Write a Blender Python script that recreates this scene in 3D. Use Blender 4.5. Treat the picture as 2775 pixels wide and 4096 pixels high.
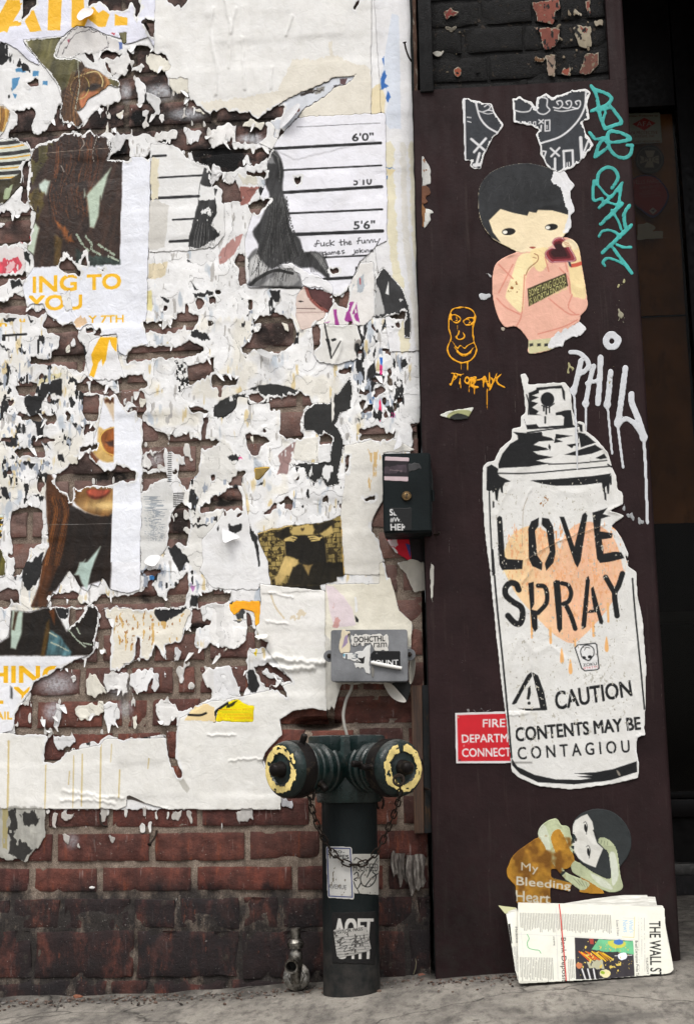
import bpy, bmesh, math, random
import numpy as np
from mathutils import Vector, Matrix

random.seed(7)
for o in list(bpy.data.objects):
    bpy.data.objects.remove(o)
scene = bpy.context.scene
COL = scene.collection

# ------------------------------------------------------------------ camera
F_PX = 5200.0
TILT, YAW, ROLL = math.radians(11.3), math.radians(4.8),-0.014
CAM = np.array([0.0,-2.82,0.45])
fw = np.array([-math.sin(YAW) * math.cos(TILT), math.cos(YAW) * math.cos(TILT), math.sin(TILT)])
_r = np.array([math.cos(YAW), math.sin(YAW),0.0])
_u = np.cross(_r, fw)
rt = math.cos(ROLL) * _r + math.sin(ROLL) * _u
up = -math.sin(ROLL) * _r + math.cos(ROLL) * _u
cam_data = bpy.data.cameras.new('camera')
cam = bpy.data.objects.new('camera', cam_data)
COL.objects.link(cam)
cam_data.sensor_fit = 'VERTICAL'
cam_data.sensor_height = 36.0
cam_data.lens = 36.0 * F_PX / 4096.0
cam_data.clip_start = 0.05
cam_data.clip_end = 500.0
cam.matrix_world = Matrix(((rt[0], up[0], -fw[0], CAM[0]),(rt[1], up[1], -fw[1], CAM[1]),
                           (rt[2], up[2], -fw[2], CAM[2]),(0,0,0,1)))
scene.camera = cam
scene.render.resolution_x = 693
scene.render.resolution_y = 1024

# ------------------------------------------------------------------ light
world = bpy.data.worlds.new('World')
scene.world = world
world.use_nodes = True
nt = world.node_tree
sky = nt.nodes.new('ShaderNodeTexSky')
sky.sky_type = 'NISHITA'
sky.sun_disc = False
SUN_EL, SUN_AZ = math.radians(56), math.radians(-28)     # azimuth measured from the camera's side of the wall
sky.sun_elevation = SUN_EL
sky.sun_rotation = math.radians(180 - 28)
sky.air_density = 1.0
sky.dust_density = 4.0
sky.ozone_density = 1.0
hsv = nt.nodes.new('ShaderNodeHueSaturation')
hsv.inputs['Saturation'].default_value = 0.25            # overcast: a nearly neutral sky
nt.links.new(sky.outputs[0], hsv.inputs['Color'])
bg = nt.nodes['Background']
nt.links.new(hsv.outputs[0], bg.inputs[0])
bg.inputs[1].default_value = 0.10
sun_data = bpy.data.lights.new('sun', 'SUN')
sun_data.energy = 1.3
sun_data.angle = math.radians(22)
sun_data.color = (1.0,0.97,0.92)
sun = bpy.data.objects.new('sun', sun_data)
COL.objects.link(sun)
sd = Vector((math.sin(SUN_AZ) * math.cos(SUN_EL), -math.cos(SUN_AZ) * math.cos(SUN_EL), math.sin(SUN_EL)))
sun.rotation_euler = sd.to_track_quat('Z', 'Y').to_euler()
sun.location = (-1,-3,4)
vs = scene.view_settings
vs.view_transform = 'Standard'
vs.look = 'None'
vs.gamma = 1.0
vs.use_curve_mapping = False
vs.exposure = 0.77

# ------------------------------------------------------------------ pixel <-> place
def ray(px, py):
    px = np.asarray(px, float); py = np.asarray(py, float)
    return fw + ((px - 1387.5) / F_PX)[..., None] * rt + ((2048.0 - py) / F_PX)[..., None] * up
def un(px, py, Y=0.0):
    """point of the vertical plane at depth Y that the photograph shows at a pixel"""
    d = ray(px, py)
    t = (np.asarray(Y, float) - CAM[1]) / d[..., 1]
    return CAM + d * t[..., None]
def at(px, py, Y=0.0):
    return Vector(un(np.array(px), np.array(py), Y))
def proj(P):
    v = np.asarray(P, float) - CAM
    z = v @ fw
    return 1387.5 + F_PX * (v @ rt) / z, 2048 - F_PX * (v @ up) / z

CR = {'A': (0,0,900), 'B': (850,0,900), 'C': (0,750,900), 'D': (850,750,900), 'E': (0,1500,900), 'F': (850,1500,900),
      'G': (0,2250,900), 'H': (850,2250,900), 'I': (0,3000,900), 'J': (850,2800,900), 'K': (850,3400,900),
      'a': (1600,0,1175), 'b': (1650,600,1125), 'c': (1650,1400,1125), 'd': (1650,2200,1125), 'e': (1650,3200,1125),
      'f': (1640,0,860), 'S': (0,0,1574)}
def P(c, *pts):
    x0, y0, w = CR[c]
    s = w / 1574.0
    return [(x0 + x * s, y0 + y * s) for x, y in pts]
def sc(c):
    return CR[c][2] / 1574.0

# ------------------------------------------------------------------ objects
def tag(o, label=None, cat=None, group=None, kind=None):
    if label: o['label'] = label
    if cat: o['category'] = cat
    if group: o['group'] = group
    if kind: o['kind'] = kind
    return o
def empty(name, loc, label=None, cat=None, group=None):
    o = bpy.data.objects.new(name, None)
    o.empty_display_size = 0.05
    COL.objects.link(o)
    o.location = loc
    return tag(o, label, cat, group)
def link(name, me, mat=None, parent=None):
    o = bpy.data.objects.new(name, me)
    COL.objects.link(o)
    if mat is not None and not me.materials:
        me.materials.append(mat)
    if parent is not None:
        o.parent = parent
        pl, q = Vector((0,0,0)), parent
        while q is not None:
            pl += q.location; q = q.parent
        o.location = -pl          # geometry is written in world coordinates
    return o
def from_bm(name, bm, mat=None, parent=None, smooth=True, angle=40):
    me = bpy.data.meshes.new(name)
    bm.normal_update()
    bm.to_mesh(me); bm.free()
    if smooth:
        for p in me.polygons: p.use_smooth = True
        me.set_sharp_from_angle(angle=math.radians(angle))
    return link(name, me, mat, parent)

def add_box(bm, c, s, bevel=0.0, rot=None, seg=2):
    r = bmesh.ops.create_cube(bm, size=1.0)
    vs_ = r['verts']
    M = Matrix.Translation(Vector(c)) @ (rot.to_4x4() if rot else Matrix.Identity(4)) @ Matrix.Diagonal((s[0], s[1], s[2], 1))
    bmesh.ops.transform(bm, matrix=M, verts=vs_)
    if bevel:
        es = list({e for v in vs_ for e in v.link_edges})
        bmesh.ops.bevel(bm, geom=es, offset=bevel, segments=seg, affect='EDGES', profile=0.5)
def basis(axis, upv=(0,0,1)):
    w = Vector(axis).normalized()
    u = Vector(upv).cross(w)
    if u.length < 1e-4: u = Vector((1,0,0)).cross(w)
    u.normalize()
    v = w.cross(u)
    return u, v, w
def add_lathe(bm, o, axis, prof, n=40, cap0=True, cap1=True, wob=0.0):
    u, v, w = basis(axis)
    o = Vector(o)
    rings = []
    for (h, r) in prof:
        ring = []
        for i in range(n):
            a = 2 * math.pi * i / n
            rr = r * (1 + wob * math.sin(3 * a + h * 90))
            ring.append(bm.verts.new(o + w * h + (u * math.cos(a) + v * math.sin(a)) * rr))
        rings.append(ring)
    for a, b in zip(rings, rings[1:]):
        for i in range(n):
            bm.faces.new((a[i], a[(i + 1) % n], b[(i + 1) % n], b[i]))
    if cap0: bm.faces.new(list(reversed(rings[0])))
    if cap1: bm.faces.new(rings[-1])
def add_tube(bm, pts, r, n=8, closed=False, ry=None):
    pts = [Vector(p) for p in pts]
    m = len(pts)
    rings = []
    prev = None
    for i, p in enumerate(pts):
        if closed: t = pts[(i + 1) % m] - pts[i - 1]
        else: t = pts[min(i + 1, m - 1)] - pts[max(i - 1,0)]
        t.normalize()
        if prev is None:
            u = t.orthogonal().normalized()
        else:
            u = (prev - t * prev.dot(t)).normalized()
        prev = u
        v = t.cross(u)
        rr = r[i] if isinstance(r, (list, tuple)) else r
        rings.append([bm.verts.new(p + (u * math.cos(2 * math.pi * k / n) + v * math.sin(2 * math.pi * k / n)) * rr) for k in range(n)])
    rg = list(zip(rings, rings[1:])) + ([(rings[-1], rings[0])] if closed else [])
    for a, b in rg:
        for k in range(n):
            bm.faces.new((a[k], a[(k + 1) % n], b[(k + 1) % n], b[k]))
    if not closed:
        bm.faces.new(list(reversed(rings[0]))); bm.faces.new(rings[-1])
def add_prism(bm, poly, n, th):
    """polygon of 3-D points extruded by th along n"""
    n = Vector(n).normalized() * th
    a = [bm.verts.new(Vector(p)) for p in poly]
    b = [bm.verts.new(Vector(p) + n) for p in poly]
    bm.faces.new(a); bm.faces.new(list(reversed(b)))
    k = len(poly)
    for i in range(k):
        bm.faces.new((a[i], b[i], b[(i + 1) % k], a[(i + 1) % k]))
    bmesh.ops.recalc_face_normals(bm, faces=bm.faces)

# ------------------------------------------------------------------ materials
def srgb(c):
    return tuple(((x + 0.055) / 1.055) ** 2.4 if x > 0.04045 else x / 12.92 for x in c)
def new_mat(name):
    m = bpy.data.materials.new(name)
    m.use_nodes = True
    t = m.node_tree
    b = t.nodes['Principled BSDF']
    return m, t, b
def nn(t, typ, **kw):
    n = t.nodes.new(typ)
    for k, v in kw.items():
        if k in n.inputs: n.inputs[k].default_value = v
        else: setattr(n, k, v)
    return n
def position(t, scale=(1,1,1)):
    g = nn(t, 'ShaderNodeNewGeometry')
    m = nn(t, 'ShaderNodeMapping')
    m.inputs['Scale'].default_value = scale
    t.links.new(g.outputs['Position'], m.inputs['Vector'])
    return m.outputs[0]
def noise(t, vec, scale, detail=5, rough=0.6):
    n = nn(t, 'ShaderNodeTexNoise', Scale=scale, Detail=detail, Roughness=rough)
    t.links.new(vec, n.inputs['Vector'])
    return n.outputs['Fac']
def ramp(t, fac, stops, interp='LINEAR'):
    r = nn(t, 'ShaderNodeValToRGB')
    e = r.color_ramp.elements
    r.color_ramp.interpolation = interp
    while len(e) < len(stops): e.new(0.5)
    for el, (p, c) in zip(e, stops):
        el.position = p
        el.color = (*c, 1) if len(c) == 3 else c
    t.links.new(fac, r.inputs[0])
    return r.outputs[0]
def mix(t, fac, a, b, mode='MIX'):
    m = nn(t, 'ShaderNodeMix', data_type='RGBA', blend_type=mode)
    for s, v in ((0, fac),(6, a),(7, b)):
        if hasattr(v, 'is_linked'): t.links.new(v, m.inputs[s])
        elif s == 0: m.inputs[0].default_value = v
        else: m.inputs[s].default_value = (*v, 1)
    return m.outputs[2]
def math_n(t, op, a, b=0.0):
    m = nn(t, 'ShaderNodeMath', operation=op)
    for i, v in enumerate((a, b)):
        if hasattr(v, 'is_linked'): t.links.new(v, m.inputs[i])
        else: m.inputs[i].default_value = v
    return m.outputs[0]
def bump(t, b, h, dist, strength=1.0):
    n = nn(t, 'ShaderNodeBump', Strength=strength, Distance=dist)
    t.links.new(h, n.inputs['Height'])
    t.links.new(n.outputs[0], b.inputs['Normal'])
def band(t, axis_out, lo, hi):
    r = nn(t, 'ShaderNodeMapRange', interpolation_type='SMOOTHSTEP')
    r.inputs['From Min'].default_value = lo; r.inputs['From Max'].default_value = hi
    t.links.new(axis_out, r.inputs['Value'])
    return r.outputs[0]
def blob(t, c, r, soft=1.0):
    """a stain with its own place: 1 inside an ellipsoid fading outwards"""
    g = nn(t, 'ShaderNodeNewGeometry')
    s = nn(t, 'ShaderNodeVectorMath', operation='SUBTRACT'); s.inputs[1].default_value = c
    t.links.new(g.outputs['Position'], s.inputs[0])
    d = nn(t, 'ShaderNodeVectorMath', operation='DIVIDE'); d.inputs[1].default_value = r
    t.links.new(s.outputs[0], d.inputs[0])
    l = nn(t, 'ShaderNodeVectorMath', operation='LENGTH')
    t.links.new(d.outputs[0], l.inputs[0])
    m = nn(t, 'ShaderNodeMapRange', interpolation_type='SMOOTHSTEP')
    m.inputs['From Min'].default_value = 1.0; m.inputs['From Max'].default_value = max(0.0,1.0 - soft)
    t.links.new(l.outputs['Value'], m.inputs['Value'])
    return m.outputs[0]

def wall_stains(t, col):
    """soot, black overpaint, white spray mist and road tar that lie on this wall, bricks and joints alike; also painted shade in the cavity"""
    p = position(t)
    sep = nn(t, 'ShaderNodeSeparateXYZ'); t.links.new(p, sep.inputs[0])
    n1 = noise(t, p, 14,6,0.65)
    # upper part has once been painted over in black, worn through
    f = math_n(t, 'MULTIPLY', band(t, sep.outputs[2], 1.70,1.84), ramp(t, n1, [(0.40,(0,0,0)),(0.56,(1,1,1))]))
    col = mix(t, math_n(t, 'MULTIPLY', f, 0.85), col, (0.012,0.0115,0.012))
    f = math_n(t, 'MULTIPLY', band(t, sep.outputs[2], 1.0,1.4), ramp(t, noise(t, position(t, (1,1,1.6)),9,5), [(0.50,(0,0,0)),(0.62,(1,1,1))]))
    col = mix(t, math_n(t, 'MULTIPLY', f, 0.7), col, (0.016,0.014,0.014))
    for c, r, k in BLACK_STAINS_SHADE:
        f = math_n(t, 'MULTIPLY', blob(t, c, r, 0.6), ramp(t, n1, [(0.34,(0.1,0.1,0.1)),(0.5,(1,1,1))]))
        col = mix(t, math_n(t, 'MULTIPLY', f, k), col, (0.007,0.007,0.0075))
    # tar and grime of the plinth, dripping unevenly
    zz = math_n(t, 'ADD', sep.outputs[2], math_n(t, 'MULTIPLY', math_n(t, 'SUBTRACT', noise(t, position(t, (1,1,0.35)),16,4),0.5),0.16))
    f = math_n(t, 'MULTIPLY', band(t, zz, 0.235,0.185), ramp(t, noise(t, position(t, (1.0,1,0.4)),22,7,0.7), [(0.34,(0.3,0.3,0.3)),(0.50,(1,1,1))]))
    col = mix(t, math_n(t, 'MULTIPLY', f, 0.90), col, (0.015,0.015,0.0165))
    # dark vertical run-off
    f = math_n(t, 'MULTIPLY', band(t, sep.outputs[2], 0.62,0.2), ramp(t, noise(t, position(t, (1,1,0.07)),38,4), [(0.5,(0,0,0)),(0.66,(1,1,1))]))
    col = mix(t, math_n(t, 'MULTIPLY', f, 0.42), col, (0.016,0.013,0.013))
    for c, r, k in STAINS_SPRAY:
        f = math_n(t, 'MULTIPLY', blob(t, c, r, 0.9), ramp(t, noise(t, p, 160,3), [(0.3,(0.35,0.35,0.35)),(0.62,(1,1,1))]))
        col = mix(t, math_n(t, 'MULTIPLY', f, k), col, (0.62,0.64,0.68))
    # grey-green mould and pale salts on the plinth
    f = math_n(t, 'MULTIPLY', band(t, sep.outputs[2], 0.24,0.16), ramp(t, noise(t, position(t, (1,1,0.5)),34,7,0.75), [(0.60,(0,0,0)),(0.70,(1,1,1))]))
    col = mix(t, math_n(t, 'MULTIPLY', f, 0.5), col, (0.085,0.078,0.058))
    f = math_n(t, 'MULTIPLY', band(t, sep.outputs[2], 0.24,0.16), ramp(t, noise(t, position(t, (1,1,0.3)),70,5,0.7), [(0.63,(0,0,0)),(0.69,(1,1,1))]))
    col = mix(t, math_n(t, 'MULTIPLY', f, 0.6), col, (0.15,0.05,0.028))
    # small white specks of old paste
    f = ramp(t, noise(t, p, 240,2), [(0.69,(0,0,0)),(0.74,(1,1,1))])
    col = mix(t, math_n(t, 'MULTIPLY', f, 0.35), col, (0.5,0.48,0.45))
    return col

def ell(c, x, y, rx, ry, k):
    """ellipse given on the wall in photo pixels -> place, radii"""
    (a, b), = P(c, (x, y))
    s = sc(c)
    q = at(a, b, -0.008)
    return ((q.x, q.y, q.z),(rx * s * 0.00054,0.08, ry * s * 0.00056), k)
BLACK_STAINS_SHADE = [ell('A', 880,830,330,120,1.0), ell('A', 1500,1080,300,110,1.0), ell('B', 150,1130,330,130,1.0),
                ell('A', 830,1050,110,80,1.0), ell('E', 780,710,230,70,0.95), ell('E', 560,660,160,110,0.7),
                ell('D', 420,1020,230,150,0.85), ell('F', 60,880,200,60,0.95), ell('E', 1260,1050,110,190,0.9),
                ell('G', 1040,240,110,60,0.9), ell('C', 150,300,130,110,0.6), ell('E', 170,1010,120,60,0.5),
                ell('G', 1380,450,130,50,0.9), ell('F', 1440,1200,130,180,0.5), ell('J', 720,170,130,45,1.0),  # the J entry paints shade into the cavity above the standpipe
                ell('A', 250,880,260,90,0.35)]
STAINS_SPRAY = [ell('A', 1130,640,230,90,0.75), ell('A', 1320,790,200,70,0.7), ell('A', 880,640,60,110,0.7), ell('B', 260,960,130,50,1.0),
                ell('B', 340,990,110,40,0.8), ell('G', 400,850,190,110,0.55), ell('G', 830,860,140,120,0.6),
                ell('G', 370,1040,100,90,0.6), ell('G', 870,1020,80,90,0.5), ell('E', 1090,590,90,70,0.5), ell('I', 500,640,70,70,0.3)]

def brick_material():
    m, t, b = new_mat('old_red_brick')
    oi = nn(t, 'ShaderNodeObjectInfo')
    base = ramp(t, oi.outputs['Random'], [(0.0,(0.135,0.041,0.030)),(0.3,(0.080,0.029,0.025)),(0.55,(0.150,0.050,0.035)),(0.8,(0.060,0.026,0.024)),(1.0,(0.195,0.066,0.042))])
    p = position(t)
    n1 = noise(t, p, 35,8,0.7)
    n2 = noise(t, position(t, (1,1,0.2)),60,5,0.65)
    base = mix(t, 0.75, base, ramp(t, n1, [(0.28,(0.25,0.24,0.24)),(0.5,(0.95,0.95,0.95)),(0.72,(1.9,1.7,1.55))]), 'MULTIPLY')
    base = mix(t, ramp(t, n2, [(0.58,(0,0,0)),(0.74,(1,1,1))]), base, (0.22,0.058,0.028))
    base = mix(t, ramp(t, noise(t, p, 11,5), [(0.5,(0,0,0)),(0.75,(0.75,0.75,0.75))]), base, (0.036,0.025,0.023))
    base = mix(t, ramp(t, noise(t, position(t, (1,1,0.12)),110,3), [(0.64,(0,0,0)),(0.76,(0.55,0.55,0.55))]), base, (0.38,0.32,0.30))
    sep = nn(t, 'ShaderNodeSeparateXYZ'); t.links.new(p, sep.inputs[0])
    base = mix(t, math_n(t, 'MULTIPLY', math_n(t, 'ADD', math_n(t, 'MULTIPLY', band(t, sep.outputs[2], 0.45,1.0),0.9),0.08), ramp(t, noise(t, p, 24,6), [(0.3,(0.35,) * 3),(0.6,(0.85,) * 3)])), base, (0.205,0.140,0.122))     # grey film of old paste
    t.links.new(wall_stains(t, base), b.inputs['Base Color'])
    b.inputs['Roughness'].default_value = 0.85
    b.inputs['Specular IOR Level'].default_value = 0.2
    h = math_n(t, 'ADD', noise(t, p, 130,8,0.75), math_n(t, 'MULTIPLY', noise(t, p, 30,4),1.2))
    bump(t, b, h, 0.004,0.9)
    return m
def mortar_material():
    m, t, b = new_mat('lime_mortar')
    p = position(t)
    c = ramp(t, noise(t, p, 45,8,0.7), [(0.3,(0.15,0.115,0.09)),(0.5,(0.28,0.22,0.175)),(0.7,(0.42,0.345,0.28))])
    c = mix(t, ramp(t, noise(t, p, 420,3), [(0.35,(0.7,0.7,0.7)),(0.6,(0,0,0))]), c, (0.06,0.048,0.04))
    t.links.new(wall_stains(t, c), b.inputs['Base Color'])
    b.inputs['Roughness'].default_value = 0.95
    b.inputs['Specular IOR Level'].default_value = 0.15
    bump(t, b, math_n(t, 'ADD', noise(t, p, 260,6,0.8), math_n(t, 'MULTIPLY', noise(t, p, 70,4),1.5)),0.003,0.8)
    return m
def print_material(name, rough=0.75, grain=0.10, bumpd=0.0006, coat=0.0):
    """paper or paint whose flat print is stored per face in the attribute 'print'"""
    m, t, b = new_mat(name)
    a = nn(t, 'ShaderNodeAttribute', attribute_name='print')
    p = position(t)
    f = ramp(t, noise(t, p, 500,4,0.7), [(0.3,(1 - grain,) * 3),(0.7,(1.0,) * 3)])
    c = mix(t, 1.0, a.outputs['Color'], f, 'MULTIPLY')
    c = mix(t, 0.6, c, ramp(t, noise(t, p, 26,6,0.65), [(0.3,(0.86,0.85,0.82)),(0.6,(1,1,1))]), 'MULTIPLY')
    f = ramp(t, noise(t, p, 330,2), [(0.715,(0,0,0)),(0.745,(1,1,1))])
    c = mix(t, math_n(t, 'MULTIPLY', f, 0.28), c, (0.05,0.045,0.04))
    t.links.new(c, b.inputs['Base Color'])
    b.inputs['Roughness'].default_value = rough
    b.inputs['Specular IOR Level'].default_value = 0.25
    b.inputs['Coat Weight'].default_value = coat
    b.inputs['Coat Roughness'].default_value = 0.25
    w = nn(t, 'ShaderNodeTexNoise', Scale=42, Detail=5, Roughness=0.55, Distortion=1.2)
    t.links.new(p, w.inputs['Vector'])
    h = math_n(t, 'ADD', math_n(t, 'MULTIPLY', w.outputs['Fac'], 2.0), math_n(t, 'MULTIPLY', noise(t, p, 200,4),0.5))
    bump(t, b, h, bumpd * 3,0.38)
    return m
def paint_metal(name, base, worn, rough=0.45, amount=0.6, scale=30, bumpd=0.0012, metallic=0.0, streak=(1,1,1), spec=0.12):
    m, t, b = new_mat(name)
    p = position(t, streak)
    f = ramp(t, noise(t, p, scale, 8,0.7), [(amount, (0,0,0)),(min(amount + 0.10,1),(1,1,1))])
    c = mix(t, ramp(t, noise(t, position(t), scale * 0.4,4), [(0.3,(0.7,0.7,0.7)),(0.7,(1.25,1.25,1.25))]),(0,0,0), base, 'MULTIPLY')
    c = mix(t, 1.0, base, ramp(t, noise(t, position(t), scale * 0.4,4), [(0.3,(0.65,0.65,0.65)),(0.7,(1.3,1.3,1.3))]), 'MULTIPLY')
    c = mix(t, f, c, worn)
    t.links.new(c, b.inputs['Base Color'])
    r = ramp(t, noise(t, p, scale * 2,5), [(0.3,(rough - 0.12,) * 3),(0.7,(min(1, rough + 0.2),) * 3)])
    t.links.new(r, b.inputs['Roughness'])
    b.inputs['Metallic'].default_value = metallic
    b.inputs['Specular IOR Level'].default_value = spec
    bump(t, b, math_n(t, 'ADD', noise(t, position(t), scale * 5,6), math_n(t, 'MULTIPLY', f, 0.6)), bumpd, 0.8)
    return m
# ------------------------------------------------------------------ collage canvas: torn sheets traced cell by cell
def vnoise(X, Y, wx, wy, seed):
    rng = np.random.RandomState(seed)
    L = rng.rand(128,128).astype(np.float32)
    u = X / wx + 1000.0; v = Y / wy + 1000.0
    iu = np.floor(u).astype(int); iv = np.floor(v).astype(int)
    fu = (u - iu).astype(np.float32); fv = (v - iv).astype(np.float32)
    fu = fu * fu * (3 - 2 * fu); fv = fv * fv * (3 - 2 * fv)
    a = L[iv % 128, iu % 128]; b = L[iv % 128,(iu + 1) % 128]
    c = L[(iv + 1) % 128, iu % 128]; d = L[(iv + 1) % 128,(iu + 1) % 128]
    return (a * (1 - fu) + b * fu) * (1 - fv) + (c * (1 - fu) + d * fu) * fv
def fnoise(X, Y, w, seed, octs=4, asp=1.0, gain=0.55):
    s = 0; k = 1.0; tot = 0
    for i in range(octs):
        s = s + k * vnoise(X, Y, w / 2 ** i, w * asp / 2 ** i, seed + 17 * i)
        tot += k; k *= gain
    return s / tot
def blur(A, r, it=2):
    for _ in range(it):
        for ax in (0,1):
            pad = [(0,0),(0,0)]; pad[ax] = (r + 1, r)
            c = np.cumsum(np.pad(A, pad, mode='edge'), axis=ax)
            n = A.shape[ax]
            A = (np.take(c, range(2 * r + 1, n + 2 * r + 1), axis=ax) - np.take(c, range(0, n), axis=ax)) / (2 * r + 1)
    return A
def grow(M, r):
    """grow a mask (or the max of an array) by r cells"""
    A = M.copy()
    for _ in range(r):
        B = A.copy()
        B[1:] = np.maximum(B[1:], A[:-1]); B[:-1] = np.maximum(B[:-1], A[1:])
        C = B.copy()
        C[:, 1:] = np.maximum(C[:, 1:], B[:, :-1]); C[:, :-1] = np.maximum(C[:, :-1], B[:, 1:])
        A = C
    return A
def smooth_path(pts, n=6, closed=False):
    p = [np.array(q, float) for q in pts]
    if len(p) < 3: return pts
    if closed: p = [p[-1]] + p + [p[0], p[1]]
    else: p = [2 * p[0] - p[1]] + p + [2 * p[-1] - p[-2]]
    out = []
    for i in range(1, len(p) - 2):
        for k in range(n):
            t = k / n
            out.append(tuple(0.5 * (2 * p[i] + (p[i + 1] - p[i - 1]) * t + (2 * p[i - 1] - 5 * p[i] + 4 * p[i + 1] - p[i + 2]) * t * t + (3 * p[i] - p[i - 1] - 3 * p[i + 1] + p[i + 2]) * t ** 3)))
    if not closed: out.append(tuple(p[-2]))
    return out
def oval(c, x, y, rx, ry, rot=0.0, n=24):
    s = [(x + rx * math.cos(a) * math.cos(rot) - ry * math.sin(a) * math.sin(rot), y + rx * math.cos(a) * math.sin(rot) + ry * math.sin(a) * math.cos(rot))
         for a in [2 * math.pi * i / n for i in range(n)]]
    return P(c, *s)

_TXT = {}
def text_tris(s, bold=0.0):
    if (s, bold) in _TXT: return _TXT[(s, bold)]
    cu = bpy.data.curves.new('lettering', 'FONT')
    cu.body = s; cu.offset = bold; cu.resolution_u = 3
    ob = bpy.data.objects.new('lettering', cu)
    COL.objects.link(ob)
    dg = bpy.context.evaluated_depsgraph_get()
    dg.update()
    me = bpy.data.meshes.new_from_object(ob.evaluated_get(dg))
    me.calc_loop_triangles()
    v = np.array([q.co[:2] for q in me.vertices])
    t = np.array([l.vertices[:] for l in me.loop_triangles])
    bpy.data.objects.remove(ob); bpy.data.curves.remove(cu); bpy.data.meshes.remove(me)
    if len(v):
        mn, mx = v.min(0), v.max(0)
        v = (v - mn) / np.maximum(mx - mn, 1e-6)
        _TXT[(s, bold)] = (v, t)
        return v, t
    return np.zeros((0,2)), np.zeros((0,3), int)

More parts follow.
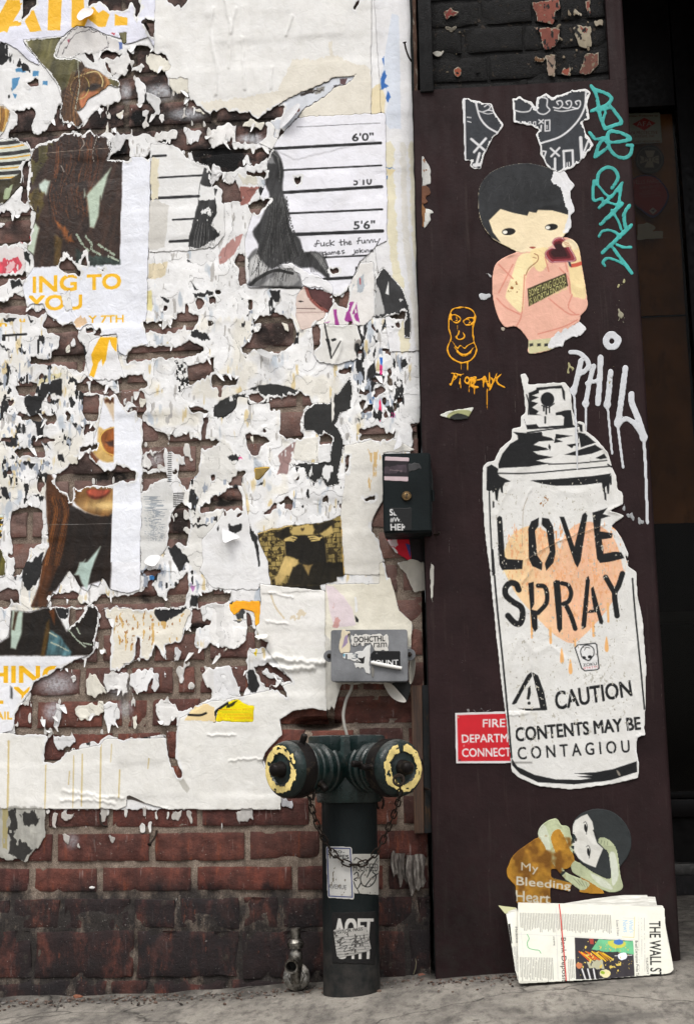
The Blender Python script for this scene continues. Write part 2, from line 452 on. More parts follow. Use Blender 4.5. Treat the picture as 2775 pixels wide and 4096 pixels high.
class Canvas:
    def __init__(s, x0, y0, x1, y1, g, seed=1):
        s.x0, s.y0, s.g = x0, y0, g
        s.nx = int((x1 - x0) / g); s.ny = int((y1 - y0) / g)
        s.X, s.Y = np.meshgrid(x0 + (np.arange(s.nx) + 0.5) * g, y0 + (np.arange(s.ny) + 0.5) * g)
        s.ID = np.zeros((s.ny, s.nx), np.int16)
        s.C = np.zeros((s.ny, s.nx, 3), np.float32)
        s.H = np.zeros((s.ny, s.nx), np.float32)
        X, Y = s.X, s.Y
        # torn edges: ragged, with fibres running roughly up and down
        s.wx = 34 * (fnoise(X, Y, 70, seed + 1,5) - 0.5) + 7 * (vnoise(X, Y, 6,14, seed + 2) - 0.5)
        s.wy = 34 * (fnoise(X, Y, 70, seed + 3,5) - 0.5) + 22 * (vnoise(X, Y, 9,40, seed + 4) - 0.5) + 10 * (vnoise(X, Y, 4.5,16, seed + 5) - 0.5)
        s.nf = fnoise(X, Y, 26, seed + 6,3)
        s.n1 = fnoise(X, Y, 160, seed + 7,5)
        s.n2 = fnoise(X, Y, 18, seed + 8,3,2.2)
        s.n3 = vnoise(X, Y, 3.5,3.5, seed + 9)
    def box(s, pts, m=40):
        a = np.array(pts)
        i0 = max(0, int((a[:, 0].min() - m - s.x0) / s.g)); i1 = min(s.nx, int((a[:, 0].max() + m - s.x0) / s.g) + 2)
        j0 = max(0, int((a[:, 1].min() - m - s.y0) / s.g)); j1 = min(s.ny, int((a[:, 1].max() + m - s.y0) / s.g) + 2)
        return (slice(j0, max(j0, j1)), slice(i0, max(i0, i1)))
    def sdf(s, pts, torn, sl, closed=True):
        x = (s.X[sl] + torn * s.wx[sl]).astype(np.float32); y = (s.Y[sl] + torn * s.wy[sl]).astype(np.float32)
        ins = np.zeros(x.shape, bool); d2 = np.full(x.shape, 1e12, np.float32)
        n = len(pts)
        for i in range(n if closed else n - 1):
            ax, ay = pts[i]; bx, by = pts[(i + 1) % n]
            dx, dy = bx - ax, by - ay
            L = dx * dx + dy * dy + 1e-9
            t = np.clip(((x - ax) * dx + (y - ay) * dy) / L, 0,1)
            d2 = np.minimum(d2,(x - ax - t * dx) ** 2 + (y - ay - t * dy) ** 2)
            if closed and dy:
                ins ^= ((ay > y) != (by > y)) & (x < (y - ay) * dx / dy + ax)
        d = np.sqrt(d2)
        return np.where(ins, -d, d) if closed else d
    def _put(s, sl, m, col, idn, dh, var, al=None):
        if callable(col):
            c = col(s.X[sl], s.Y[sl])[m]
        else:
            c = np.array(col, np.float32)[None]
        if var:
            c = c * (1 + var * (s.n1[sl][m] - 0.5) * 1.6 + var * (s.n2[sl][m] - 0.5))[:, None]
        if al is not None:
            k = al[m][:, None]
            c = s.C[sl][m] * (1 - k) + c * k
        s.C[sl][m] = c
        if idn is not None: s.ID[sl][m] = idn
        if dh: s.H[sl][m] += dh
    def sheet(s, pts, col, idn, dh=0.0005, torn=1.0, fringe=0.0, fcol=(0.9,0.9,0.9), var=0.05):
        """a piece of paper; fringe = width of the white torn core round its print"""
        sl = s.box(pts); d = s.sdf(pts, torn, sl)
        m = d < 0
        s._put(sl, m, col, idn, dh, var)
        if fringe:
            f = m & (d > -fringe * (0.2 + 1.6 * s.nf[sl]))
            s._put(sl, f, fcol, None, 0,0.04)
    def hole(s, pts, torn=1.0, fringe=7.0, fcol=(0.88,0.88,0.88)):
        sl = s.box(pts); d = s.sdf(pts, torn, sl)
        if fringe:
            f = (d >= 0) & (d < fringe * (0.1 + 1.8 * s.nf[sl])) & (s.ID[sl] > 0)
            s._put(sl, f, fcol, None, 0,0.06)
        s.ID[sl][d < 0] = 0
        s.H[sl][d < 0] = 0
    def ink(s, pts, col, torn=0.0, only=None, var=0.04, wear=0.0, soft=None, k=1.0):
        """flat print on whatever paper is there; soft = blurred edge of a photographic print"""
        soft = soft or s.g
        sl = s.box(pts, 12 + soft + 30 * torn); d = s.sdf(pts, torn, sl)
        al = k * np.clip(0.5 - d / soft, 0,1)
        if wear: al = al * np.clip((s.n2[sl] - wear) / 0.05 + 0.5,0,1)
        m = (al > 0.01) & (s.ID[sl] > 0)
        if only is not None: m &= np.isin(s.ID[sl], only)
        s._put(sl, m, col, None, 0, var, al)
    def line(s, pts, w, col, idn=None, only=None, curve=False, torn=0.0, dh=0.0, var=0.03, dry=0.0, rough=0.0, soft=None):
        if curve: pts = smooth_path(pts)
        sl = s.box(pts, w + 12 + 30 * torn); d = s.sdf(pts, torn, sl, False)
        ww = w / 2 + rough * (s.nf[sl] - 0.5) * w
        al = np.clip((ww - d) / (soft or s.g) + 0.5,0,1)
        if dry:
            q = (s.n3[sl] * 0.6 + s.n2[sl] * 0.4) - dry * (0.35 + 0.65 * np.clip(d / np.maximum(ww, 0.1),0,1))
            al = al * np.clip(q / 0.10 + 0.5,0,1)
        if idn is None: m = (al > 0.02) & (s.ID[sl] > 0)
        else: m = al > 0.5
        if only is not None: m &= np.isin(s.ID[sl], only)
        s._put(sl, m, col, idn, dh, var, al if idn is None else None)
    def speck(s, pts, col, dens=0.5, seed=3, wx=9, wy=22, only=None, idn=None, var=0.05, dh=0.0, hole=False, soft=30.0, feather=0.05, k=1.0):
        sl = s.box(pts, 20); d = s.sdf(pts, 1.0, sl)
        n = fnoise(s.X[sl], s.Y[sl], wx * 2.0, seed, 3, wy / wx)
        q = np.where(d < 0, dens * np.clip(-d / soft, 0,1) ** 0.5 - n, -1)
        if hole:
            m = q > 0
            s.ID[sl][m] = 0; s.H[sl][m] = 0; return
        al = k * np.clip(q / feather + 0.5,0,1)
        if idn is None: m = (al > 0.02) & (s.ID[sl] > 0)
        else: m = al > 0.5 * k
        if only is not None: m &= np.isin(s.ID[sl], only)
        s._put(sl, m, col, idn, dh, var, al if idn is None else None)
    def text(s, string, quad, col, bold=0.0, only=None, idn=None, shear=0.0, dh=0.0):
        """lettering stretched into a quad (tl, tr, br, bl), anti-aliased"""
        v, t = text_tris(string, 0.0)
        if not len(v): return
        q = np.array(quad, float)
        u = (v[:, :1] + shear * v[:, 1:]); w = 1 - v[:, 1:]
        pq = (q[0] * (1 - u) + q[1] * u) * (1 - w) + (q[3] * (1 - u) + q[2] * u) * w
        i0 = max(0, int((pq[:, 0].min() - s.x0) / s.g)); i1 = min(s.nx, int((pq[:, 0].max() - s.x0) / s.g) + 1)
        j0 = max(0, int((pq[:, 1].min() - s.y0) / s.g)); j1 = min(s.ny, int((pq[:, 1].max() - s.y0) / s.g) + 1)
        if i1 <= i0 or j1 <= j0: return
        N = 4
        M = np.zeros(((j1 - j0) * N, (i1 - i0) * N), bool)
        fx = (pq[:, 0] - s.x0 - i0 * s.g) / s.g * N; fy = (pq[:, 1] - s.y0 - j0 * s.g) / s.g * N
        for a, b, c in t:
            tx, ty = fx[[a, b, c]], fy[[a, b, c]]
            x0, x1 = max(0, int(tx.min() - 0.5)), min(M.shape[1], int(tx.max() + 1.5))
            y0, y1 = max(0, int(ty.min() - 0.5)), min(M.shape[0], int(ty.max() + 1.5))
            if x1 <= x0 or y1 <= y0: continue
            x = np.arange(x0, x1)[None] + 0.5; y = np.arange(y0, y1)[:, None] + 0.5
            e = [(tx[(k + 1) % 3] - tx[k]) * (y - ty[k]) - (ty[(k + 1) % 3] - ty[k]) * (x - tx[k]) for k in range(3)]
            M[y0:y1, x0:x1] |= ((e[0] >= 0) & (e[1] >= 0) & (e[2] >= 0)) | ((e[0] <= 0) & (e[1] <= 0) & (e[2] <= 0))
        r = int(round(max(bold, 0) * 0.75 * np.linalg.norm(q[3] - q[0]) / s.g * N))
        if r: M = grow(M, r)
        al = M.reshape(j1 - j0, N, i1 - i0, N).mean((1,3))
        sl = (slice(j0, j1), slice(i0, i1))
        if idn is None: m = (al > 0.02) & (s.ID[sl] > 0)
        else: m = al > 0.4
        if only is not None: m &= np.isin(s.ID[sl], only)
        s._put(sl, m, col, idn, dh, 0, al if idn is None else None)
    def crease(s, pts, w, h):
        pts = smooth_path(pts)
        sl = s.box(pts, w * 3); d = s.sdf(pts, 0.4, sl, False)
        s.H[sl] += h * np.exp(-(d / w) ** 2)
    def build(s, idn, name, surf, mat, depth, thick=0.0012, parent=None, kw=1.0):
        """mesh of all cells of one sheet: faces keep their print, open edges get a real thickness"""
        M = s.ID == idn
        if not M.any(): return None
        js, is_ = np.nonzero(M)
        j0, j1, i0, i1 = js.min(), js.max() + 1, is_.min(), is_.max() + 1
        M = M[j0:j1, i0:i1]; Dp = depth[j0:j1, i0:i1]; C = s.C[j0:j1, i0:i1]
        ny, nx = M.shape
        acc = np.zeros((ny + 1, nx + 1)); cnt = np.zeros((ny + 1, nx + 1))
        Dm = np.where(M, Dp, 0)
        for a in (0,1):
            for b in (0,1):
                acc[a:ny + a, b:nx + b] += Dm; cnt[a:ny + a, b:nx + b] += M
        hv = acc / np.maximum(cnt, 1)
        used = cnt > 0
        vid = np.full((ny + 1, nx + 1),-1); vid[used] = np.arange(used.sum())
        vj, vi = np.nonzero(used)
        px = s.x0 + (i0 + vi) * s.g; py = s.y0 + (j0 + vj) * s.g
        # pull stair-stepped rims onto the smooth outline
        Z = np.pad(M.astype(np.float32),3)
        Z = blur(Z, 1,2)
        a00, a01, a10, a11 = (Z[2 + dj:2 + dj + ny + 1,2 + di:2 + di + nx + 1] for dj, di in ((0,0),(0,1),(1,0),(1,1)))
        fv = (a00 + a01 + a10 + a11) / 4 - 0.5
        gxv = (a01 + a11 - a00 - a10) / 2; gyv = (a10 + a11 - a00 - a01) / 2
        kk_ = np.where((cnt > 0) & (cnt < 4), -fv / np.maximum(gxv ** 2 + gyv ** 2,0.02),0)
        px = px + (np.clip(kk_ * gxv, -0.75,0.75) * s.g)[used]; py = py + (np.clip(kk_ * gyv, -0.75,0.75) * s.g)[used]
        V = surf(px, py, hv[used])
        fj, fi = np.nonzero(M)
        Q = np.stack([vid[fj, fi], vid[fj + 1, fi], vid[fj + 1, fi + 1], vid[fj, fi + 1]], 1)
        col = C[fj, fi]
        # rim
        Mp = np.pad(M, 1)
        R, rc = [], []
        for (dj, di, va, vb) in ((0,-1,(0,0),(1,0)),(0,1,(1,1),(0,1)),(-1,0,(0,1),(0,0)),(1,0,(1,0),(1,1))):
            e = M & ~Mp[1 + dj:ny + 1 + dj, 1 + di:nx + 1 + di]
            ej, ei = np.nonzero(e)
            R.append(np.stack([vid[ej + va[0], ei + va[1]], vid[ej + vb[0], ei + vb[1]]], 1)); rc.append(C[ej, ei])
        R = np.concatenate(R); rc = np.concatenate(rc)
        if len(R) and thick:
            ur, inv = np.unique(R, return_inverse=True)
            inv = inv.reshape(R.shape)
            VB = surf(px[ur], py[ur], hv[used][ur] - thick)
            QB = np.stack([R[:, 1], R[:, 0], inv[:, 0] + len(V), inv[:, 1] + len(V)], 1)
            V = np.concatenate([V, VB]); Q = np.concatenate([Q, QB]); col = np.concatenate([col, rc])
        o = V.mean(0) if parent is None else np.zeros(3)
        me = bpy.data.meshes.new(name)
        me.vertices.add(len(V)); me.vertices.foreach_set('co', (V - o).astype(np.float32).ravel())
        me.loops.add(len(Q) * 4); me.loops.foreach_set('vertex_index', Q.astype(np.int32).ravel())
        me.polygons.add(len(Q)); me.polygons.foreach_set('loop_start', np.arange(len(Q), dtype=np.int32) * 4)
        me.polygons.foreach_set('loop_total', np.full(len(Q),4, np.int32))
        me.polygons.foreach_set('use_smooth', np.ones(len(Q), bool))
        me.update(calc_edges=True)
        at_ = me.attributes.new('print', 'FLOAT_COLOR', 'FACE')
        c = np.clip(col, 0,1)
        c = np.where(c > 0.04045,((c + 0.055) / 1.055) ** 2.4, c / 12.92) * kw
        at_.data.foreach_set('color', np.concatenate([c, np.ones((len(c),1))], 1).astype(np.float32).ravel())
        ob = link(name, me, mat, parent)
        if parent is None: ob.location = o
        return ob

def plane_surf(Y0):
    return lambda px, py, h: un(px, py, Y0 - h)
# ------------------------------------------------------------------ the place: pavement
def ground_z(X, Y):
    X = np.clip(X, -2.2,1.6)
    z = np.interp(X, [-2.2,-0.99,-0.52,-0.17,-0.03,0.43,1.6], [-0.05,-0.012,0.003,0.027,0.041,0.073,0.12])
    return z + 0.03 * np.clip(Y, -6,3)
def gz(x, y): return float(ground_z(np.array(x), np.array(y)))
gx = np.unique(np.concatenate([-np.geomspace(2,120,14), np.linspace(-2,1.8,190), np.geomspace(2,120,14)]))
gy = np.unique(np.concatenate([-np.geomspace(1.0,120,16), np.linspace(-1.0,0.2,70), np.linspace(0.22,2.2,8)]))
GX, GY = np.meshgrid(gx, gy)
GZ = ground_z(GX, GY)
near = (np.abs(GX) < 2) & (GY > -1.01)
GZ = GZ + near * (0.004 * (fnoise(GX * 1000, GY * 1000,260,5,4) - 0.5) + 0.0016 * (fnoise(GX * 1000, GY * 1000,45,9,3) - 0.5))
# rubble and dirt fillet where the pavement meets the wall
fil = np.exp(-((GY + 0.006) / 0.02) ** 2) * (GX < -0.07) * (0.004 + 0.012 * fnoise(GX * 1000, GY * 1000,90,12,4) ** 2)
GZ = GZ + fil * near
ny_, nx_ = GX.shape
idx = np.arange(ny_ * nx_).reshape(ny_, nx_)
gf = np.stack([idx[:-1, :-1], idx[:-1,1:], idx[1:, 1:], idx[1:, :-1]], -1).reshape(-1,4)
me = bpy.data.meshes.new('pavement')
me.from_pydata(np.stack([GX, GY, GZ], -1).reshape(-1,3).tolist(), [], gf.tolist())
for p_ in me.polygons: p_.use_smooth = True
m_ground, t, b = new_mat('weathered_concrete')
p = position(t)
c = ramp(t, noise(t, position(t, (1,0.4,1)),9,8,0.7), [(0.32,(0.17,0.156,0.139)),(0.5,(0.34,0.312,0.272)),(0.68,(0.48,0.44,0.385))])
c = mix(t, ramp(t, noise(t, position(t, (1,0.4,1)),48,6,0.7), [(0.48,(0,0,0)),(0.68,(0.8,0.8,0.8))]), c, (0.10,0.09,0.083))
c = mix(t, ramp(t, noise(t, p, 300,3), [(0.60,(0,0,0)),(0.70,(0.75,0.75,0.75))]), c, (0.42,0.40,0.36))
c = mix(t, ramp(t, noise(t, p, 380,3), [(0.62,(0,0,0)),(0.68,(0.8,0.8,0.8))]), c, (0.03,0.028,0.027))
sep = nn(t, 'ShaderNodeSeparateXYZ'); t.links.new(p, sep.inputs[0])
dirt = math_n(t, 'MULTIPLY', band(t, sep.outputs[1], -0.13,-0.02), ramp(t, noise(t, p, 30,5), [(0.3,(0.3,0.3,0.3)),(0.6,(1,1,1))]))
c = mix(t, math_n(t, 'MULTIPLY', dirt, 0.75), c, (0.034,0.031,0.029))
c = mix(t, ramp(t, noise(t, p, 5,4), [(0.52,(0,0,0)),(0.7,(0.7,0.7,0.7))]), c, (0.085,0.08,0.076))
t.links.new(c, b.inputs['Base Color'])
vo = nn(t, 'ShaderNodeTexVoronoi', feature='DISTANCE_TO_EDGE', Scale=1.3)
wv = nn(t, 'ShaderNodeVectorMath', operation='ADD'); nz3 = nn(t, 'ShaderNodeTexNoise', Scale=9, Detail=5); t.links.new(p, nz3.inputs['Vector']); sv = nn(t, 'ShaderNodeVectorMath', operation='SCALE'); sv.inputs['Scale'].default_value = 0.16; t.links.new(nz3.outputs['Color'], sv.inputs[0]); t.links.new(p, wv.inputs[0]); t.links.new(sv.outputs[0], wv.inputs[1]); t.links.new(wv.outputs[0], vo.inputs['Vector'])
crk = ramp(t, vo.outputs['Distance'], [(0.0,(1,1,1)),(0.005,(0,0,0))])
c = mix(t, math_n(t, 'MULTIPLY', crk, 0.75), c, (0.03,0.028,0.026))
g2 = nn(t, 'ShaderNodeTexVoronoi', Scale=16); t.links.new(p, g2.inputs['Vector'])
gum = math_n(t, 'MULTIPLY', ramp(t, g2.outputs['Distance'], [(0.10,(1,1,1)),(0.15,(0,0,0))]), ramp(t, noise(t, p, 7,2), [(0.55,(0,0,0)),(0.6,(1,1,1))]))
c = mix(t, math_n(t, 'MULTIPLY', gum, 0.7), c, (0.05,0.047,0.045))
t.links.new(c, b.inputs['Base Color'])
b.inputs['Specular IOR Level'].default_value = 0.2
b.inputs['Roughness'].default_value = 0.9
bump(t, b, math_n(t, 'SUBTRACT', math_n(t, 'ADD', noise(t, p, 330,6,0.8), math_n(t, 'MULTIPLY', noise(t, p, 60,5),1.4)), math_n(t, 'MULTIPLY', crk, 1.0)),0.004,1.0)
tag(link('pavement', me, m_ground), kind='structure')


# ------------------------------------------------------------------ brick wall
BRICK = brick_material()
MORTAR = mortar_material()
JZ = [0.2628 + 0.0709 * k for k in range(0,36)]
def dent(X, Z):
    """cavity knocked into the wall above the standpipe; how deep"""
    o1 = at(*P('J', (720,165))[0], 0); o2 = at(*P('J', (880,110))[0], 0)
    d1 = ((X - o1.x) / 0.050) ** 2 + ((Z - o1.z) / 0.0135) ** 2
    nz_ = 0.7 + 0.9 * fnoise(X * 1000, Z * 1000,40,44,3)
    d2 = ((X - o2.x) / 0.15) ** 2 + ((Z - o2.z) / 0.028) ** 2
    return 0.05 * np.clip(1.4 - d1,0,1) + 0.016 * np.clip((1.3 - d2) * nz_, 0,1)
bricks_px = []                      # (Xa, Xb, za, zb, proud)
brick_meshes = []
def make_brick(Xa, Xb, za, zb, proud, parent, mat, seed, nxs=None, nzs=4, rag=1.0, Y0=0.0, name='brick'):
    L, Hh = Xb - Xa, zb - za
    nxs = nxs or max(5, int(L / 0.016))
    xs = np.linspace(0,1, nxs + 1); zs = np.linspace(0,1, nzs + 1)
    e = 0.0035
    xs = np.unique(np.concatenate([xs, [e / L, 1 - e / L]])); zs = np.unique(np.concatenate([zs, [e / Hh, 1 - e / Hh]]))
    U, W = np.meshgrid(xs, zs)
    X = Xa + U * L; Z = za + W * Hh
    edge = np.minimum(np.minimum(U, 1 - U) * L, np.minimum(W, 1 - W) * Hh)
    # irregular outline
    kx, kz = X * 1000, Z * 1000
    X = X + rag * 0.0045 * (fnoise(kx, kz, 40, seed % 90,3) - 0.5) * (np.minimum(U, 1 - U) < 0.12)
    Z = Z + rag * 0.0050 * (fnoise(kx, kz, 45, seed % 90 + 40,3) - 0.5)
    d = proud + rag * 0.0022 * (fnoise(kx, kz, 60, seed % 77 + 11,4) - 0.5) - 0.0018 * (edge < 1e-6) - 0.004 * rag * (fnoise(kx, kz, 30, seed % 50 + 7,3) > 0.66) * (edge < 0.008)
    if Y0 == 0.0: d = d - dent(X, Z)
    Y = Y0 - d
    ny2, nx2 = X.shape
    V = np.stack([X, Y, Z], -1).reshape(-1,3)
    id2 = np.arange(ny2 * nx2).reshape(ny2, nx2)
    fq = np.stack([id2[:-1, :-1], id2[:-1,1:], id2[1:, 1:], id2[1:, :-1]], -1).reshape(-1,4).tolist()
    rim = list(id2[0, :]) + list(id2[1:, -1]) + list(id2[-1,-2::-1]) + list(id2[-2:0:-1,0])
    back = V[rim].copy(); back[:, 1] = Y0 + 0.03
    n0 = len(V)
    V = np.concatenate([V, back])
    k = len(rim)
    for i in range(k):
        fq.append([rim[(i + 1) % k], rim[i], n0 + i, n0 + (i + 1) % k])
    cx_, cz_ = (Xa + Xb) / 2,(za + zb) / 2
    o = np.array([cx_, Y0, cz_])
    m2 = bpy.data.meshes.new(name)
    m2.from_pydata((V - o).tolist(), [], fq)
    for p_ in m2.polygons: p_.use_smooth = True
    m2.set_sharp_from_angle(angle=math.radians(50))
    m2.materials.append(mat)
    ob = bpy.data.objects.new(name, m2)
    COL.objects.link(ob)
    ob.parent = parent
    ob.location = Vector(o.tolist()) - parent.location
    return ob

wall = empty('brick_wall', (-0.8,0.05,0.0), 'old red brick wall pasted over with torn posters', 'wall')
rng = random.Random(11)
WX0, WX1 = -1.62,-0.077
def xpx(c, x, y): return at(*P(c, (x, y))[0], -0.008).x
def row_bricks(za, zb, joints, jw=0.014, proud=None, rag=1.0):
    """joints: X of vertical joints, sorted"""
    xs = [WX0] + sorted(joints) + [WX1]
    for a, b_ in zip(xs, xs[1:]):
        if b_ - a < 0.02: continue
        pr = proud if proud is not None else rng.uniform(0.0030,0.0065)
        Xa, Xb = a + (jw / 2 if a != WX0 else 0), b_ - (jw / 2 if b_ != WX1 else 0)
        jit = rng.uniform(-0.0015,0.0015)
        bricks_px.append((Xa, Xb, za + jit, zb + jit, pr))
TR = {1: ('J', 830, [-150,605,1500]),0: ('J', 1030, [-720,262,1000]),5: ('G', 850, [575,902,1225,1378,1760,2150,2520]),
      4: ('G', 1070, [240,735,872,1042,1420,1900,2300]),6: ('G', 590, [700,1060,1450,1800,2200]),9: ('G', 230, [450,880,1310])}
TR[0] = ('I', 680, [-330,380,1062,1725,2250]); TR[1] = ('I', 480, [-160,315,765,1395,2180,2800])
TR[-1] = ('I', 900, [-300,220,695,1355,2060,2330,2700])
for k in range(-1,31):
    za = (JZ[0] - 0.062) if k == -1 else JZ[k]
    zb = JZ[k + 1] if k >= 0 else JZ[0]
    if k in TR:
        c_, y_, xs_ = TR[k]
        js = [xpx(c_, x, y_) for x in xs_]
        # fill the rest of the course
        x = min(js) - 0.21
        while x > WX0 + 0.05: js.append(x); x -= rng.choice([0.21,0.21,0.105])
        x = max(js) + 0.21
        while x < WX1 - 0.05: js.append(x); x += rng.choice([0.21,0.21,0.105])
    else:
        js = []
        x = WX0 + (0.105 if k % 2 else 0.0) + rng.uniform(0.02,0.05)
        while x < WX1 - 0.03:
            js.append(x)
            x += 0.105 if (k % 6 == 3) else (0.208 + rng.uniform(-0.006,0.006))
    js = [j for j in js if WX0 + 0.02 < j < WX1 - 0.02]
    row_bricks(za + 0.0075, zb - 0.0075, js)
# plinth: larger old blocks, traced
for (c_, ya, yb, xs_, pr) in (('I', 1045,1245, [-300,85,430,928,1245,1690,1960,2560,2900], 0.010),('I', 1268,1590, [-350,235,950,1680,2400,2850], 0.012),('I', 1612,1760, [-200,505,765,1055,1600,2100,2600], 0.010)):
    za = at(*P(c_, (700, yb))[0], -0.01).z; zb = at(*P(c_, (700, ya))[0], -0.01).z
    row_bricks(za, zb, [xpx(c_, x, (ya + yb) / 2) for x in xs_], jw=0.012, proud=pr, rag=1.9)
for i, (Xa, Xb, za, zb, pr) in enumerate(bricks_px):
    if abs((Xa + Xb) / 2 + 0.27) < 0.16 and 0.5 < za < 0.62:
        make_brick(Xa, Xb, za, zb, pr, wall, BRICK, i * 7 + 3, nxs=34, nzs=14)
    else:
        make_brick(Xa, Xb, za, zb, pr, wall, BRICK, i * 7 + 3, rag=1.9 if za < 0.19 else 1.0)
# joints: one undulating bed of mortar behind the brick faces
xs = np.linspace(WX0, WX1,260); zs = np.concatenate([np.linspace(-0.12,0.25,90), np.linspace(0.256,2.44,300)])
U, W = np.meshgrid(xs, zs)
mo = 0.0022 * (fnoise(U * 1000, W * 1000,60,21,4) - 0.5) - dent(U, W) * 1.1
tar = np.clip((0.2 - W) / 0.04,0,1)                         # the plinth joints are smeared nearly flush
mo = mo + tar * (0.002 + 0.013 * (fnoise(U * 1000, W * 1000,70,23,5,1.0,0.7)))
me = bpy.data.meshes.new('mortar')
ii = np.arange(U.size).reshape(U.shape)
fq = np.stack([ii[:-1, :-1], ii[:-1,1:], ii[1:, 1:], ii[1:, :-1]], -1).reshape(-1,4)
me.from_pydata((np.stack([U, -mo, W], -1).reshape(-1,3)).tolist(), [], fq.tolist())
for p_ in me.polygons: p_.use_smooth = True
link('mortar', me, MORTAR, wall)
bm = bmesh.new(); add_box(bm, ((WX0 + WX1) / 2,0.205,1.16),(WX1 - WX0,0.27,2.56))
from_bm('backing', bm, MORTAR, wall, smooth=False)

# ------------------------------------------------------------------ pillar at the doorway
PX0, PX1, PY = -0.066,0.4245,-0.05
MAROON = paint_metal('maroon_paint', (0.0185,0.0092,0.0098),(0.026,0.0145,0.0145), rough=0.58, amount=0.60, scale=22, bumpd=0.0012, streak=(1,1,0.2))
t = MAROON.node_tree; b = t.nodes['Principled BSDF']
lk = b.inputs['Base Color'].links[0].from_socket
c = mix(t, ramp(t, noise(t, position(t, (1,1,0.06)),90,4), [(0.60,(0,0,0)),(0.74,(0.5,0.5,0.5))]), lk, (0.040,0.028,0.025))
c = mix(t, ramp(t, noise(t, position(t, (1,1,0.3)),260,3), [(0.69,(0,0,0)),(0.74,(0.7,0.7,0.7))]), c, (0.085,0.066,0.058))
sep = nn(t, 'ShaderNodeSeparateXYZ'); t.links.new(position(t), sep.inputs[0])
c = mix(t, math_n(t, 'MULTIPLY', band(t, sep.outputs[2], 0.5,0.05), ramp(t, noise(t, position(t),40,6), [(0.4,(0,0,0)),(0.65,(0.7,0.7,0.7))])), c, (0.020,0.016,0.0145))
t.links.new(c, b.inputs['Base Color'])
BLACKPAINT = paint_metal('black_painted_brick', (0.0085,0.0083,0.0085),(0.075,0.06,0.048), rough=0.62, amount=0.585, scale=60, bumpd=0.004)
BLACKWOOD = paint_metal('black_painted_wood', (0.008,0.008,0.0085),(0.08,0.06,0.05), rough=0.6, amount=0.72, scale=50, bumpd=0.002, streak=(1,1,0.3))
pil = empty('pillar', (0.18,0.2,0.0), 'maroon painted metal clad pillar beside the dark doorway', 'pillar')
win_z0 = at(2000,343, PY).z
bm = bmesh.new()
bx0 = at(1735,300, PY).x; bx1 = at(2432,200, PY).x
# lower cladding sheet with a slightly wavy face and rolled right-hand edge
nz, nxp = 60,26
prof = [(PX0, PY + 0.03),(PX0, PY + 0.002),(PX0 + 0.002, PY)] + [(PX0 + 0.004 + (PX1 - 0.016 - PX0) * i / (nxp - 1), PY) for i in range(nxp)]
for i in range(1,9):
    a = math.pi / 2 * i / 8
    prof.append((PX1 - 0.012 + 0.012 * math.sin(a), PY + 0.012 - 0.012 * math.cos(a)))
prof += [(PX1,0.3),(PX1,1.0)]
def sheet_strip(bm, prof, z0, z1, n, wav=0.0012):
    rows = []
    for k in range(n + 1):
        z = z0 + (z1 - z0) * k / n
        row = []
        for (x, y) in prof:
            w_ = wav * (float(fnoise(np.array(x * 1000.0), np.array(z * 1000.0),300,31,2)) - 0.5) * 2 if abs(y - PY) < 1e-6 else 0
            row.append(bm.verts.new((x, y - w_ if y < 0.2 else y, z)))
        rows.append(row)
    for r0, r1 in zip(rows, rows[1:]):
        for i in range(len(prof) - 1):
            bm.faces.new((r0[i], r0[i + 1], r1[i + 1], r1[i]))
    # lip of the sheet at its upper end
    top = rows[-1]
    bk = [bm.verts.new(v.co + Vector((0,0.012,0))) for v in top[2:2 + nxp + 1]]
    for i in range(len(bk) - 1):
        bm.faces.new((top[2 + i], top[3 + i], bk[i + 1], bk[i]))
sheet_strip(bm, prof, -0.1, win_z0, nz)
from_bm('cladding_sheet', bm, MAROON, pil, angle=50)
bm = bmesh.new()
prof2 = [(bx1, PY + 0.02),(bx1, PY + 0.001),(bx1 + 0.002, PY),(PX1 - 0.014, PY)] + [q for q in prof[-10:]]
rows = []
for z in (win_z0 + 0.0005,2.0,2.2,2.45):
    if z < win_z0: continue
    rows.append([bm.verts.new((x, y, z)) for x, y in prof2])
for r0, r1 in zip(rows, rows[1:]):
    for i in range(len(prof2) - 1): bm.faces.new((r0[i], r0[i + 1], r1[i + 1], r1[i]))
from_bm('cladding_edge', bm, MAROON, pil, angle=50)
# black painted brickwork left bare above the sheet
BY = PY + 0.018
s_ = sc('f')
pz = [at(1859,330, BY).z - 0.0715 * 0 + 0.0708 * k for k in range(0,7)]
for k in range(0,6):
    za, zb = pz[k] + 0.005, pz[k + 1] - 0.005
    xsr = {0: [565,1050], 1: [382,830,1085], 2: [515,905,1095]}.get(k, [330 + 200 * (k % 2),800 + 130 * (k % 2),1200])
    xr = [bx0 - 0.03] + [at(*P('f', (x, 300))[0], BY).x for x in xsr] + [bx1 + 0.004]
    for a_, b_ in zip(xr, xr[1:]):
        make_brick(a_ + 0.004, b_ - 0.004, za, zb, rng.uniform(0.004,0.008), pil, BLACKPAINT, k * 31 + int(a_ * 1000) + 900, rag=1.5, Y0=BY + 0.006)
make_brick(bx0 - 0.03, bx1 + 0.004, pz[0] - 0.06, pz[0] - 0.004,0.005, pil, BLACKPAINT, 777, Y0=BY + 0.006)
xs = np.linspace(bx0 - 0.03, bx1 + 0.008,60); zs = np.linspace(win_z0 - 0.03,2.45,60)
U, W = np.meshgrid(xs, zs)
mo = 0.004 * (fnoise(U * 1000, W * 1000,40,51,4) - 0.5)
me = bpy.data.meshes.new('mortar'); ii = np.arange(U.size).reshape(U.shape)
fq = np.stack([ii[:-1, :-1], ii[:-1,1:], ii[1:, 1:], ii[1:, :-1]], -1).reshape(-1,4)
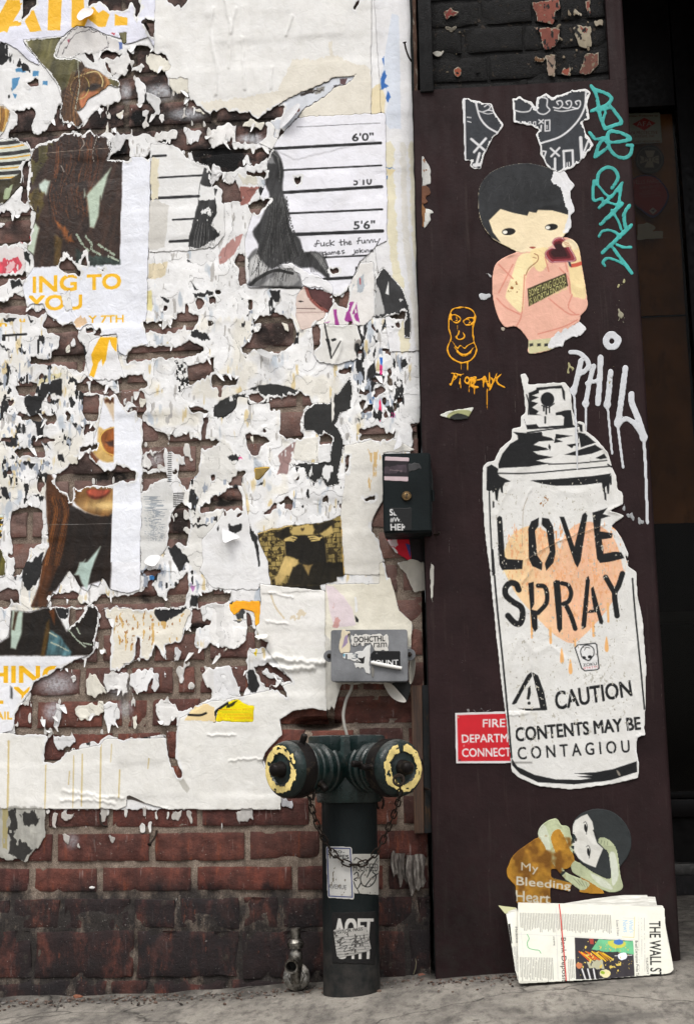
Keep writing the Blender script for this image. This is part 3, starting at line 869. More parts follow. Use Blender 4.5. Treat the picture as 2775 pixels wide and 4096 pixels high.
me.from_pydata(np.stack([U, BY + 0.005 - mo, W], -1).reshape(-1,3).tolist(), [], fq.tolist())
for p_ in me.polygons: p_.use_smooth = True
link('mortar', me, BLACKPAINT, pil)
bm = bmesh.new(); add_box(bm, ((PX0 + PX1) / 2,0.49,1.16),(PX1 - PX0 - 0.02,0.96,2.56))
from_bm('core', bm, BLACKPAINT, pil, smooth=False)
# narrow upright of black painted wood left of the bare bricks
xa, xb = at(1676,200, PY).x, at(1728,200, PY).x
bm = bmesh.new(); za = at(1690,372, PY).z
add_box(bm, ((xa + xb) / 2, PY + 0.008,(za + 2.45) / 2),(xb - xa, 0.03,2.45 - za),0.0015)
from_bm('upright', bm, BLACKWOOD, pil)

# peeling slats that close the corner between wall and pillar
PEEL = paint_metal('peeling_trim_paint', (0.09,0.052,0.038),(0.34,0.31,0.26), rough=0.8, amount=0.52, scale=70, bumpd=0.003, streak=(1,1,0.2))
DARKTRIM = paint_metal('dark_green_trim', (0.006,0.008,0.0078),(0.05,0.038,0.03), rough=0.6, amount=0.66, scale=60, bumpd=0.002, streak=(1,1,0.25))
tr = empty('corner_trim', (-0.07,0,0), 'narrow peeling slats in the corner between brick wall and maroon pillar', 'trim')
def wavy_slat(name, xa, xb, y0, y1, z0, z1, mat, amp, seed):
    bm = bmesh.new()
    n = 90
    rows = []
    for k in range(n + 1):
        z = z0 + (z1 - z0) * k / n
        a = amp * (float(vnoise(np.array(z * 1000.0), np.array(0.0),33,1, seed)) - 0.5) * 2
        b2 = amp * (float(vnoise(np.array(z * 1000.0), np.array(0.0),21,1, seed + 5)) - 0.5) * 2
        rows.append([bm.verts.new(q) for q in ((xa + a, y1, z),(xa + a, y0, z),(xb + b2, y0, z),(xb + b2, y1, z))])
    for r0, r1 in zip(rows, rows[1:]):
        for i in range(3): bm.faces.new((r0[i], r0[i + 1], r1[i + 1], r1[i]))
    bm.faces.new(rows[-1]); bm.faces.new(list(reversed(rows[0])))
    return from_bm(name, bm, mat, tr, angle=30)
tx = lambda x, y: at(x, y, -0.03).x
wavy_slat('slat', tx(1642,200), tx(1653,200),-0.020,0.02,-0.05,2.45, DARKTRIM, 0.0012,3)
wavy_slat('slat', tx(1653.5,200), tx(1666,200),-0.030,0.02,-0.05,2.45, PEEL, 0.0011,8)
wavy_slat('slat', tx(1667,200), PX0 - 0.0012,-0.022,0.02,-0.05,2.45, DARKTRIM, 0.0008,13)

# ------------------------------------------------------------------ recessed doorway
DY = 1.0
DARK = paint_metal('near_black_gloom', (0.004,0.0036,0.0036),(0.008,0.007,0.0065), rough=0.45, amount=0.6, scale=30, bumpd=0.0006)  # gloom of the recess put into the colour; also on the black kick plate
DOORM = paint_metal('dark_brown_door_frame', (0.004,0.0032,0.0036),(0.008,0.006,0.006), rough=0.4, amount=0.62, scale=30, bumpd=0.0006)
def slab(name, c, s, mat, label=None, cat=None, parent=None, kind=None, bevel=0.0):
    bm = bmesh.new(); add_box(bm, c, s, bevel)
    o = from_bm(name, bm, mat, parent)
    return tag(o, label, cat, kind=kind)
slab('doorway_wall', (1.36,1.15,1.4),(0.5,2.4,3.1), DARK, 'plastered side wall of the doorway recess, gloom painted in', 'wall')
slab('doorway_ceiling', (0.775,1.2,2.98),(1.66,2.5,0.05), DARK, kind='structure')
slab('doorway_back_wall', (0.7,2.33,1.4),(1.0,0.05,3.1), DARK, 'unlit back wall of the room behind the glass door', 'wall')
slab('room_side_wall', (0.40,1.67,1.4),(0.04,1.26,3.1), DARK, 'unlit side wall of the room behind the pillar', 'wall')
def zpx(x, y, Y): return at(x, y, Y).z
def xp(x, y, Y): return at(x, y, Y).x
STEP = paint_metal('worn_steel_plate', (0.030,0.029,0.030),(0.08,0.075,0.07), rough=0.5, amount=0.58, scale=60, bumpd=0.003, metallic=0.4)
zs0, zs1 = zpx(2735,3592, DY - 0.08), zpx(2735,3503, DY - 0.08)
slab('door_step', (0.75, DY + 0.15,(zs0 + zs1) / 2 - 0.03),(0.66,0.46, zs1 - zs0 + 0.06), STEP, 'dark steel plated step under the glass door', 'step')
SILVER = paint_metal('dull_aluminium', (0.07,0.068,0.066),(0.12,0.115,0.11), rough=0.45, amount=0.5, scale=60, bumpd=0.0006, metallic=0.5)
zt = zpx(2735,3455, DY - 0.06)
door = empty('glass_door', (0.75, DY, zt), 'dark framed glass door deep inside the doorway recess', 'door')
slab('threshold', (0.75, DY + 0.0,(zs1 + zt) / 2),(0.66,0.13, zt - zs1 - 0.0005), SILVER, parent=door, bevel=0.003)
stile_x = xp(2668,435, DY)
dl, dr = 0.435,1.09
dz1 = 2.94
def zd(y): return zpx(2735, y, DY)
slab('kick_plate', ((dl + dr) / 2, DY + 0.02,(zt + zd(3270)) / 2),(dr - dl, 0.03, zd(3270) - zt), DARK, parent=door)
slab('bottom_rail', ((dl + dr) / 2, DY + 0.006,(zd(3270) + zd(3195)) / 2),(dr - dl, 0.055, zd(3195) - zd(3270) - 0.001), SILVER if False else DOORM, parent=door, bevel=0.004)
slab('rail_trim', ((dl + dr) / 2, DY + 0.012,(zd(3195) + zd(3165)) / 2),(dr - dl, 0.03, zd(3165) - zd(3195) - 0.001), DARK, parent=door, bevel=0.003)
slab('stile', (stile_x + 0.062, DY + 0.004,(zd(3165) + dz1) / 2),(0.075,0.05, dz1 - zd(3165) - 0.002), DOORM, parent=door, bevel=0.003)
slab('stile', (dl + 0.02, DY + 0.004,(zd(3165) + dz1) / 2),(0.04,0.05, dz1 - zd(3165) - 0.002), DOORM, parent=door, bevel=0.003)
slab('top_rail', ((dl + 0.042 + stile_x + 0.022) / 2, DY + 0.004,(zd(430) + dz1) / 2),(stile_x + 0.022 - dl - 0.044,0.045, dz1 - zd(430)), DOORM, parent=door, bevel=0.003)
slab('stile', (1.07, DY + 0.004,(zd(3165) + dz1) / 2),(0.04,0.05, dz1 - zd(3165) - 0.002), DOORM, parent=door, bevel=0.003)
m_glass, t, b = new_mat('dirty_dark_glass')
t.nodes.remove(b)
tb = nn(t, 'ShaderNodeBsdfTransparent'); tb.inputs[0].default_value = (0.68,0.66,0.62,1)
gl = nn(t, 'ShaderNodeBsdfGlossy', Roughness=0.08); gl.inputs[0].default_value = (0.8,0.8,0.8,1)
mx = nn(t, 'ShaderNodeMixShader'); mx.inputs[0].default_value = 0.005
t.links.new(tb.outputs[0], mx.inputs[1]); t.links.new(gl.outputs[0], mx.inputs[2])
t.links.new(mx.outputs[0], t.nodes['Material Output'].inputs[0])
slab('pane', ((dl + 0.04 + stile_x + 0.0245) / 2, DY + 0.006,(zd(3165) + zd(430)) / 2),(stile_x + 0.0245 - dl - 0.04,0.006, zd(430) - zd(3165)), m_glass, parent=door)
slab('pane', ((1.05 + stile_x + 0.1) / 2, DY + 0.006,(zd(3165) + dz1) / 2),(1.05 - stile_x - 0.1,0.006, dz1 - zd(3165)), m_glass, parent=door)
CARD = paint_metal('brown_cardboard', (0.27,0.115,0.038),(0.18,0.077,0.028), rough=0.9, amount=0.5, scale=14, bumpd=0.0005, streak=(1,1,0.5))
zc0, zc1 = zd(2080), zd(432)
def cardboard(name, z0, z1, x1, y, lab):
    bm = bmesh.new()
    rows = []
    for k in range(13):
        z = z0 + (z1 - z0) * k / 12
        w_ = 0.004 * math.sin(k * 1.3)
        rows.append([bm.verts.new(q) for q in ((dl + 0.045, y + w_, z),(x1, y + w_, z),(x1, y + w_ + 0.005, z),(dl + 0.045, y + w_ + 0.005, z))])
    for r0, r1 in zip(rows, rows[1:]):
        for i in range(4): bm.faces.new((r0[i], r0[(i + 1) % 4], r1[(i + 1) % 4], r1[i]))
    bm.faces.new(rows[-1]); bm.faces.new(list(reversed(rows[0])))
    return tag(from_bm(name, bm, CARD, None), lab, 'cardboard')
cardboard('cardboard_sheet', zd(1243) + 0.001, zc1, stile_x + 0.018, DY + 0.032, 'upper brown cardboard sheet behind the door glass, with stickers')['group'] = 'cardboard behind the door glass'
cardboard('cardboard_sheet', zc0, zd(1243) - 0.001, stile_x + 0.02, DY + 0.046, 'lower brown cardboard sheet behind the door glass, bare')['group'] = 'cardboard behind the door glass'
COUNTER = paint_metal('grey_laminate', (0.06,0.06,0.06),(0.09,0.09,0.09), rough=0.6, amount=0.6, scale=20)
cn = empty('counter', (0.75,1.6,0.1), 'grey topped counter standing inside behind the door glass', 'counter')
slab('counter_top', (0.74,1.66, zpx(2740,2470,1.5)),(0.6,0.36,0.035), COUNTER, parent=cn)
slab('counter_base', (0.74,1.68, zpx(2740,2470,1.5) / 2 - 0.02),(0.55,0.30, zpx(2740,2470,1.5) - 0.0), DARK, parent=cn)
# ------------------------------------------------------------------ torn posters on the brick wall
W = (0.90,0.90,0.905); CW = (0.90,0.915,0.945); CRM = (0.89,0.887,0.88); CRD = (0.85,0.82,0.74)
KK = (0.135,0.135,0.14); YEL = (0.93,0.71,0.10); GRY = (0.80,0.80,0.81)
SHEETS = {}
def sid(key, name, label, cat='poster', group=None, gloss=False):
    SHEETS[key] = (len(SHEETS) + 1, name, label, cat, group, gloss)
    return SHEETS[key][0]
RES = sid('res', 'paper_residue', 'layered white and cream remains of old posters stuck to the bricks', 'paper')
CT = sid('ct', 'blank_poster', 'blank cream poster at the top, bricks showing through as relief')
RS = sid('rs', 'paper_strip', 'whitewashed paper strip with blue flecks along the wall corner', 'paper')
MUG = sid('mug', 'height_chart_poster', 'black and white height chart poster with long haired figure and scrawled line')
MUGL = sid('mugl', 'height_chart_poster', 'torn left half of the height chart poster with black stripes')
YT = sid('yt', 'yellow_letter_poster', 'torn poster with big yellow letters at the top left corner', gloss=True)
YP = sid('yp', 'portrait_poster', 'torn olive portrait fragment with round glasses, below the big yellow letters', gloss=True)
YM = sid('ym', 'portrait_poster', 'dark brown hair poster with yellow words ING TO below it', gloss=True)
SH = sid('sh', 'portrait_poster', 'striped shirt poster scrap at the left edge of the wall', gloss=True)
YL = sid('yl', 'portrait_poster', 'portrait poster with red lips, orange lens and wide white border', gloss=True)
YL2 = sid('yl2', 'portrait_poster', 'lower left poster piece with teal cloth above yellow letters HING', gloss=True)
YF = sid('yf', 'portrait_poster', 'narrow olive and striped poster strip at the left edge, low down', gloss=True)
Y7 = sid('y7', 'poster_scrap', 'white poster scrap with a fat yellow numeral seven', 'paper', gloss=True)
BOT = sid('bot', 'blank_poster', 'big blank cream poster with tan drips covering the lower wall')
SEP = sid('sep', 'sepia_photo_poster', 'sepia photo poster of a figure in dark shorts before a brick wall')
SEP2 = sid('sep2', 'poster_scrap', 'tiny sepia brick photo corner with a yellow rim', 'paper')
COLM = sid('colm', 'poster_scrap', 'cream and pink paper column above the grey junction box', 'paper')
PINK = sid('pink', 'poster_scrap', 'flesh pink drawing scrap with a dark red band under the height chart', 'paper')
PURP = sid('purp', 'poster_scrap', 'white paper scrap with purple letter fragments', 'paper')
BPH = sid('bph', 'poster_scrap', 'black photo fragment curving down beside the whitewashed strip', 'paper')
FLAP = sid('flap', 'poster_scrap', 'loose off white flap with a black diagonal edge under the purple letters', 'paper')
BIRD = sid('bird', 'poster_scrap', 'black bird shaped print fragment in the middle of the wall', 'paper')
ARC = sid('arc', 'poster_scrap', 'black curved print fragment with rounded end left of the bird shape', 'paper')
ORN = sid('orn', 'poster_scrap', 'orange sticker remnant with rounded corner beside a black oval', 'paper')
YSC = sid('ysc', 'poster_scrap', 'bright yellow sticker remnant with a thick black stroke', 'paper')
RED = sid('red', 'poster_scrap', 'red and black pointed paper scrap under the key box', 'paper')
GSC = sid('gsc', 'poster_scrap', 'grey torn paper piece low beside the corner slats', 'paper')
SOOT = sid('soot', 'poster_scrap', 'sooty grey paper peeling off the bricks under the cream poster', 'paper')
RED2 = sid('red2', 'poster_scrap', 'red and pink stained scrap at the left edge beside the hair poster', 'paper')
CP1 = sid('cp1', 'poster_scrap', 'cream paper patch with rusty speckles and a black half disc', 'paper')
CP2 = sid('cp2', 'poster_scrap', 'pale printed strip with fine grey lines left of the sepia photo', 'paper')
CP3 = sid('cp3', 'poster_scrap', 'smooth cream sheet under the bird shape, left of the key box', 'paper')
CP4 = sid('cp4', 'poster_scrap', 'white sheet left of the sepia photo with a thin black tear', 'paper')

c = Canvas(-150,-130,1710,3510,3.0,5)
R1 = P('S', (-200,-200),(1640,-200),(1648,300),(1660,800),(1672,1200),(1682,1500),(1682,1720),(1640,1800),(1640,1900),(1530,1980),(1500,2040),(1490,2090),(1516,2160),(1545,2300),(1582,2393),(1600,2440),(1648,2493),(1642,2590),(1620,2640),
       (1310,2740),(1305,2835),(1240,2830),(1170,2845),(1120,2880),(1130,2935),(1060,3000),(1050,3030),(1115,3180),(1118,3237),(-200,3237))
c.sheet(R1, lambda X, Y: np.stack([0.905 + 0 * X, 0.905 + 0 * X, 0.908 + 0 * X], -1), RES, 0.0004,0.4, var=0.07)
# general mottling of the residue: creamy, bluish and yellowed patches
c.speck(P('S', (-150,1250),(1690,1250),(1600,2500),(-150,3000)),(0.87,0.845,0.78),0.39,31,60,70, var=0.06, feather=0.10, k=0.5)
c.speck(P('S', (-150,1250),(1690,1250),(1600,2500),(-150,3000)),(0.83,0.745,0.55),0.25,91,12,46, var=0.06, feather=0.08, k=0.8)
c.speck(P('S', (-150,250),(1690,450),(1600,2500),(-150,2700)),(0.745,0.775,0.81),0.27,41,20,60, var=0.06, feather=0.08)
c.speck(P('S', (-150,450),(1690,650),(1600,2500),(-150,2700)),(0.70,0.69,0.68),0.25,48,9,30, var=0.06)

# ---- sheets, lowest first
c.sheet(P('S', (618,-200),(1485,-200),(1483,470),(1500,560),(1180,640),(1010,560),(850,520),(790,480),(690,400),(618,330)), CRM, CT, 0.0011,0.15, var=0.045)
c.ink(P('B', (560,420),(760,400),(820,390),(810,290),(840,280),(840,380),(900,400),(1000,440),(1100,470),(1120,800),(560,830),(-100,820),(-100,720),(450,640)),(0.87,0.85,0.805),0.5, [CT])
c.sheet(P('S', (1485,-200),(1640,-200),(1648,300),(1660,800),(1672,1200),(1680,1405),(1560,1410),(1500,1000),(1540,700)),(0.89,0.89,0.90), RS, 0.0012,0.2, var=0.05)
for x0, w_, cc in ((1235,60,(0.87,0.845,0.75)),(1330,40,(0.86,0.85,0.83)),(1400,50,(0.88,0.86,0.79))):
    c.line(P('D', (x0,-300),(x0 + 20,300),(x0 + 90,900),(x0 + 110,1140)), w_ * 0.57, cc, only=[RS], curve=True, rough=0.8, var=0.06)
c.ink(P('B', (1110,620),(1170,580),(1215,690),(1200,790),(1110,790)),(0.89,0.84,0.71),0.3)
c.ink(P('B', (1250,90),(1300,110),(1320,900),(1240,900),(1200,850),(1230,700),(1180,520)),(0.835,0.86,0.905),0.2, [RS])
for q in (((1195,490),(1215,530),(1200,580),(1230,600),(1175,625),(1175,540)),((1225,630),(1250,680),(1230,715),(1215,690)),((1210,1165),(1275,1180),(1240,1180)),((1205,1225),(1230,1225),(1225,1250)),((1180,400),(1195,390),(1190,460))):
    c.ink(P('B', *q),(0.22,0.42,0.70),0.35)
c.ink(P('B', (1215,1180),(1280,1188),(1235,1240)),(0.88,0.82,0.66))

# height chart, right part
MQ = P('B', (560,850),(590,822),(1205,790),(1222,1399)) + P('D', (1218,375),(1145,410),(1090,470),(1020,530),(965,680),(945,720),(880,762),(830,745),(800,720),(640,705),(250,700),(232,640),(232,500),(232,360),(280,190),(330,90)) + P('B', (370,1290),(350,1180),(440,1010),(480,950))
c.sheet(MQ, (0.905,0.905,0.935), MUG, 0.0016,0.25, var=0.03)
LN = [('B', (430,1040),(1175,1000),20),('B', (480,1191),(1180,1157),12),('B', (480,1348),(1183,1306),22),('B', (590,889),(1172,860),3),('D', (470,184),(1185,153),14),
      ('D', (500,332),(1188,304),24),('D', (760,490),(1090,475),12),('D', (780,642),(1002,628),22)]
for cr, a_, b_, w_ in LN: c.line(P(cr, a_, b_), w_ * 0.572,(0.16,0.16,0.17), only=[MUG], rough=0.12)
def tq(cr, x0, x1, y0, y1, dy=0.0):
    return P(cr, (x0, y0),(x1, y0 + dy),(x1, y1 + dy),(x0, y1))
c.text("6'0\"", tq('B', 977,1124,934,988,-6),(0.17,0.17,0.18),0.022, [MUG])
c.text("5'10\"", tq('B', 985,1138,1240,1296,-6),(0.17,0.17,0.18),0.022, [MUG])
c.ink(P('B', (960,1215),(1175,1205),(1175,1250),(960,1262)),(0.90,0.90,0.93),0.2, [MUG])
c.text("5'6\"", tq('D', 987,1134,236,293,-6),(0.17,0.17,0.18),0.022, [MUG])
c.text("5", tq('D', 995,1040,555,607,-2),(0.17,0.17,0.18),0.022, [MUG])
# the scrawl, stroke by stroke
def pen(cr, strokes, w_, col, only=None, **kw):
    for s_ in strokes: c.line(P(cr, *s_), w_, col, only=only, curve=True, **kw)
pen('D', [[(745,375),(732,372),(728,395),(722,412),(712,408)], [(715,396),(748,390)], [(757,388),(760,408),(778,404),(780,386),(784,408)], [(812,388),(796,392),(798,408),(814,404)], [(822,368),(824,408)], [(850,376),(826,394),(850,404)],
          [(896,366),(898,402),(908,400)], [(886,384),(912,378)], [(920,364),(922,402),(928,384),(940,384),(942,400)], [(952,390),(966,386),(962,376),(952,384),(956,400),(972,396)],
          [(1034,352),(1022,354),(1020,376),(1016,394)], [(1008,376),(1036,370)], [(1044,370),(1046,388),(1060,386),(1062,368),(1066,388)], [(1076,388),(1078,370),(1090,368),(1094,386)], [(1102,386),(1106,368),(1118,368),(1122,384)], [(1132,362),(1136,380),(1150,378)], [(1170,358),(1156,384),(1146,404)],
          [(790,452),(772,456),(772,472),(790,466),(790,450),(794,486),(780,506)], [(806,456),(800,468),(816,466),(818,452),(822,468)], [(832,468),(834,452),(844,454),(846,466),(848,452),(860,452),(862,464)], [(872,458),(888,452),(880,444),(872,456),(878,466),(892,462)], [(918,440),(904,444),(910,452),(922,456),(908,464)],
          [(992,436),(994,462),(980,470)], [(1006,440),(1002,456),(1016,456),(1016,440),(1006,440)], [(1028,428),(1030,456)], [(1050,436),(1032,446),(1052,454)], [(1062,440),(1064,452)], [(1074,452),(1076,438),(1088,438),(1090,450)], [(1112,436),(1100,442),(1104,452),(1116,446),(1118,436),(1122,450)]],
    3.2,(0.10,0.10,0.11), [MUG, RES])
# figure: hair, shoulders
c.ink(smooth_path(P('D', (320,430),(250,490),(235,560),(260,640),(250,690),(420,704),(600,712),(625,650),(580,580),(500,560),(400,570)), closed=True),(0.38,0.38,0.385),0.1, [MUG], soft=8, var=0.25)
c.ink(smooth_path(P('D', (265,510),(330,468),(420,500),(428,556),(300,630),(262,650)), closed=True),(0.74,0.74,0.74),0.1, [MUG], soft=8, var=0.15)
c.ink(P('D', (470,560),(580,560),(610,640),(560,690),(330,690),(430,620)),(0.55,0.55,0.55),0.2, [MUG], soft=8, var=0.3)
c.line(P('D', (265,680),(330,630),(440,580),(560,600)),12,(0.16,0.16,0.16), only=[MUG], curve=True, rough=0.5)
c.ink(P('D', (330,690),(480,690),(640,690),(600,720),(490,712)),(0.14,0.14,0.14),0.2, [MUG], soft=8)
HAIR = smooth_path(P('B', (430,1050),(480,1110),(497,1200),(490,1300)) + P('D', (500,50),(520,110),(530,200),(550,300),(610,360),(640,450),(720,448),(790,510),(820,640),(780,620),(700,560),(620,560),(540,520),(480,540),(420,570),(370,540),(320,470),(320,400),(280,310),(330,240),(370,150),(400,60)) + P('B', (370,1290),(372,1180),(400,1110)),3, True)
c.ink(HAIR, (0.215,0.215,0.22),0.12, [MUG], soft=8, var=0.35)
rr = random.Random(5)
for k in range(90):
    x = 400 + 120 * rr.random(); dx = (x - 455) / 75.0 + rr.uniform(-0.25,0.25)
    c.line(P('D', (x, 60 + 60 * rr.random()),(x + 40 * dx, 260),(x + 110 * dx, 420),(x + 140 * dx + 10,480 + 80 * rr.random())), rr.uniform(1.0,2.4),(rr.choice([0.13,0.15,0.27,0.30,0.36,0.2]),) * 3, only=[MUG], curve=True, dry=0.5)
for k in range(26):
    x = 300 + 11 * k
    c.line(P('D', (330 + 9 * k, 400),(x + 20 * math.sin(k),500),(x - 30 + 14 * math.sin(2.1 * k),620 + 40 * math.sin(k * 1.7))),1.7,(0.17,) * 3, only=[MUG], curve=True, dry=0.45)
c.ink(smooth_path(P('D', (690,456),(750,470),(792,530),(805,600),(770,560),(730,500)), closed=True),(0.60,0.60,0.60),0.1, [MUG], soft=8, var=0.2)
for k in range(14):
    x = 650 + 9 * k
    c.line(P('D', (x, 450),(x + 22,500),(x + 40 + k, 590)),2.2,(0.15,) * 3, only=[MUG], curve=True)
c.ink(P('B', (380,1110),(420,1090),(440,1150),(400,1140)),(0.55,0.55,0.56),0.3, [MUG], soft=8, var=0.3)
for q in (((415,1060),(452,1100),(470,1180),(470,1270)),((440,1060),(470,1120))):
    c.line(P('B', *q),4,(0.42,) * 3, only=[MUG], curve=True, dry=0.4)
c.sheet(P('D', (470,545),(540,525),(610,550),(680,600),(740,620),(832,680),(838,760),(770,705),(650,690),(628,660),(620,600),(560,570)),(0.90,0.90,0.91), RES, 0.0008,0.5)
c.speck(P('D', (640,650),(830,690),(838,760),(660,720)),(0.60,0.64,0.69),0.5,5,5,30)
# height chart, left part
c.sheet(P('A', (1055,1000),(1240,1020),(1290,1090),(1400,1150),(1500,1165),(1560,1190),(1574,1399)) + P('C', (1560,0),(1574,330),(1500,420),(1370,440),(1040,455),(1040,0)),(0.885,0.885,0.885), MUGL, 0.0012,0.3, var=0.04)
for a_, b_, w_ in (((1058,1094),(1160,1088),18),((1058,1246),(1420,1226),13),((1058,1388),(1390,1372),20)):
    c.line(P('A', a_, b_), w_ * 0.572,(0.17,0.17,0.18), only=[MUGL], rough=0.2)
for a_, b_, w_ in (((1210,226),(1357,218),13),((1190,378),(1357,370),20)):
    c.line(P('C', a_, b_), w_ * 0.572,(0.17,0.17,0.18), only=[MUGL], rough=0.2)
c.line(P('A', (1055,1065),(1055,1399)) + P('C', (1042,180)),3,(0.15,) * 3, only=[MUGL])
c.ink(P('A', (1060,1100),(1120,1100),(1110,1399),(1060,1399)),(0.86,0.83,0.74),0.8, [MUGL])
c.ink(P('C', (1040,100),(1110,90),(1180,120),(1150,420),(1040,440)),(0.80,0.79,0.77),0.5, [MUGL])
c.ink(P('A', (1430,1175),(1545,1185),(1535,1290),(1500,1399),(1385,1399),(1405,1290)) + P('C', (1500,0),(1520,180),(1470,260),(1540,330),(1500,360),(1390,430),(1315,415),(1325,340),(1350,250),(1385,120),(1395,0)),(0.225,0.225,0.23),0.25, [MUGL], var=0.25)
c.speck(P('C', (1385,120),(1510,120),(1500,250),(1370,230)),(0.88,) * 3,0.48,8,5,9, only=[MUGL])
for k in range(16):
    c.line(P('C', (1370 + 8 * k, 250),(1340 + 11 * k, 340),(1330 + 11 * k, 430)),1.8,(rr.choice([0.12,0.4,0.5]),) * 3, only=[MUGL], curve=True, dry=0.4)
# beige figure, purple letters, black photo, flap
c.sheet(P('D', (580,770),(640,680),(690,780),(790,870),(780,910),(740,930),(690,985),(620,990),(585,920)),(0.835,0.765,0.73), PINK, 0.0004,0.4, var=0.05)
c.sheet(P('D', (648,690),(700,710),(830,735),(835,840),(800,870),(730,810),(680,770)),(0.31,0.20,0.20), PINK, 0.0002,0.4, var=0.3)
c.line(P('D', (655,695),(680,765),(730,820),(800,872)),15,(0.55,0.32,0.29), only=[PINK], curve=True, dry=0.35)
c.line(P('D', (668,700),(700,780),(760,830)),3,(0.16,0.11,0.10), only=[PINK], curve=True)
for q in (((595,796),(615,790),(638,798),(615,803)),): c.ink(P('D', *q),(0.15,0.12,0.12),0, [PINK])
c.line(P('D', (588,845),(720,848)),3,(0.35,0.26,0.24), only=[PINK]); c.line(P('D', (590,876),(780,872)),2.5,(0.6,0.5,0.48), only=[PINK], curve=True)
c.sheet(P('D', (770,960),(850,795),(945,825),(960,690),(1030,540),(1130,530),(1130,900),(1060,970),(1030,960),(860,980)),(0.885,0.875,0.865), PURP, 0.0010,0.5, fringe=3)
for q in (((843,850),(868,848),(873,900),(890,960),(860,966)),((940,800),(988,800),(960,870),(985,955),(925,930),(940,860)),((978,880),(1008,808),(1016,880),(1032,945),(1005,930)),((780,942),(820,935),(815,944))):
    c.ink(P('D', *q),(0.62,0.25,0.56),0.25, [PURP], wear=0.22)
c.ink(P('D', (980,700),(1075,600),(1080,690),(1010,750),(975,740)),(0.66,0.69,0.72),0.8, [PURP], wear=0.45)
c.line(P('D', (1030,636),(1034,676)),4,(0.7,0.2,0.2), only=[PURP])
c.sheet(P('D', (1135,640),(1190,555),(1250,620),(1330,710),(1365,800),(1392,920),(1385,1055),(1338,1050),(1340,930),(1360,862),(1210,905),(1130,915)),(0.20,0.20,0.205), BPH, 0.0010,0.25, fringe=3, var=0.4)
c.ink(P('D', (1130,650),(1165,720),(1205,880),(1130,912)),(0.72,0.72,0.72),0.4, [BPH], wear=0.4)
c.ink(P('D', (1208,742),(1230,655),(1233,752)),(0.87,) * 3,0, [BPH])
c.speck(P('D', (1260,760),(1350,760),(1360,850),(1250,850)),(0.8,) * 3,0.45,4,6,8, only=[BPH])
c.sheet(P('D', (700,1160),(745,955),(790,948),(860,960),(1010,960),(1045,1080),(1010,1200),(900,1232),(740,1225)),(0.86,0.855,0.84), FLAP, 0.0022,0.4, fringe=4, var=0.05)
c.line(P('D', (785,960),(830,1195)),7,(0.14,) * 3, only=[FLAP], rough=0.6); c.line(P('D', (833,1190),(895,1075)),4,(0.2,) * 3, only=[FLAP], rough=0.6)
c.ink(oval('D', 1018,1105,26,46,0.2),(0.52,0.50,0.48),0.2, [FLAP], var=0.3)
c.ink(P('D', (790,1060),(815,1060),(830,1150),(805,1110)),(0.13,) * 3,0.3, [FLAP]); c.ink(P('D', (995,1050),(1040,1120),(1015,1200),(1000,1150)),(0.13,) * 3,0.5, [FLAP], wear=0.4)
c.ink(oval('D', 848,1060,18,10),(0.15,) * 3,0.3, [FLAP])
c.crease(P('D', (900,1080),(880,1160),(850,1225)),8,0.003)

# yellow-letter posters ------------------------------------------------
c.sheet(P('A', (-300,-300),(1085,-300),(1080,335),(1040,255),(960,290),(870,312),(850,270),(740,240),(640,190),(540,178),(480,220),(430,268),(160,278),(195,350),(250,400),(280,460),(200,420),(130,350),(60,310),(0,290),(-300,290)),(0.87,0.875,0.93), YT, 0.0016,0.12, var=0.03)
for q in (((55,0),(165,0),(160,45),(95,148),(150,146),(150,178),(70,186),(52,230),(30,215),(-60,260),(-60,200)),((175,150),(212,68),(238,72),(292,216),(212,222)),((345,-60),(437,-60),(426,212),(334,214)),
          ((503,-60),(588,-60),(592,60),(660,48),(692,92),(722,68),(768,100),(740,187),(690,188),(620,130),(588,188),(502,192)),((804,95),(835,112),(892,122),(893,176),(804,180))):
    c.ink(P('A', *q), YEL, 0.12, [YT])
OL = (0.38,0.365,0.235)
def olive(X, Y):
    k = np.clip((Y - 150) / 300,0,1)
    return np.stack([0.40 - 0.10 * k, 0.385 - 0.11 * k, 0.25 - 0.10 * k], -1)
c.sheet(P('A', (163,278),(445,256),(400,340),(388,390),(420,405),(520,400),(572,430),(595,470),(690,500),(750,540),(832,560),(852,600),(820,612),(760,592),(740,620),(680,660),(620,690),(592,740),(560,768),(528,775),(582,850),(545,893),(490,872),(440,862),(428,780),(436,700),(412,610),(382,560),(330,490),(272,430),(228,370)), olive, YP, 0.0015,0.2, fringe=5, var=0.10)
c.ink(smooth_path(P('A', (436,640),(500,580),(548,470),(590,430),(700,510),(600,700),(560,768),(528,775),(582,850),(545,893),(490,872),(440,862),(428,760)),3, True),(0.235,0.155,0.095),0.15, [YP], soft=9, var=0.35)
c.ink(smooth_path(P('A', (592,475),(690,500),(750,540),(772,590),(735,625),(680,665),(600,735),(574,752),(552,668),(610,610),(582,540)),3, True),(0.60,0.42,0.26),0.1, [YP], soft=9, var=0.35)
c.ink(smooth_path(P('A', (585,520),(640,505),(735,555),(740,600),(680,650),(600,640),(575,580)),3, True),(0.40,0.27,0.14),0.1, [YP], soft=9, var=0.4)
c.ink(smooth_path(P('A', (600,635),(640,590),(690,588),(715,600),(660,632)),3, True),(0.13,0.085,0.06),0.1, [YP], soft=9)
c.ink(smooth_path(P('A', (560,690),(600,650),(690,640),(620,690),(590,745),(570,752)),3, True),(0.68,0.42,0.28),0.1, [YP], soft=9, var=0.2)
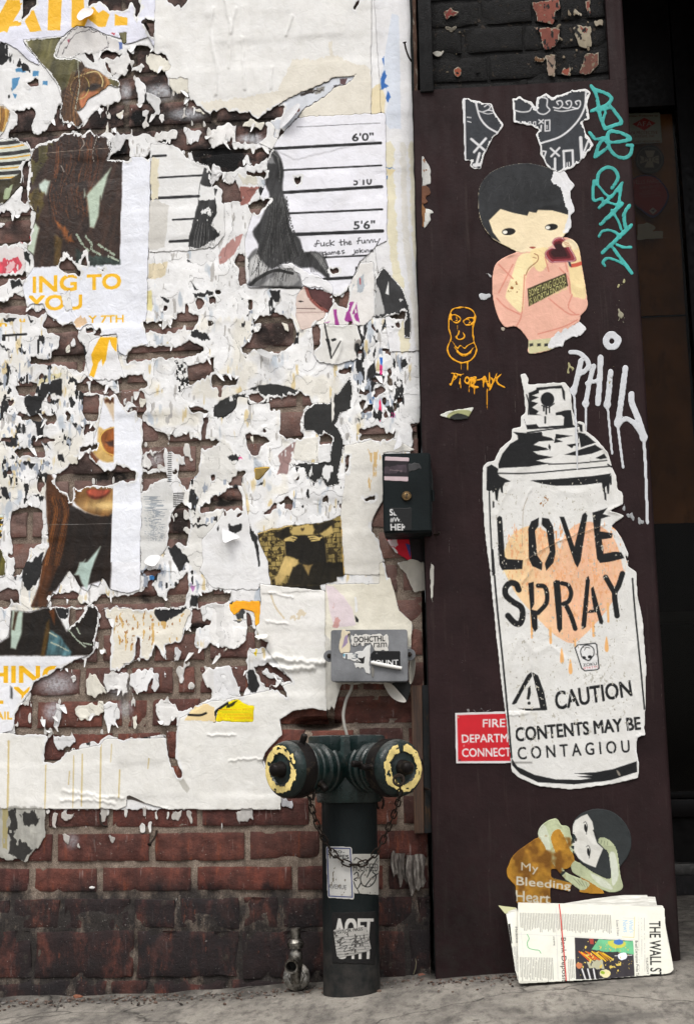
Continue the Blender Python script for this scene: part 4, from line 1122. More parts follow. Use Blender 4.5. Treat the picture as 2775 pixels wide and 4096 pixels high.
c.line(oval('A', 560,612,64,82,0.25),3,(0.78,0.70,0.42), only=[YP]); c.line(P('A', (520,545),(600,515),(680,502),(720,560),(715,605)),4,(0.85,0.78,0.55), only=[YP], curve=True)
for k in range(18):
    x = 445 + 6 * k
    c.line(P('A', (x + 60,500 + 20 * rr.random()),(x + 20,640),(x, 760),(x + 10,880)),2.4, rr.choice([(0.36,0.24,0.14),(0.15,0.095,0.06),(0.46,0.33,0.2)]), only=[YP], curve=True, dry=0.4)
for q in (((190,275),(205,350)),((545,420),(560,600),(530,760))): c.line(P('A', *q),5,(0.62,0.62,0.55), only=[YP], dry=0.6)
c.sheet(P('A', (830,232),(890,226),(886,300),(856,312),(850,270)), OL, YP, 0.0,0.15)
# layered scab between them
c.sheet(P('A', (388,365),(430,270),(540,178),(650,200),(740,240),(850,285),(850,345),(800,385),(740,372),(715,350),(640,382),(590,382),(545,372),(520,402),(420,402)),(0.835,0.825,0.82), RES, 0.0012,0.4, fringe=5, var=0.05)
for q in (((400,380),(440,290),(540,190),(650,205),(745,250)),((440,370),(480,300),(560,215),(700,225)),((745,255),(760,320),(720,345)),((520,400),(560,375))):
    c.line(P('A', *q),3,(0.28,0.27,0.28), only=[RES], curve=True, torn=0.5, dry=0.45)
for q, cc in ((((775,230),(810,228),(800,245)),(0.72,0.2,0.25)),(((830,290),(855,300),(855,345),(835,350)),(0.38,0.46,0.68)),(((920,330),(1000,312),(930,372),(915,355)),(0.42,0.70,0.80)),(((475,270),(495,262),(488,300)),(0.62,0.3,0.38))):
    c.ink(P('A', *q), cc, 0.4)
for q in (((105,474),(172,480),(182,506),(112,502)),((230,490),(270,495),(265,542),(228,530)),((90,548),(142,540),(130,592),(90,642)),((300,570),(332,570),(332,602),(300,596)),((95,655),(125,655),(110,690))):
    c.ink(P('A', *q),(0.33,0.55,0.72),0.3)
c.speck(P('A', (-200,300),(60,310),(200,420),(330,540),(290,570),(120,480),(-200,470)), KK, 0.46,14,10,24)
c.speck(P('A', (-200,560),(120,580),(120,720),(-200,700)), KK, 0.40,15,10,24)
c.ink(P('A', (0,300),(40,300),(32,385),(62,402),(25,455),(-90,440),(-90,300)), KK, 0.5)
# main portrait
c.sheet(P('A', (330,960),(420,965),(432,935),(530,930),(590,938),(628,906),(690,950),(752,965),(762,1010),(772,1060),(738,1118),(856,1118),(920,1100),(1056,1100),(1050,1399)) + P('C', (1034,500),(1030,870),(1018,950),(1020,1040),(1040,1100),(940,1120),(880,1180),(830,1150),(820,1020),(700,1040),(640,960),(600,960),(560,1000),(530,990),(510,935),(440,972),(400,930),(335,890),(300,815),(215,815),(188,855),(176,790),(160,700),(182,630),(215,600),(245,560),(235,470),(190,432),(215,330),(240,250),(255,170),(215,150),(180,0)) +
        P('A', (190,1260),(215,1140),(230,1070),(255,1015)),(0.885,0.895,0.93), YM, 0.0016,0.2, var=0.03)
HB = P('A', (330,965),(420,968),(432,938),(530,933),(590,940),(628,910),(690,952),(752,968),(762,1010),(772,1060),(742,1116),(857,1118),(850,1399)) + P('C', (838,533),(245,558),(235,470),(190,432),(215,330),(240,250),(250,170),(180,0)) + P('A', (192,1260),(218,1140),(232,1070),(258,1015))
c.ink(HB, (0.20,0.135,0.105),0.12, [YM], var=0.25)
c.ink(P('A', (258,1015),(330,985),(380,1000),(350,1090),(260,1220),(215,1330),(190,1260),(218,1130)),(0.33,0.30,0.16),0.3, [YM], soft=10, var=0.25)
c.ink(P('A', (200,1330),(320,1300),(300,1399)) + P('C', (310,120),(260,230),(200,100)),(0.30,0.25,0.12),0.6, [YM], soft=10, var=0.3)
for k in range(70):
    x = 400 + 300 * rr.random(); y = 940 + 120 * rr.random()
    c.line(P('A', (x, y),(x + rr.uniform(-20,30), y + 150),(x - rr.uniform(0,70), y + 330),(x + rr.uniform(-60,30), y + 500)), rr.uniform(1.5,4.5), rr.choice([(0.34,0.19,0.11),(0.13,0.085,0.065),(0.42,0.25,0.14),(0.27,0.17,0.12)]), only=[YM], curve=True, dry=0.45)
c.ink(HB, (0.16,0.105,0.085),0.12, [YM], soft=10, var=0.25, wear=0.62)
c.ink(P('A', (780,1172),(752,1245),(712,1399)) + P('C', (705,60),(690,200),(660,280),(630,272),(612,90),(590,10)) + P('A', (590,1385)),(0.69,0.75,0.685),0.12, [YM], soft=10, var=0.12)
c.ink(P('C', (215,330),(245,240),(275,280),(240,470),(190,440)),(0.74,0.79,0.72),0.2, [YM], soft=10)
c.ink(P('A', (275,1290),(320,1250),(350,1260),(325,1362),(278,1320)),(0.74,0.80,0.76),0.3, [YM], soft=10)
c.ink(P('C', (380,215),(430,260),(495,325),(522,372),(482,385),(430,305)),(0.50,0.29,0.13),0.5, [YM], soft=10, var=0.3, wear=0.42)
c.ink(P('C', (385,330),(440,350),(420,550),(380,540)),(0.36,0.27,0.11),0.3, [YM], soft=10, var=0.3)
c.ink(P('C', (530,430),(640,470),(838,500),(838,533),(530,550)),(0.17,0.22,0.20),0.5, [YM], soft=10, var=0.4)
for q in (((540,330),(580,400),(620,440)),((600,340),(640,390),(640,430)),((650,440),(700,470)),((740,430),(800,470)),((760,480),(830,510)),((690,400),(720,420))):
    c.line(P('C', *q),11,(0.60,0.65,0.58), only=[YM], curve=True, dry=0.55)
c.line(P('A', (300,1072),(700,1040),(850,1032)),2,(0.55,0.5,0.45), only=[YM], dry=0.3)
for q in (((560,940),(590,1000),(570,1040)),((680,960),(650,1070),(660,1130)),((430,1160),(450,1200))): c.line(P('A', *q),4,(0.62,0.58,0.54), only=[YM], curve=True, dry=0.55)
c.text('ING', tq('C', 232,540,626,736,-18), YEL, 0.055, [YM]); c.text('TO', tq('C', 612,845,612,717,-10), YEL, 0.055, [YM])
c.text('YOU', tq('C', 205,575,760,862,-12), YEL, 0.055, [YM]); c.text('Y 7TH', tq('C', 622,866,898,948,-5), YEL, 0.045, [YM])
c.ink(P('C', (560,900),(600,910),(610,950),(540,985),(515,940)),(0.84,0.72,0.58),0.5, [YM, RES])
c.sheet(P('C', (430,740),(470,760),(500,720),(520,850),(470,870),(440,820)),(0.88,) * 3, RES, 0.0004,1.2)
c.sheet(P('C', (640,1080),(700,1046),(822,1044),(824,1160),(850,1230),(880,1330),(640,1345),(610,1260),(600,1170)),(0.89,0.89,0.90), Y7,0.0012,0.5, var=0.03)
c.ink(P('C', (700,1050),(820,1047),(818,1152),(782,1105),(765,1062),(745,1205),(722,1248),(714,1195),(690,1222),(660,1332),(628,1310),(650,1240),(640,1170)), YEL, 0.2, [Y7, RES])
# striped shirt scrap
c.sheet(P('A', (-200,740),(30,735),(72,780),(60,850),(30,920),(-20,970),(60,970),(130,990),(150,1010),(180,985),(215,1060),(218,1110),(170,1180),(150,1300),(60,1399)) + P('C', (20,120),(-200,150)),(0.80,0.82,0.78), SH, 0.0012,0.3, fringe=4)
for k, y in enumerate((1000,1075,1145,1210,1265)):
    c.line(P('A', (-150, y + 12),(60, y),(210, y - 26 + 4 * k)),15,(0.17,0.17,0.17), only=[SH], curve=True); c.line(P('A', (-150, y + 44),(60, y + 32),(210, y + 6 + 4 * k)),5,(0.85,0.62,0.12), only=[SH], curve=True)
c.ink(P('A', (-200,735),(72,760),(55,850),(20,915),(-200,930)),(0.66,0.48,0.20),0.3, [SH], var=0.4)
for k in range(12): c.line(P('A', (-60 + 10 * k, 740),(-50 + 9 * k, 830),(-70 + 9 * k, 920)),3, rr.choice([(0.82,0.66,0.35),(0.4,0.25,0.1)]), only=[SH], curve=True, dry=0.3)
c.ink(P('A', (-200,1280),(60,1260),(150,1200),(160,1310),(60,1420),(-200,1450)),(0.22,0.19,0.10),0.3, [SH], var=0.4)
c.ink(P('A', (30,1330),(100,1290),(60,1399),(20,1399)),(0.55,0.60,0.48),0.4, [SH])
c.sheet(P('C', (-100,460),(40,400),(120,400),(170,440),(180,600),(60,620),(-100,620)),(0.86,0.83,0.83), RED2,0.0008,0.8, var=0.05)
c.ink(P('C', (10,500),(80,495),(128,475),(158,545),(100,600),(20,615),(-60,560)),(0.80,0.30,0.36),0.6, [RED2], var=0.4, wear=0.3); c.ink(P('C', (70,505),(110,520),(90,590),(40,600)),(0.88,0.72,0.73),0.8, [RED2])

# lower portrait with lips
c.sheet(P('E', (735,130),(800,118),(840,170),(870,240),(900,180),(968,230),(975,300),(1003,310),(1000,700),(990,1050),(982,1300)) + P('G', (985,0),(982,190),(900,215),(770,185),(720,100),(690,170),(640,150),(615,205),(560,170),(490,50),(420,150),(405,250),(370,200),(362,255),(330,312),(215,312),(275,160)) + P('E', (300,1300),(345,1200),(330,1000),(320,850),(330,700),(420,690),(500,780),(560,700),(640,530),(690,360)),(0.895,0.90,0.925), YL, 0.0014,0.2, fringe=0, var=0.03)
EB = (0.27,0.155,0.075)
c.ink(P('E', (325,640),(440,830),(512,870),(500,960),(470,1200),(400,1399)) + P('G', (380,180),(330,312),(215,312),(275,160)) + P('E', (300,1300),(345,1200),(330,1000),(322,850)), EB, 0.15, [YL], soft=9, var=0.35)
c.ink(P('E', (480,900),(600,960),(690,985),(786,970),(778,1399)) + P('G', (772,185),(700,130),(560,175),(480,60),(390,200),(340,200)) + P('E', (440,1250),(470,1100)),(0.115,0.08,0.06),0.1, [YL], soft=9, var=0.2)
for k in range(40):
    x = 345 + 130 * rr.random()
    c.line(P('E', (x, 840 + 40 * rr.random()),(x + 20,960),(x - 10,1120),(x - 50,1330)), rr.uniform(1.5,4), rr.choice([(0.42,0.25,0.11),(0.15,0.09,0.05),(0.33,0.19,0.09)]), only=[YL], curve=True, dry=0.4)
c.ink(P('E', (705,1198),(690,1240),(625,1399),(520,1399),(600,1290)) + P('G', (540,60),(590,20)),(0.71,0.79,0.76),0.05, [YL], soft=9, var=0.08)
c.ink(P('G', (560,0),(655,0),(610,190),(575,150),(545,60)),(0.68,0.76,0.73),0.1, [YL], soft=9, var=0.08)
def skin(X, Y):
    y = (Y - 1950) / 115.0; x = (X - 290) / 160.0
    k = np.exp(-((y - 0.62) / 0.22) ** 2) * np.clip(x + 0.15,0,1) + 0.35 * np.exp(-((y - 0.1) / 0.25) ** 2) * np.clip(x, 0,1)
    return np.stack([0.43 + 0.40 * k, 0.29 + 0.41 * k, 0.15 + 0.30 * k], -1)
c.ink(smooth_path(P('E', (512,785),(620,785),(795,790),(788,965),(700,985),(600,955),(520,885)),3, True), skin, 0.1, [YL], soft=9, var=0.06)
c.ink(smooth_path(P('E', (606,812),(640,800),(700,806),(775,806),(740,850),(670,870),(620,848)),3, True),(0.40,0.17,0.10),0.05, [YL], soft=9)
c.ink(smooth_path(P('E', (612,812),(650,800),(700,806),(770,803),(725,842),(670,850),(625,834)),3, True),(0.72,0.33,0.24),0.05, [YL], soft=9, var=0.15)
c.ink(P('E', (735,130),(803,116),(803,335),(760,240),(735,190)),(0.80,0.72,0.62),0.1, [YL], soft=9)
c.ink(P('E', (740,130),(803,116),(803,150),(745,160)),(0.35,0.34,0.16),0.2, [YL], soft=9); c.ink(P('E', (728,168),(803,160),(803,200),(740,195)),(0.30,0.17,0.08),0.3, [YL], soft=9)
c.ink(P('E', (690,360),(740,385),(800,365),(797,605),(740,612),(690,590),(640,530),(682,490)),(0.80,0.66,0.40),0.15, [YL], soft=9, var=0.15)
c.ink(smooth_path(P('E', (706,440),(725,400),(799,372),(799,558),(745,535)),3, True),(0.56,0.31,0.12),0.05, [YL], soft=9, var=0.25)
c.ink(P('E', (740,470),(798,455),(798,500),(765,495)),(0.20,0.10,0.05),0.2, [YL], soft=9)
c.line(P('E', (799,365),(735,390),(703,440),(715,505),(745,540),(797,562)),4,(0.88,0.72,0.36), only=[YL], curve=True)
c.ink(P('E', (618,560),(640,528),(692,592),(672,625),(630,600)),(0.42,0.24,0.14),0.2, [YL], soft=9)
c.line(P('E', (325,1048),(780,1040)),1.6,(0.5,) * 3, only=[YL], dry=0.4)
c.ink(P('E', (800,118),(1010,300),(1000,700),(990,1310),(775,1310),(788,960),(800,560)),(0.90,0.91,0.94),0.0, [YL])
c.sheet(P('G', (80,335),(215,345),(310,318),(385,312),(470,480),(592,308),(690,308),(692,420),(662,560),(652,620),(612,655),(510,690),(430,742),(370,772),(270,842),(210,902),(150,992),(110,1062),(90,1180),(0,1196),(-260,1200),(-260,540),(0,560),(60,520),(75,400)),(0.90,0.905,0.925), YL2,0.0014,0.15, var=0.03)
c.ink(P('G', (80,338),(215,348),(310,320),(382,314),(470,484),(592,312),(688,312),(690,420),(660,560),(650,652),(-260,652),(-260,540),(0,562),(62,522),(76,400)),(0.105,0.08,0.06),0.1, [YL2], soft=9, var=0.25)
c.ink(P('G', (90,338),(162,345),(152,500),(112,605),(76,600),(80,450)),(0.70,0.77,0.72),0.15, [YL2], soft=9, var=0.1); c.ink(P('G', (105,345),(130,345),(100,470),(85,470)),(0.2,0.13,0.08),0.3, [YL2], soft=9)
c.ink(P('G', (350,470),(425,515),(505,625),(495,652),(325,652)),(0.30,0.44,0.47),0.2, [YL2], soft=9, var=0.5); c.ink(P('G', (325,420),(350,400),(345,480),(315,652),(285,652)),(0.36,0.26,0.08),0.2, [YL2], soft=9, var=0.3)
for q in (((360,560),(430,590),(480,620)),((480,470),(540,540),(600,590)),((540,460),(560,500)),((560,560),(640,575)),((350,490),(400,520))): c.line(P('G', *q),7,(0.62,0.66,0.60), only=[YL2], curve=True, dry=0.55)
c.ink(P('G', (350,340),(382,320),(400,380),(380,430)),(0.40,0.22,0.09),0.4, [YL2], soft=9, var=0.4)
c.text('HING', tq('G', -72,440,728,842,-3), YEL, 0.055, [YL2]); c.text('Y', tq('G', 100,236,874,985), YEL, 0.055, [YL2]); c.text('L', tq('G', -60,26,874,985), YEL, 0.055, [YL2])
c.text('AIL', tq('G', -28,88,1043,1096), YEL, 0.045, [YL2])
c.ink(P('G', (76,865),(90,880),(88,955),(76,950)), KK, 0.2, [YL2], soft=9)
c.sheet(P('E', (-200,960),(30,985),(20,1100),(10,1200),(48,1310),(45,1399)) + P('G', (48,80),(20,100),(-200,120)),(0.31,0.29,0.13), YF, 0.0012,0.3, fringe=5, var=0.3)
for k, y in enumerate((985,1030,1075,1120)):
    c.line(P('E', (-150, y + 8),(40, y)),12,(0.80,0.84,0.82) if k % 2 == 0 else (0.16,) * 3, only=[YF]); c.line(P('E', (-150, y + 22),(40, y + 16)),4,(0.85,0.65,0.12), only=[YF])
# mid-wall sheets
c.sheet(P('F', (-240,480),(-100,380),(30,440),(110,480),(150,560),(180,700),(230,880),(260,1060),(330,1340),(320,1399),(-100,1399),(-240,1180),(-200,900)),(0.875,0.87,0.855), RES, 0.0004,0.7)
c.sheet(P('F', (180,700),(235,870),(260,1060),(330,1180),(400,1330),(400,1399)) + P('H', (390,60),(415,165),(330,160),(320,190),(0,180),(-90,60),(-60,0)) + P('F', (-70,1150),(60,1000)),(0.885,0.885,0.89), CP4,0.0008,0.35, var=0.04)
c.sheet(P('F', (920,500),(1190,440),(1290,450),(1420,530),(1190,545),(1190,880),(1110,1030),(1170,1180),(1200,1399),(915,1399),(895,980),(930,700)),(0.875,0.865,0.84), CP3,0.0008,0.3, var=0.05)
c.speck(P('F', (1040,500),(1180,500),(1170,800),(1050,860)),(0.82,0.70,0.50),0.40,33,7,26, only=[CP3])
c.sheet(P('E', (1000,560),(1170,720),(1240,900),(1195,1010),(1165,1210),(1100,1290),(990,1399),(992,820)),(0.82,0.82,0.815), CP2,0.0006,0.7, var=0.06)
for k in range(60):
    y = 850 + 5.2 * k; x0 = 1005 + 60 * rr.random()
    c.line(P('E', (x0, y),(x0 + 40 + 80 * rr.random(), y + 2)),2,(0.52,0.55,0.58), only=[CP2], dry=0.5)
c.sheet(P('G', (725,330),(770,315),(1000,335),(1100,305),(1335,340),(1285,480),(1275,560),(1225,572),(1160,580),(1150,685),(1090,575),(1050,672),(990,682),(960,610),(930,692),(872,702),(868,752),(778,748),(768,600),(780,400),(735,392)),(0.87,0.85,0.80), CP1,0.0007,0.6, var=0.05)
c.speck(P('G', (760,340),(1290,340),(1260,560),(780,660)),(0.80,0.66,0.42),0.40,63,6,16, only=[CP1]); c.speck(P('G', (760,340),(1290,340),(1260,560),(780,660)),(0.62,0.45,0.27),0.29,65,5,8, only=[CP1])
c.ink(smooth_path(P('G', (1085,345),(1110,305),(1160,290),(1205,305),(1300,312),(1272,352),(1205,390),(1145,412),(1098,385)),3, True), KK, 0.3, [CP1, RES], var=0.2, wear=0.25)
# bird-like black fragment and curved one
c.sheet(P('F', (640,260),(700,195),(820,195),(850,100),(872,140),(960,10),(975,80),(970,240),(900,258),(862,340),(902,420),(922,500),(902,600),(880,700),(892,762),(800,790),(760,722),(700,762),(652,700),(640,640),(560,642),(530,680),(560,622),(640,602),(730,620),(760,600),(822,600),(830,480),(842,440),(790,410),(740,430),(700,390),(630,390),(625,330),(605,330)),(0.165,0.165,0.165), BIRD, 0.0006,0.35, fringe=2.5, var=0.15)
c.speck(P('F', (600,600),(900,600),(890,790),(520,700)),(0.87,) * 3,0.40,25,7,26, only=[BIRD])
c.sheet(P('F', (745,490),(822,482),(832,602),(740,612),(728,560)),(0.87,0.87,0.87), RES, 0.0016,0.4)
c.sheet(P('F', (838,108),(856,98),(852,300),(834,335)),(0.88,0.87,0.85), RES, 0.0008,0.3)
c.sheet(P('F', (560,450),(730,440),(745,600),(560,590)),(0.87,0.86,0.83), RES, 0.0010,0.4)
c.sheet(P('F', (0,245),(50,185),(130,150),(180,130),(340,70),(450,68),(545,92),(622,126),(560,150),(470,160),(390,200),(242,215),(250,165),(178,150),(165,240),(100,292),(30,302)),(0.18,0.18,0.18), ARC, 0.0005,0.3, var=0.2)
c.speck(P('F', (80,60),(360,60),(400,210),(80,260)),(0.86,) * 3,0.44,27,10,14, only=[ARC])
c.ink(P('F', (460,570),(550,478),(578,450),(560,560),(520,685),(450,692),(480,620)),(0.56,0.46,0.45),0.4, [RES], var=0.2, wear=0.3)
c.sheet(P('F', (293,652),(412,640),(330,730),(298,734)),(0.46,0.39,0.22), SEP2,0.0003,0.1, var=0.4)
c.line(P('F', (296,734),(296,652),(412,643)),4,(0.86,0.70,0.32), only=[SEP2])
# sepia photo
c.sheet(P('F', (313,1110),(420,1075),(540,1052),(750,1040),(840,1012),(896,978),(921,1399)) + P('H', (918,98),(862,92),(872,130),(750,155),(757,196),(340,220),(334,155),(412,166),(392,60),(388,0)) + P('F', (400,1330),(330,1180)),(0.52,0.455,0.27), SEP, 0.0014,0.18, var=0.25)
for k in range(10):
    y = 1085 + 36 * k
    c.line(P('F', (320, y + 8),(930, y - 22)),3,(0.25,0.21,0.12), only=[SEP], dry=0.3)
    for j in range(12): c.line(P('F', (330 + 56 * j + 28 * (k % 2), y + 8 - 2.4 * j),(332 + 56 * j + 28 * (k % 2), y + 44 - 2.4 * j)),3,(0.24,0.20,0.12), only=[SEP], dry=0.3)
c.speck(P('F', (300,980),(930,980),(930,1500),(300,1500)),(0.20,0.165,0.09),0.42,55,7,7, only=[SEP], soft=1)
c.ink(P('F', (440,1092),(530,1062),(545,1112),(480,1152),(440,1135)),(0.13,0.115,0.08),0.2, [SEP], soft=7, var=0.4); c.ink(P('F', (700,1060),(840,1015),(852,1060),(800,1130),(760,1145),(730,1090)),(0.15,0.13,0.09),0.2, [SEP], soft=7, var=0.4)
c.ink(P('F', (560,1062),(640,1050),(702,1050),(712,1090),(704,1118),(560,1122),(548,1095)),(0.76,0.66,0.41),0.1, [SEP], soft=7)
c.ink(P('F', (518,1128),(640,1122),(762,1118),(790,1180),(802,1262),(800,1399),(640,1399),(620,1320),(560,1272),(505,1262)),(0.105,0.095,0.075),0.1, [SEP], soft=7)
pen('F', [[(505,1155),(530,1140),(560,1132),(588,1140)], [(508,1152),(540,1146),(578,1152)], [(512,1158),(540,1156),(566,1162)], [(672,1132),(710,1128),(745,1140),(762,1136)], [(682,1146),(715,1142),(750,1146)], [(692,1160),(720,1156),(748,1152)]], 6,(0.80,0.70,0.44), [SEP])
c.line(P('F', (500,1170),(512,1260)),4,(0.5,0.43,0.26), only=[SEP]); c.line(P('F', (790,1180),(800,1320)),3,(0.4,0.34,0.2), only=[SEP])
c.ink(P('F', (750,1110),(830,1060),(845,1110),(780,1140)),(0.70,0.61,0.38),0.2, [SEP], soft=7, var=0.3)
c.ink(P('F', (622,1070),(630,1076),(640,1070),(640,1080),(629,1092),(618,1078)),(0.2,0.15,0.1),0, [SEP], soft=7)
c.ink(P('F', (505,1265),(600,1292),(585,1340),(560,1420)) + P('H', (520,85),(470,160),(440,158),(432,100)) + P('F', (450,1399)),(0.74,0.64,0.41),0.1, [SEP], soft=7, var=0.3)
c.ink(P('H', (560,30),(640,0),(915,0),(917,98),(862,92),(870,130),(750,158),(520,165)),(0.13,0.115,0.08),0.2, [SEP], soft=7, var=0.4); c.ink(P('F', (630,1330),(700,1330)) + P('H', (690,30),(670,90),(650,60)),(0.55,0.46,0.28),0.2, [SEP], soft=7, var=0.3)
c.ink(P('H', (336,160),(412,168),(520,165),(750,158),(757,196),(340,220)),(0.11,0.10,0.075),0.1, [SEP], soft=7)
c.line(P('F', (898,975),(922,1399)) + P('H', (920,98)),5,(0.87,0.72,0.42), only=[SEP]); c.line(P('H', (338,220),(757,198)),4,(0.85,0.72,0.45), only=[SEP]); c.line(P('F', (313,1110),(420,1078),(540,1055)),4,(0.85,0.74,0.5), only=[SEP])
# lower cream poster and the column
c.sheet(P('H', (330,150),(757,196),(788,200),(790,520),(800,1040),(700,1020),(560,1040),(470,1100),(490,1200),(370,1330),(345,1399)) + P('J', (480,680),(478,767)) + P('I', (1170,415),(1010,370),(905,318),(890,340),(885,395),(830,415),(570,411),(-300,414)) + P('G', (-300,1190),(340,1200),(310,1390),(380,1399),(480,1320),(700,1280),(740,1235),(1150,1230),(1230,1210),(1260,1090),(1480,970),(1574,960)) + P('H', (380,900),(560,840),(370,600),(300,460),(340,280)),(0.887,0.882,0.865), BOT, 0.0014,0.10, var=0.04)
c.ink(P('H', (335,0),(800,0),(800,600),(335,600)),(0.90,0.893,0.88),0.5, [BOT], wear=0.3)
for x, y0, y1, w_ in ((60,-60,412,16),(320,90,410,10),(515,40,402,9),(575,30,392,11),(705,-60,415,12),(836,140,330,12),(485,150,240,9),(780,-40,85,7),(1040,60,130,9),(418,40,72,9)):
    c.line(P('I', (x + 3, y0),(x, (y0 + y1) / 2),(x - 4, y1)), w_ * 0.5,(0.80,0.73,0.545), only=[BOT], dry=0.3, rough=0.4)
c.line(P('H', (410,230),(440,310),(500,390)),7,(0.82,0.76,0.65), only=[BOT], curve=True, dry=0.4); c.ink(oval('H', 610,360,60,22,-0.3),(0.84,0.79,0.70),1.0, [BOT], wear=0.45)
c.ink(P('I', (1240,195),(1270,180),(1330,270),(1310,302),(1280,270)),(0.74,0.73,0.70),0.1, [BOT])
for q in (((-30,1210),(160,1212)),((120,1385),(340,1370)),((380,410),(520,425)),((400,210),(560,240))): c.crease(P('H', *q),5,0.0022)
for q in (((370,680),(440,660),(560,690),(780,700)),((380,720),(520,740),(700,735))): c.crease(P('H', *q),11,0.006)
for q in (((440,290),(560,300),(700,330),(860,330)),((430,350),(600,345),(800,375))): c.crease(P('I', *q),7,0.0022)
for q in (((90,60),(80,250),(120,480),(110,660)),((170,0),(215,200),(205,470)),((250,60),(210,230)),((640,110),(600,240)),((300,260),(310,620)),((500,470),(495,620))):
    c.crease([(x, y) for x, y in [((800 + a * 0.5718), b_ * 0.5718) for a, b_ in q]], 6,0.0030)
c.sheet(P('H', (788,155),(940,150),(1170,150),(1165,0),(1210,0),(1280,250),(1300,330),(1395,425),(1385,590),(1360,640),(790,640)),(0.88,0.86,0.80), COLM, 0.0016,0.25, var=0.05)
c.ink(P('H', (790,160),(840,165),(920,240),(980,330),(1000,440),(850,460),(820,330)),(0.87,0.815,0.83),0.2, [COLM]); c.ink(P('H', (845,460),(850,280),(865,380),(900,400),(920,450)),(0.80,0.62,0.60),0.6, [COLM], wear=0.4)
c.ink(P('H', (990,240),(1005,240),(1018,340),(1000,350)),(0.91,) * 3,0.2, [COLM]); c.ink(P('H', (994,366),(1022,400),(1018,420),(1002,415)), KK, 0.1, [COLM])
c.line(P('H', (789,200),(790,520)),2,(0.65,0.63,0.58), only=[COLM, BOT])
c.sheet(P('H', (788,500),(880,640),(1385,590),(1360,830),(1280,850),(900,850),(870,950),(850,1030),(830,990),(815,1045),(795,1010)),(0.80,0.79,0.76), COLM, 0.0006,0.35, var=0.10)
# orange, yellow, red scraps
c.sheet(P('H', (118,285),(165,266),(325,270),(336,285),(328,432),(300,445),(290,352),(210,322),(150,372),(120,335)),(0.94,0.68,0.16), ORN, 0.0006,0.3, var=0.12)
for k in range(6): c.line(P('H', (150,280 + 12 * k),(330,284 + 13 * k)),3,(0.95,0.60,0.14), only=[ORN], dry=0.4)
c.ink(oval('H', 157,465,82,62),(0.20,) * 3,0.3, [RES], var=0.3, wear=0.25)
for k in range(14): c.line(P('H', (85 + 11 * k, 405),(83 + 11 * k, 520)),2,(0.45,) * 3, only=[RES], dry=0.6)
c.ink(P('H', (160,370),(210,322),(232,350),(215,400),(170,395)),(0.25,) * 3,0.3, [RES], wear=0.25); c.ink(P('H', (116,282),(145,270),(135,295)), KK, 0.1)
c.sheet(P('H', (20,1112),(42,1030),(100,980),(180,958),(250,1000),(290,1000),(288,1115)),(0.92,0.84,0.05), YSC, 0.0006,0.2, var=0.12)
c.line(P('H', (14,1112),(22,1050),(45,1025),(105,985)),10,(0.08,) * 3, only=[YSC, BOT, RES], curve=True); c.ink(P('H', (70,1010),(180,965),(150,1000),(60,1035)),(0.2,0.2,0.05),0.2, [YSC], wear=0.4)
for k in range(8): c.line(P('H', (40,1030 + 11 * k),(285,1026 + 11 * k)),2.5, rr.choice([(0.80,0.70,0.04),(0.86,0.55,0.1),(0.75,0.75,0.1)]), only=[YSC], dry=0.5)
c.sheet(P('G', (1290,1100),(1330,1050),(1370,1000),(1440,990),(1500,1012),(1505,1112)),(0.89,0.80,0.61), BOT, 0.0002,0.2)
c.line(P('G', (1322,1066),(1400,1068),(1442,1054)),9,(0.09,) * 3, only=[BOT], curve=True)
c.ink(P('H', (288,610),(312,600),(308,655),(292,640)),(0.93,0.82,0.05),0.2)
c.sheet(P('F', (1200,1100),(1350,1098),(1500,1098),(1498,1300),(1395,1312),(1385,1318),(1330,1272),(1275,1245),(1210,1130)),(0.15,0.13,0.14), RED, 0.0010,0.25, var=0.2)
c.ink(P('F', (1200,1115),(1352,1098),(1378,1160),(1392,1312),(1330,1270),(1272,1240)),(0.80,0.13,0.21),0.15, [RED], var=0.08)
c.ink(P('F', (1225,1150),(1290,1145),(1305,1190),(1280,1215),(1240,1190)),(0.88,0.80,0.82),0.5, [RED]); c.ink(P('F', (1205,1118),(1260,1108),(1250,1150)),(0.86,0.42,0.52),0.4, [RED]); c.ink(P('F', (1352,1180),(1382,1190),(1384,1290),(1370,1240)),(0.22,0.28,0.55),0.2, [RED])
c.sheet(P('H', (1282,5),(1400,-20),(1500,5),(1500,190),(1410,212),(1378,150),(1350,70)),(0.72,0.70,0.66), GSC, 0.0012,0.4, var=0.12)
c.sheet(P('I', (-200,405),(320,405),(322,600),(275,690),(232,705),(185,785),(130,752),(40,775),(-200,700)),(0.60,0.595,0.57), SOOT, 0.0006,0.6, var=0.3)
for q in (((60,430),(120,430),(130,560),(90,640),(50,560)),((150,450),(230,430),(290,480),(260,520),(180,530)),((90,620),(230,690),(170,770),(60,720))): c.ink(P('I', *q),(0.17,0.165,0.16),0.7, [SOOT], var=0.4, wear=0.36)
c.ink(P('I', (20,405),(62,405),(55,700),(25,690)),(0.62,0.58,0.42),0.4, [SOOT], wear=0.3)

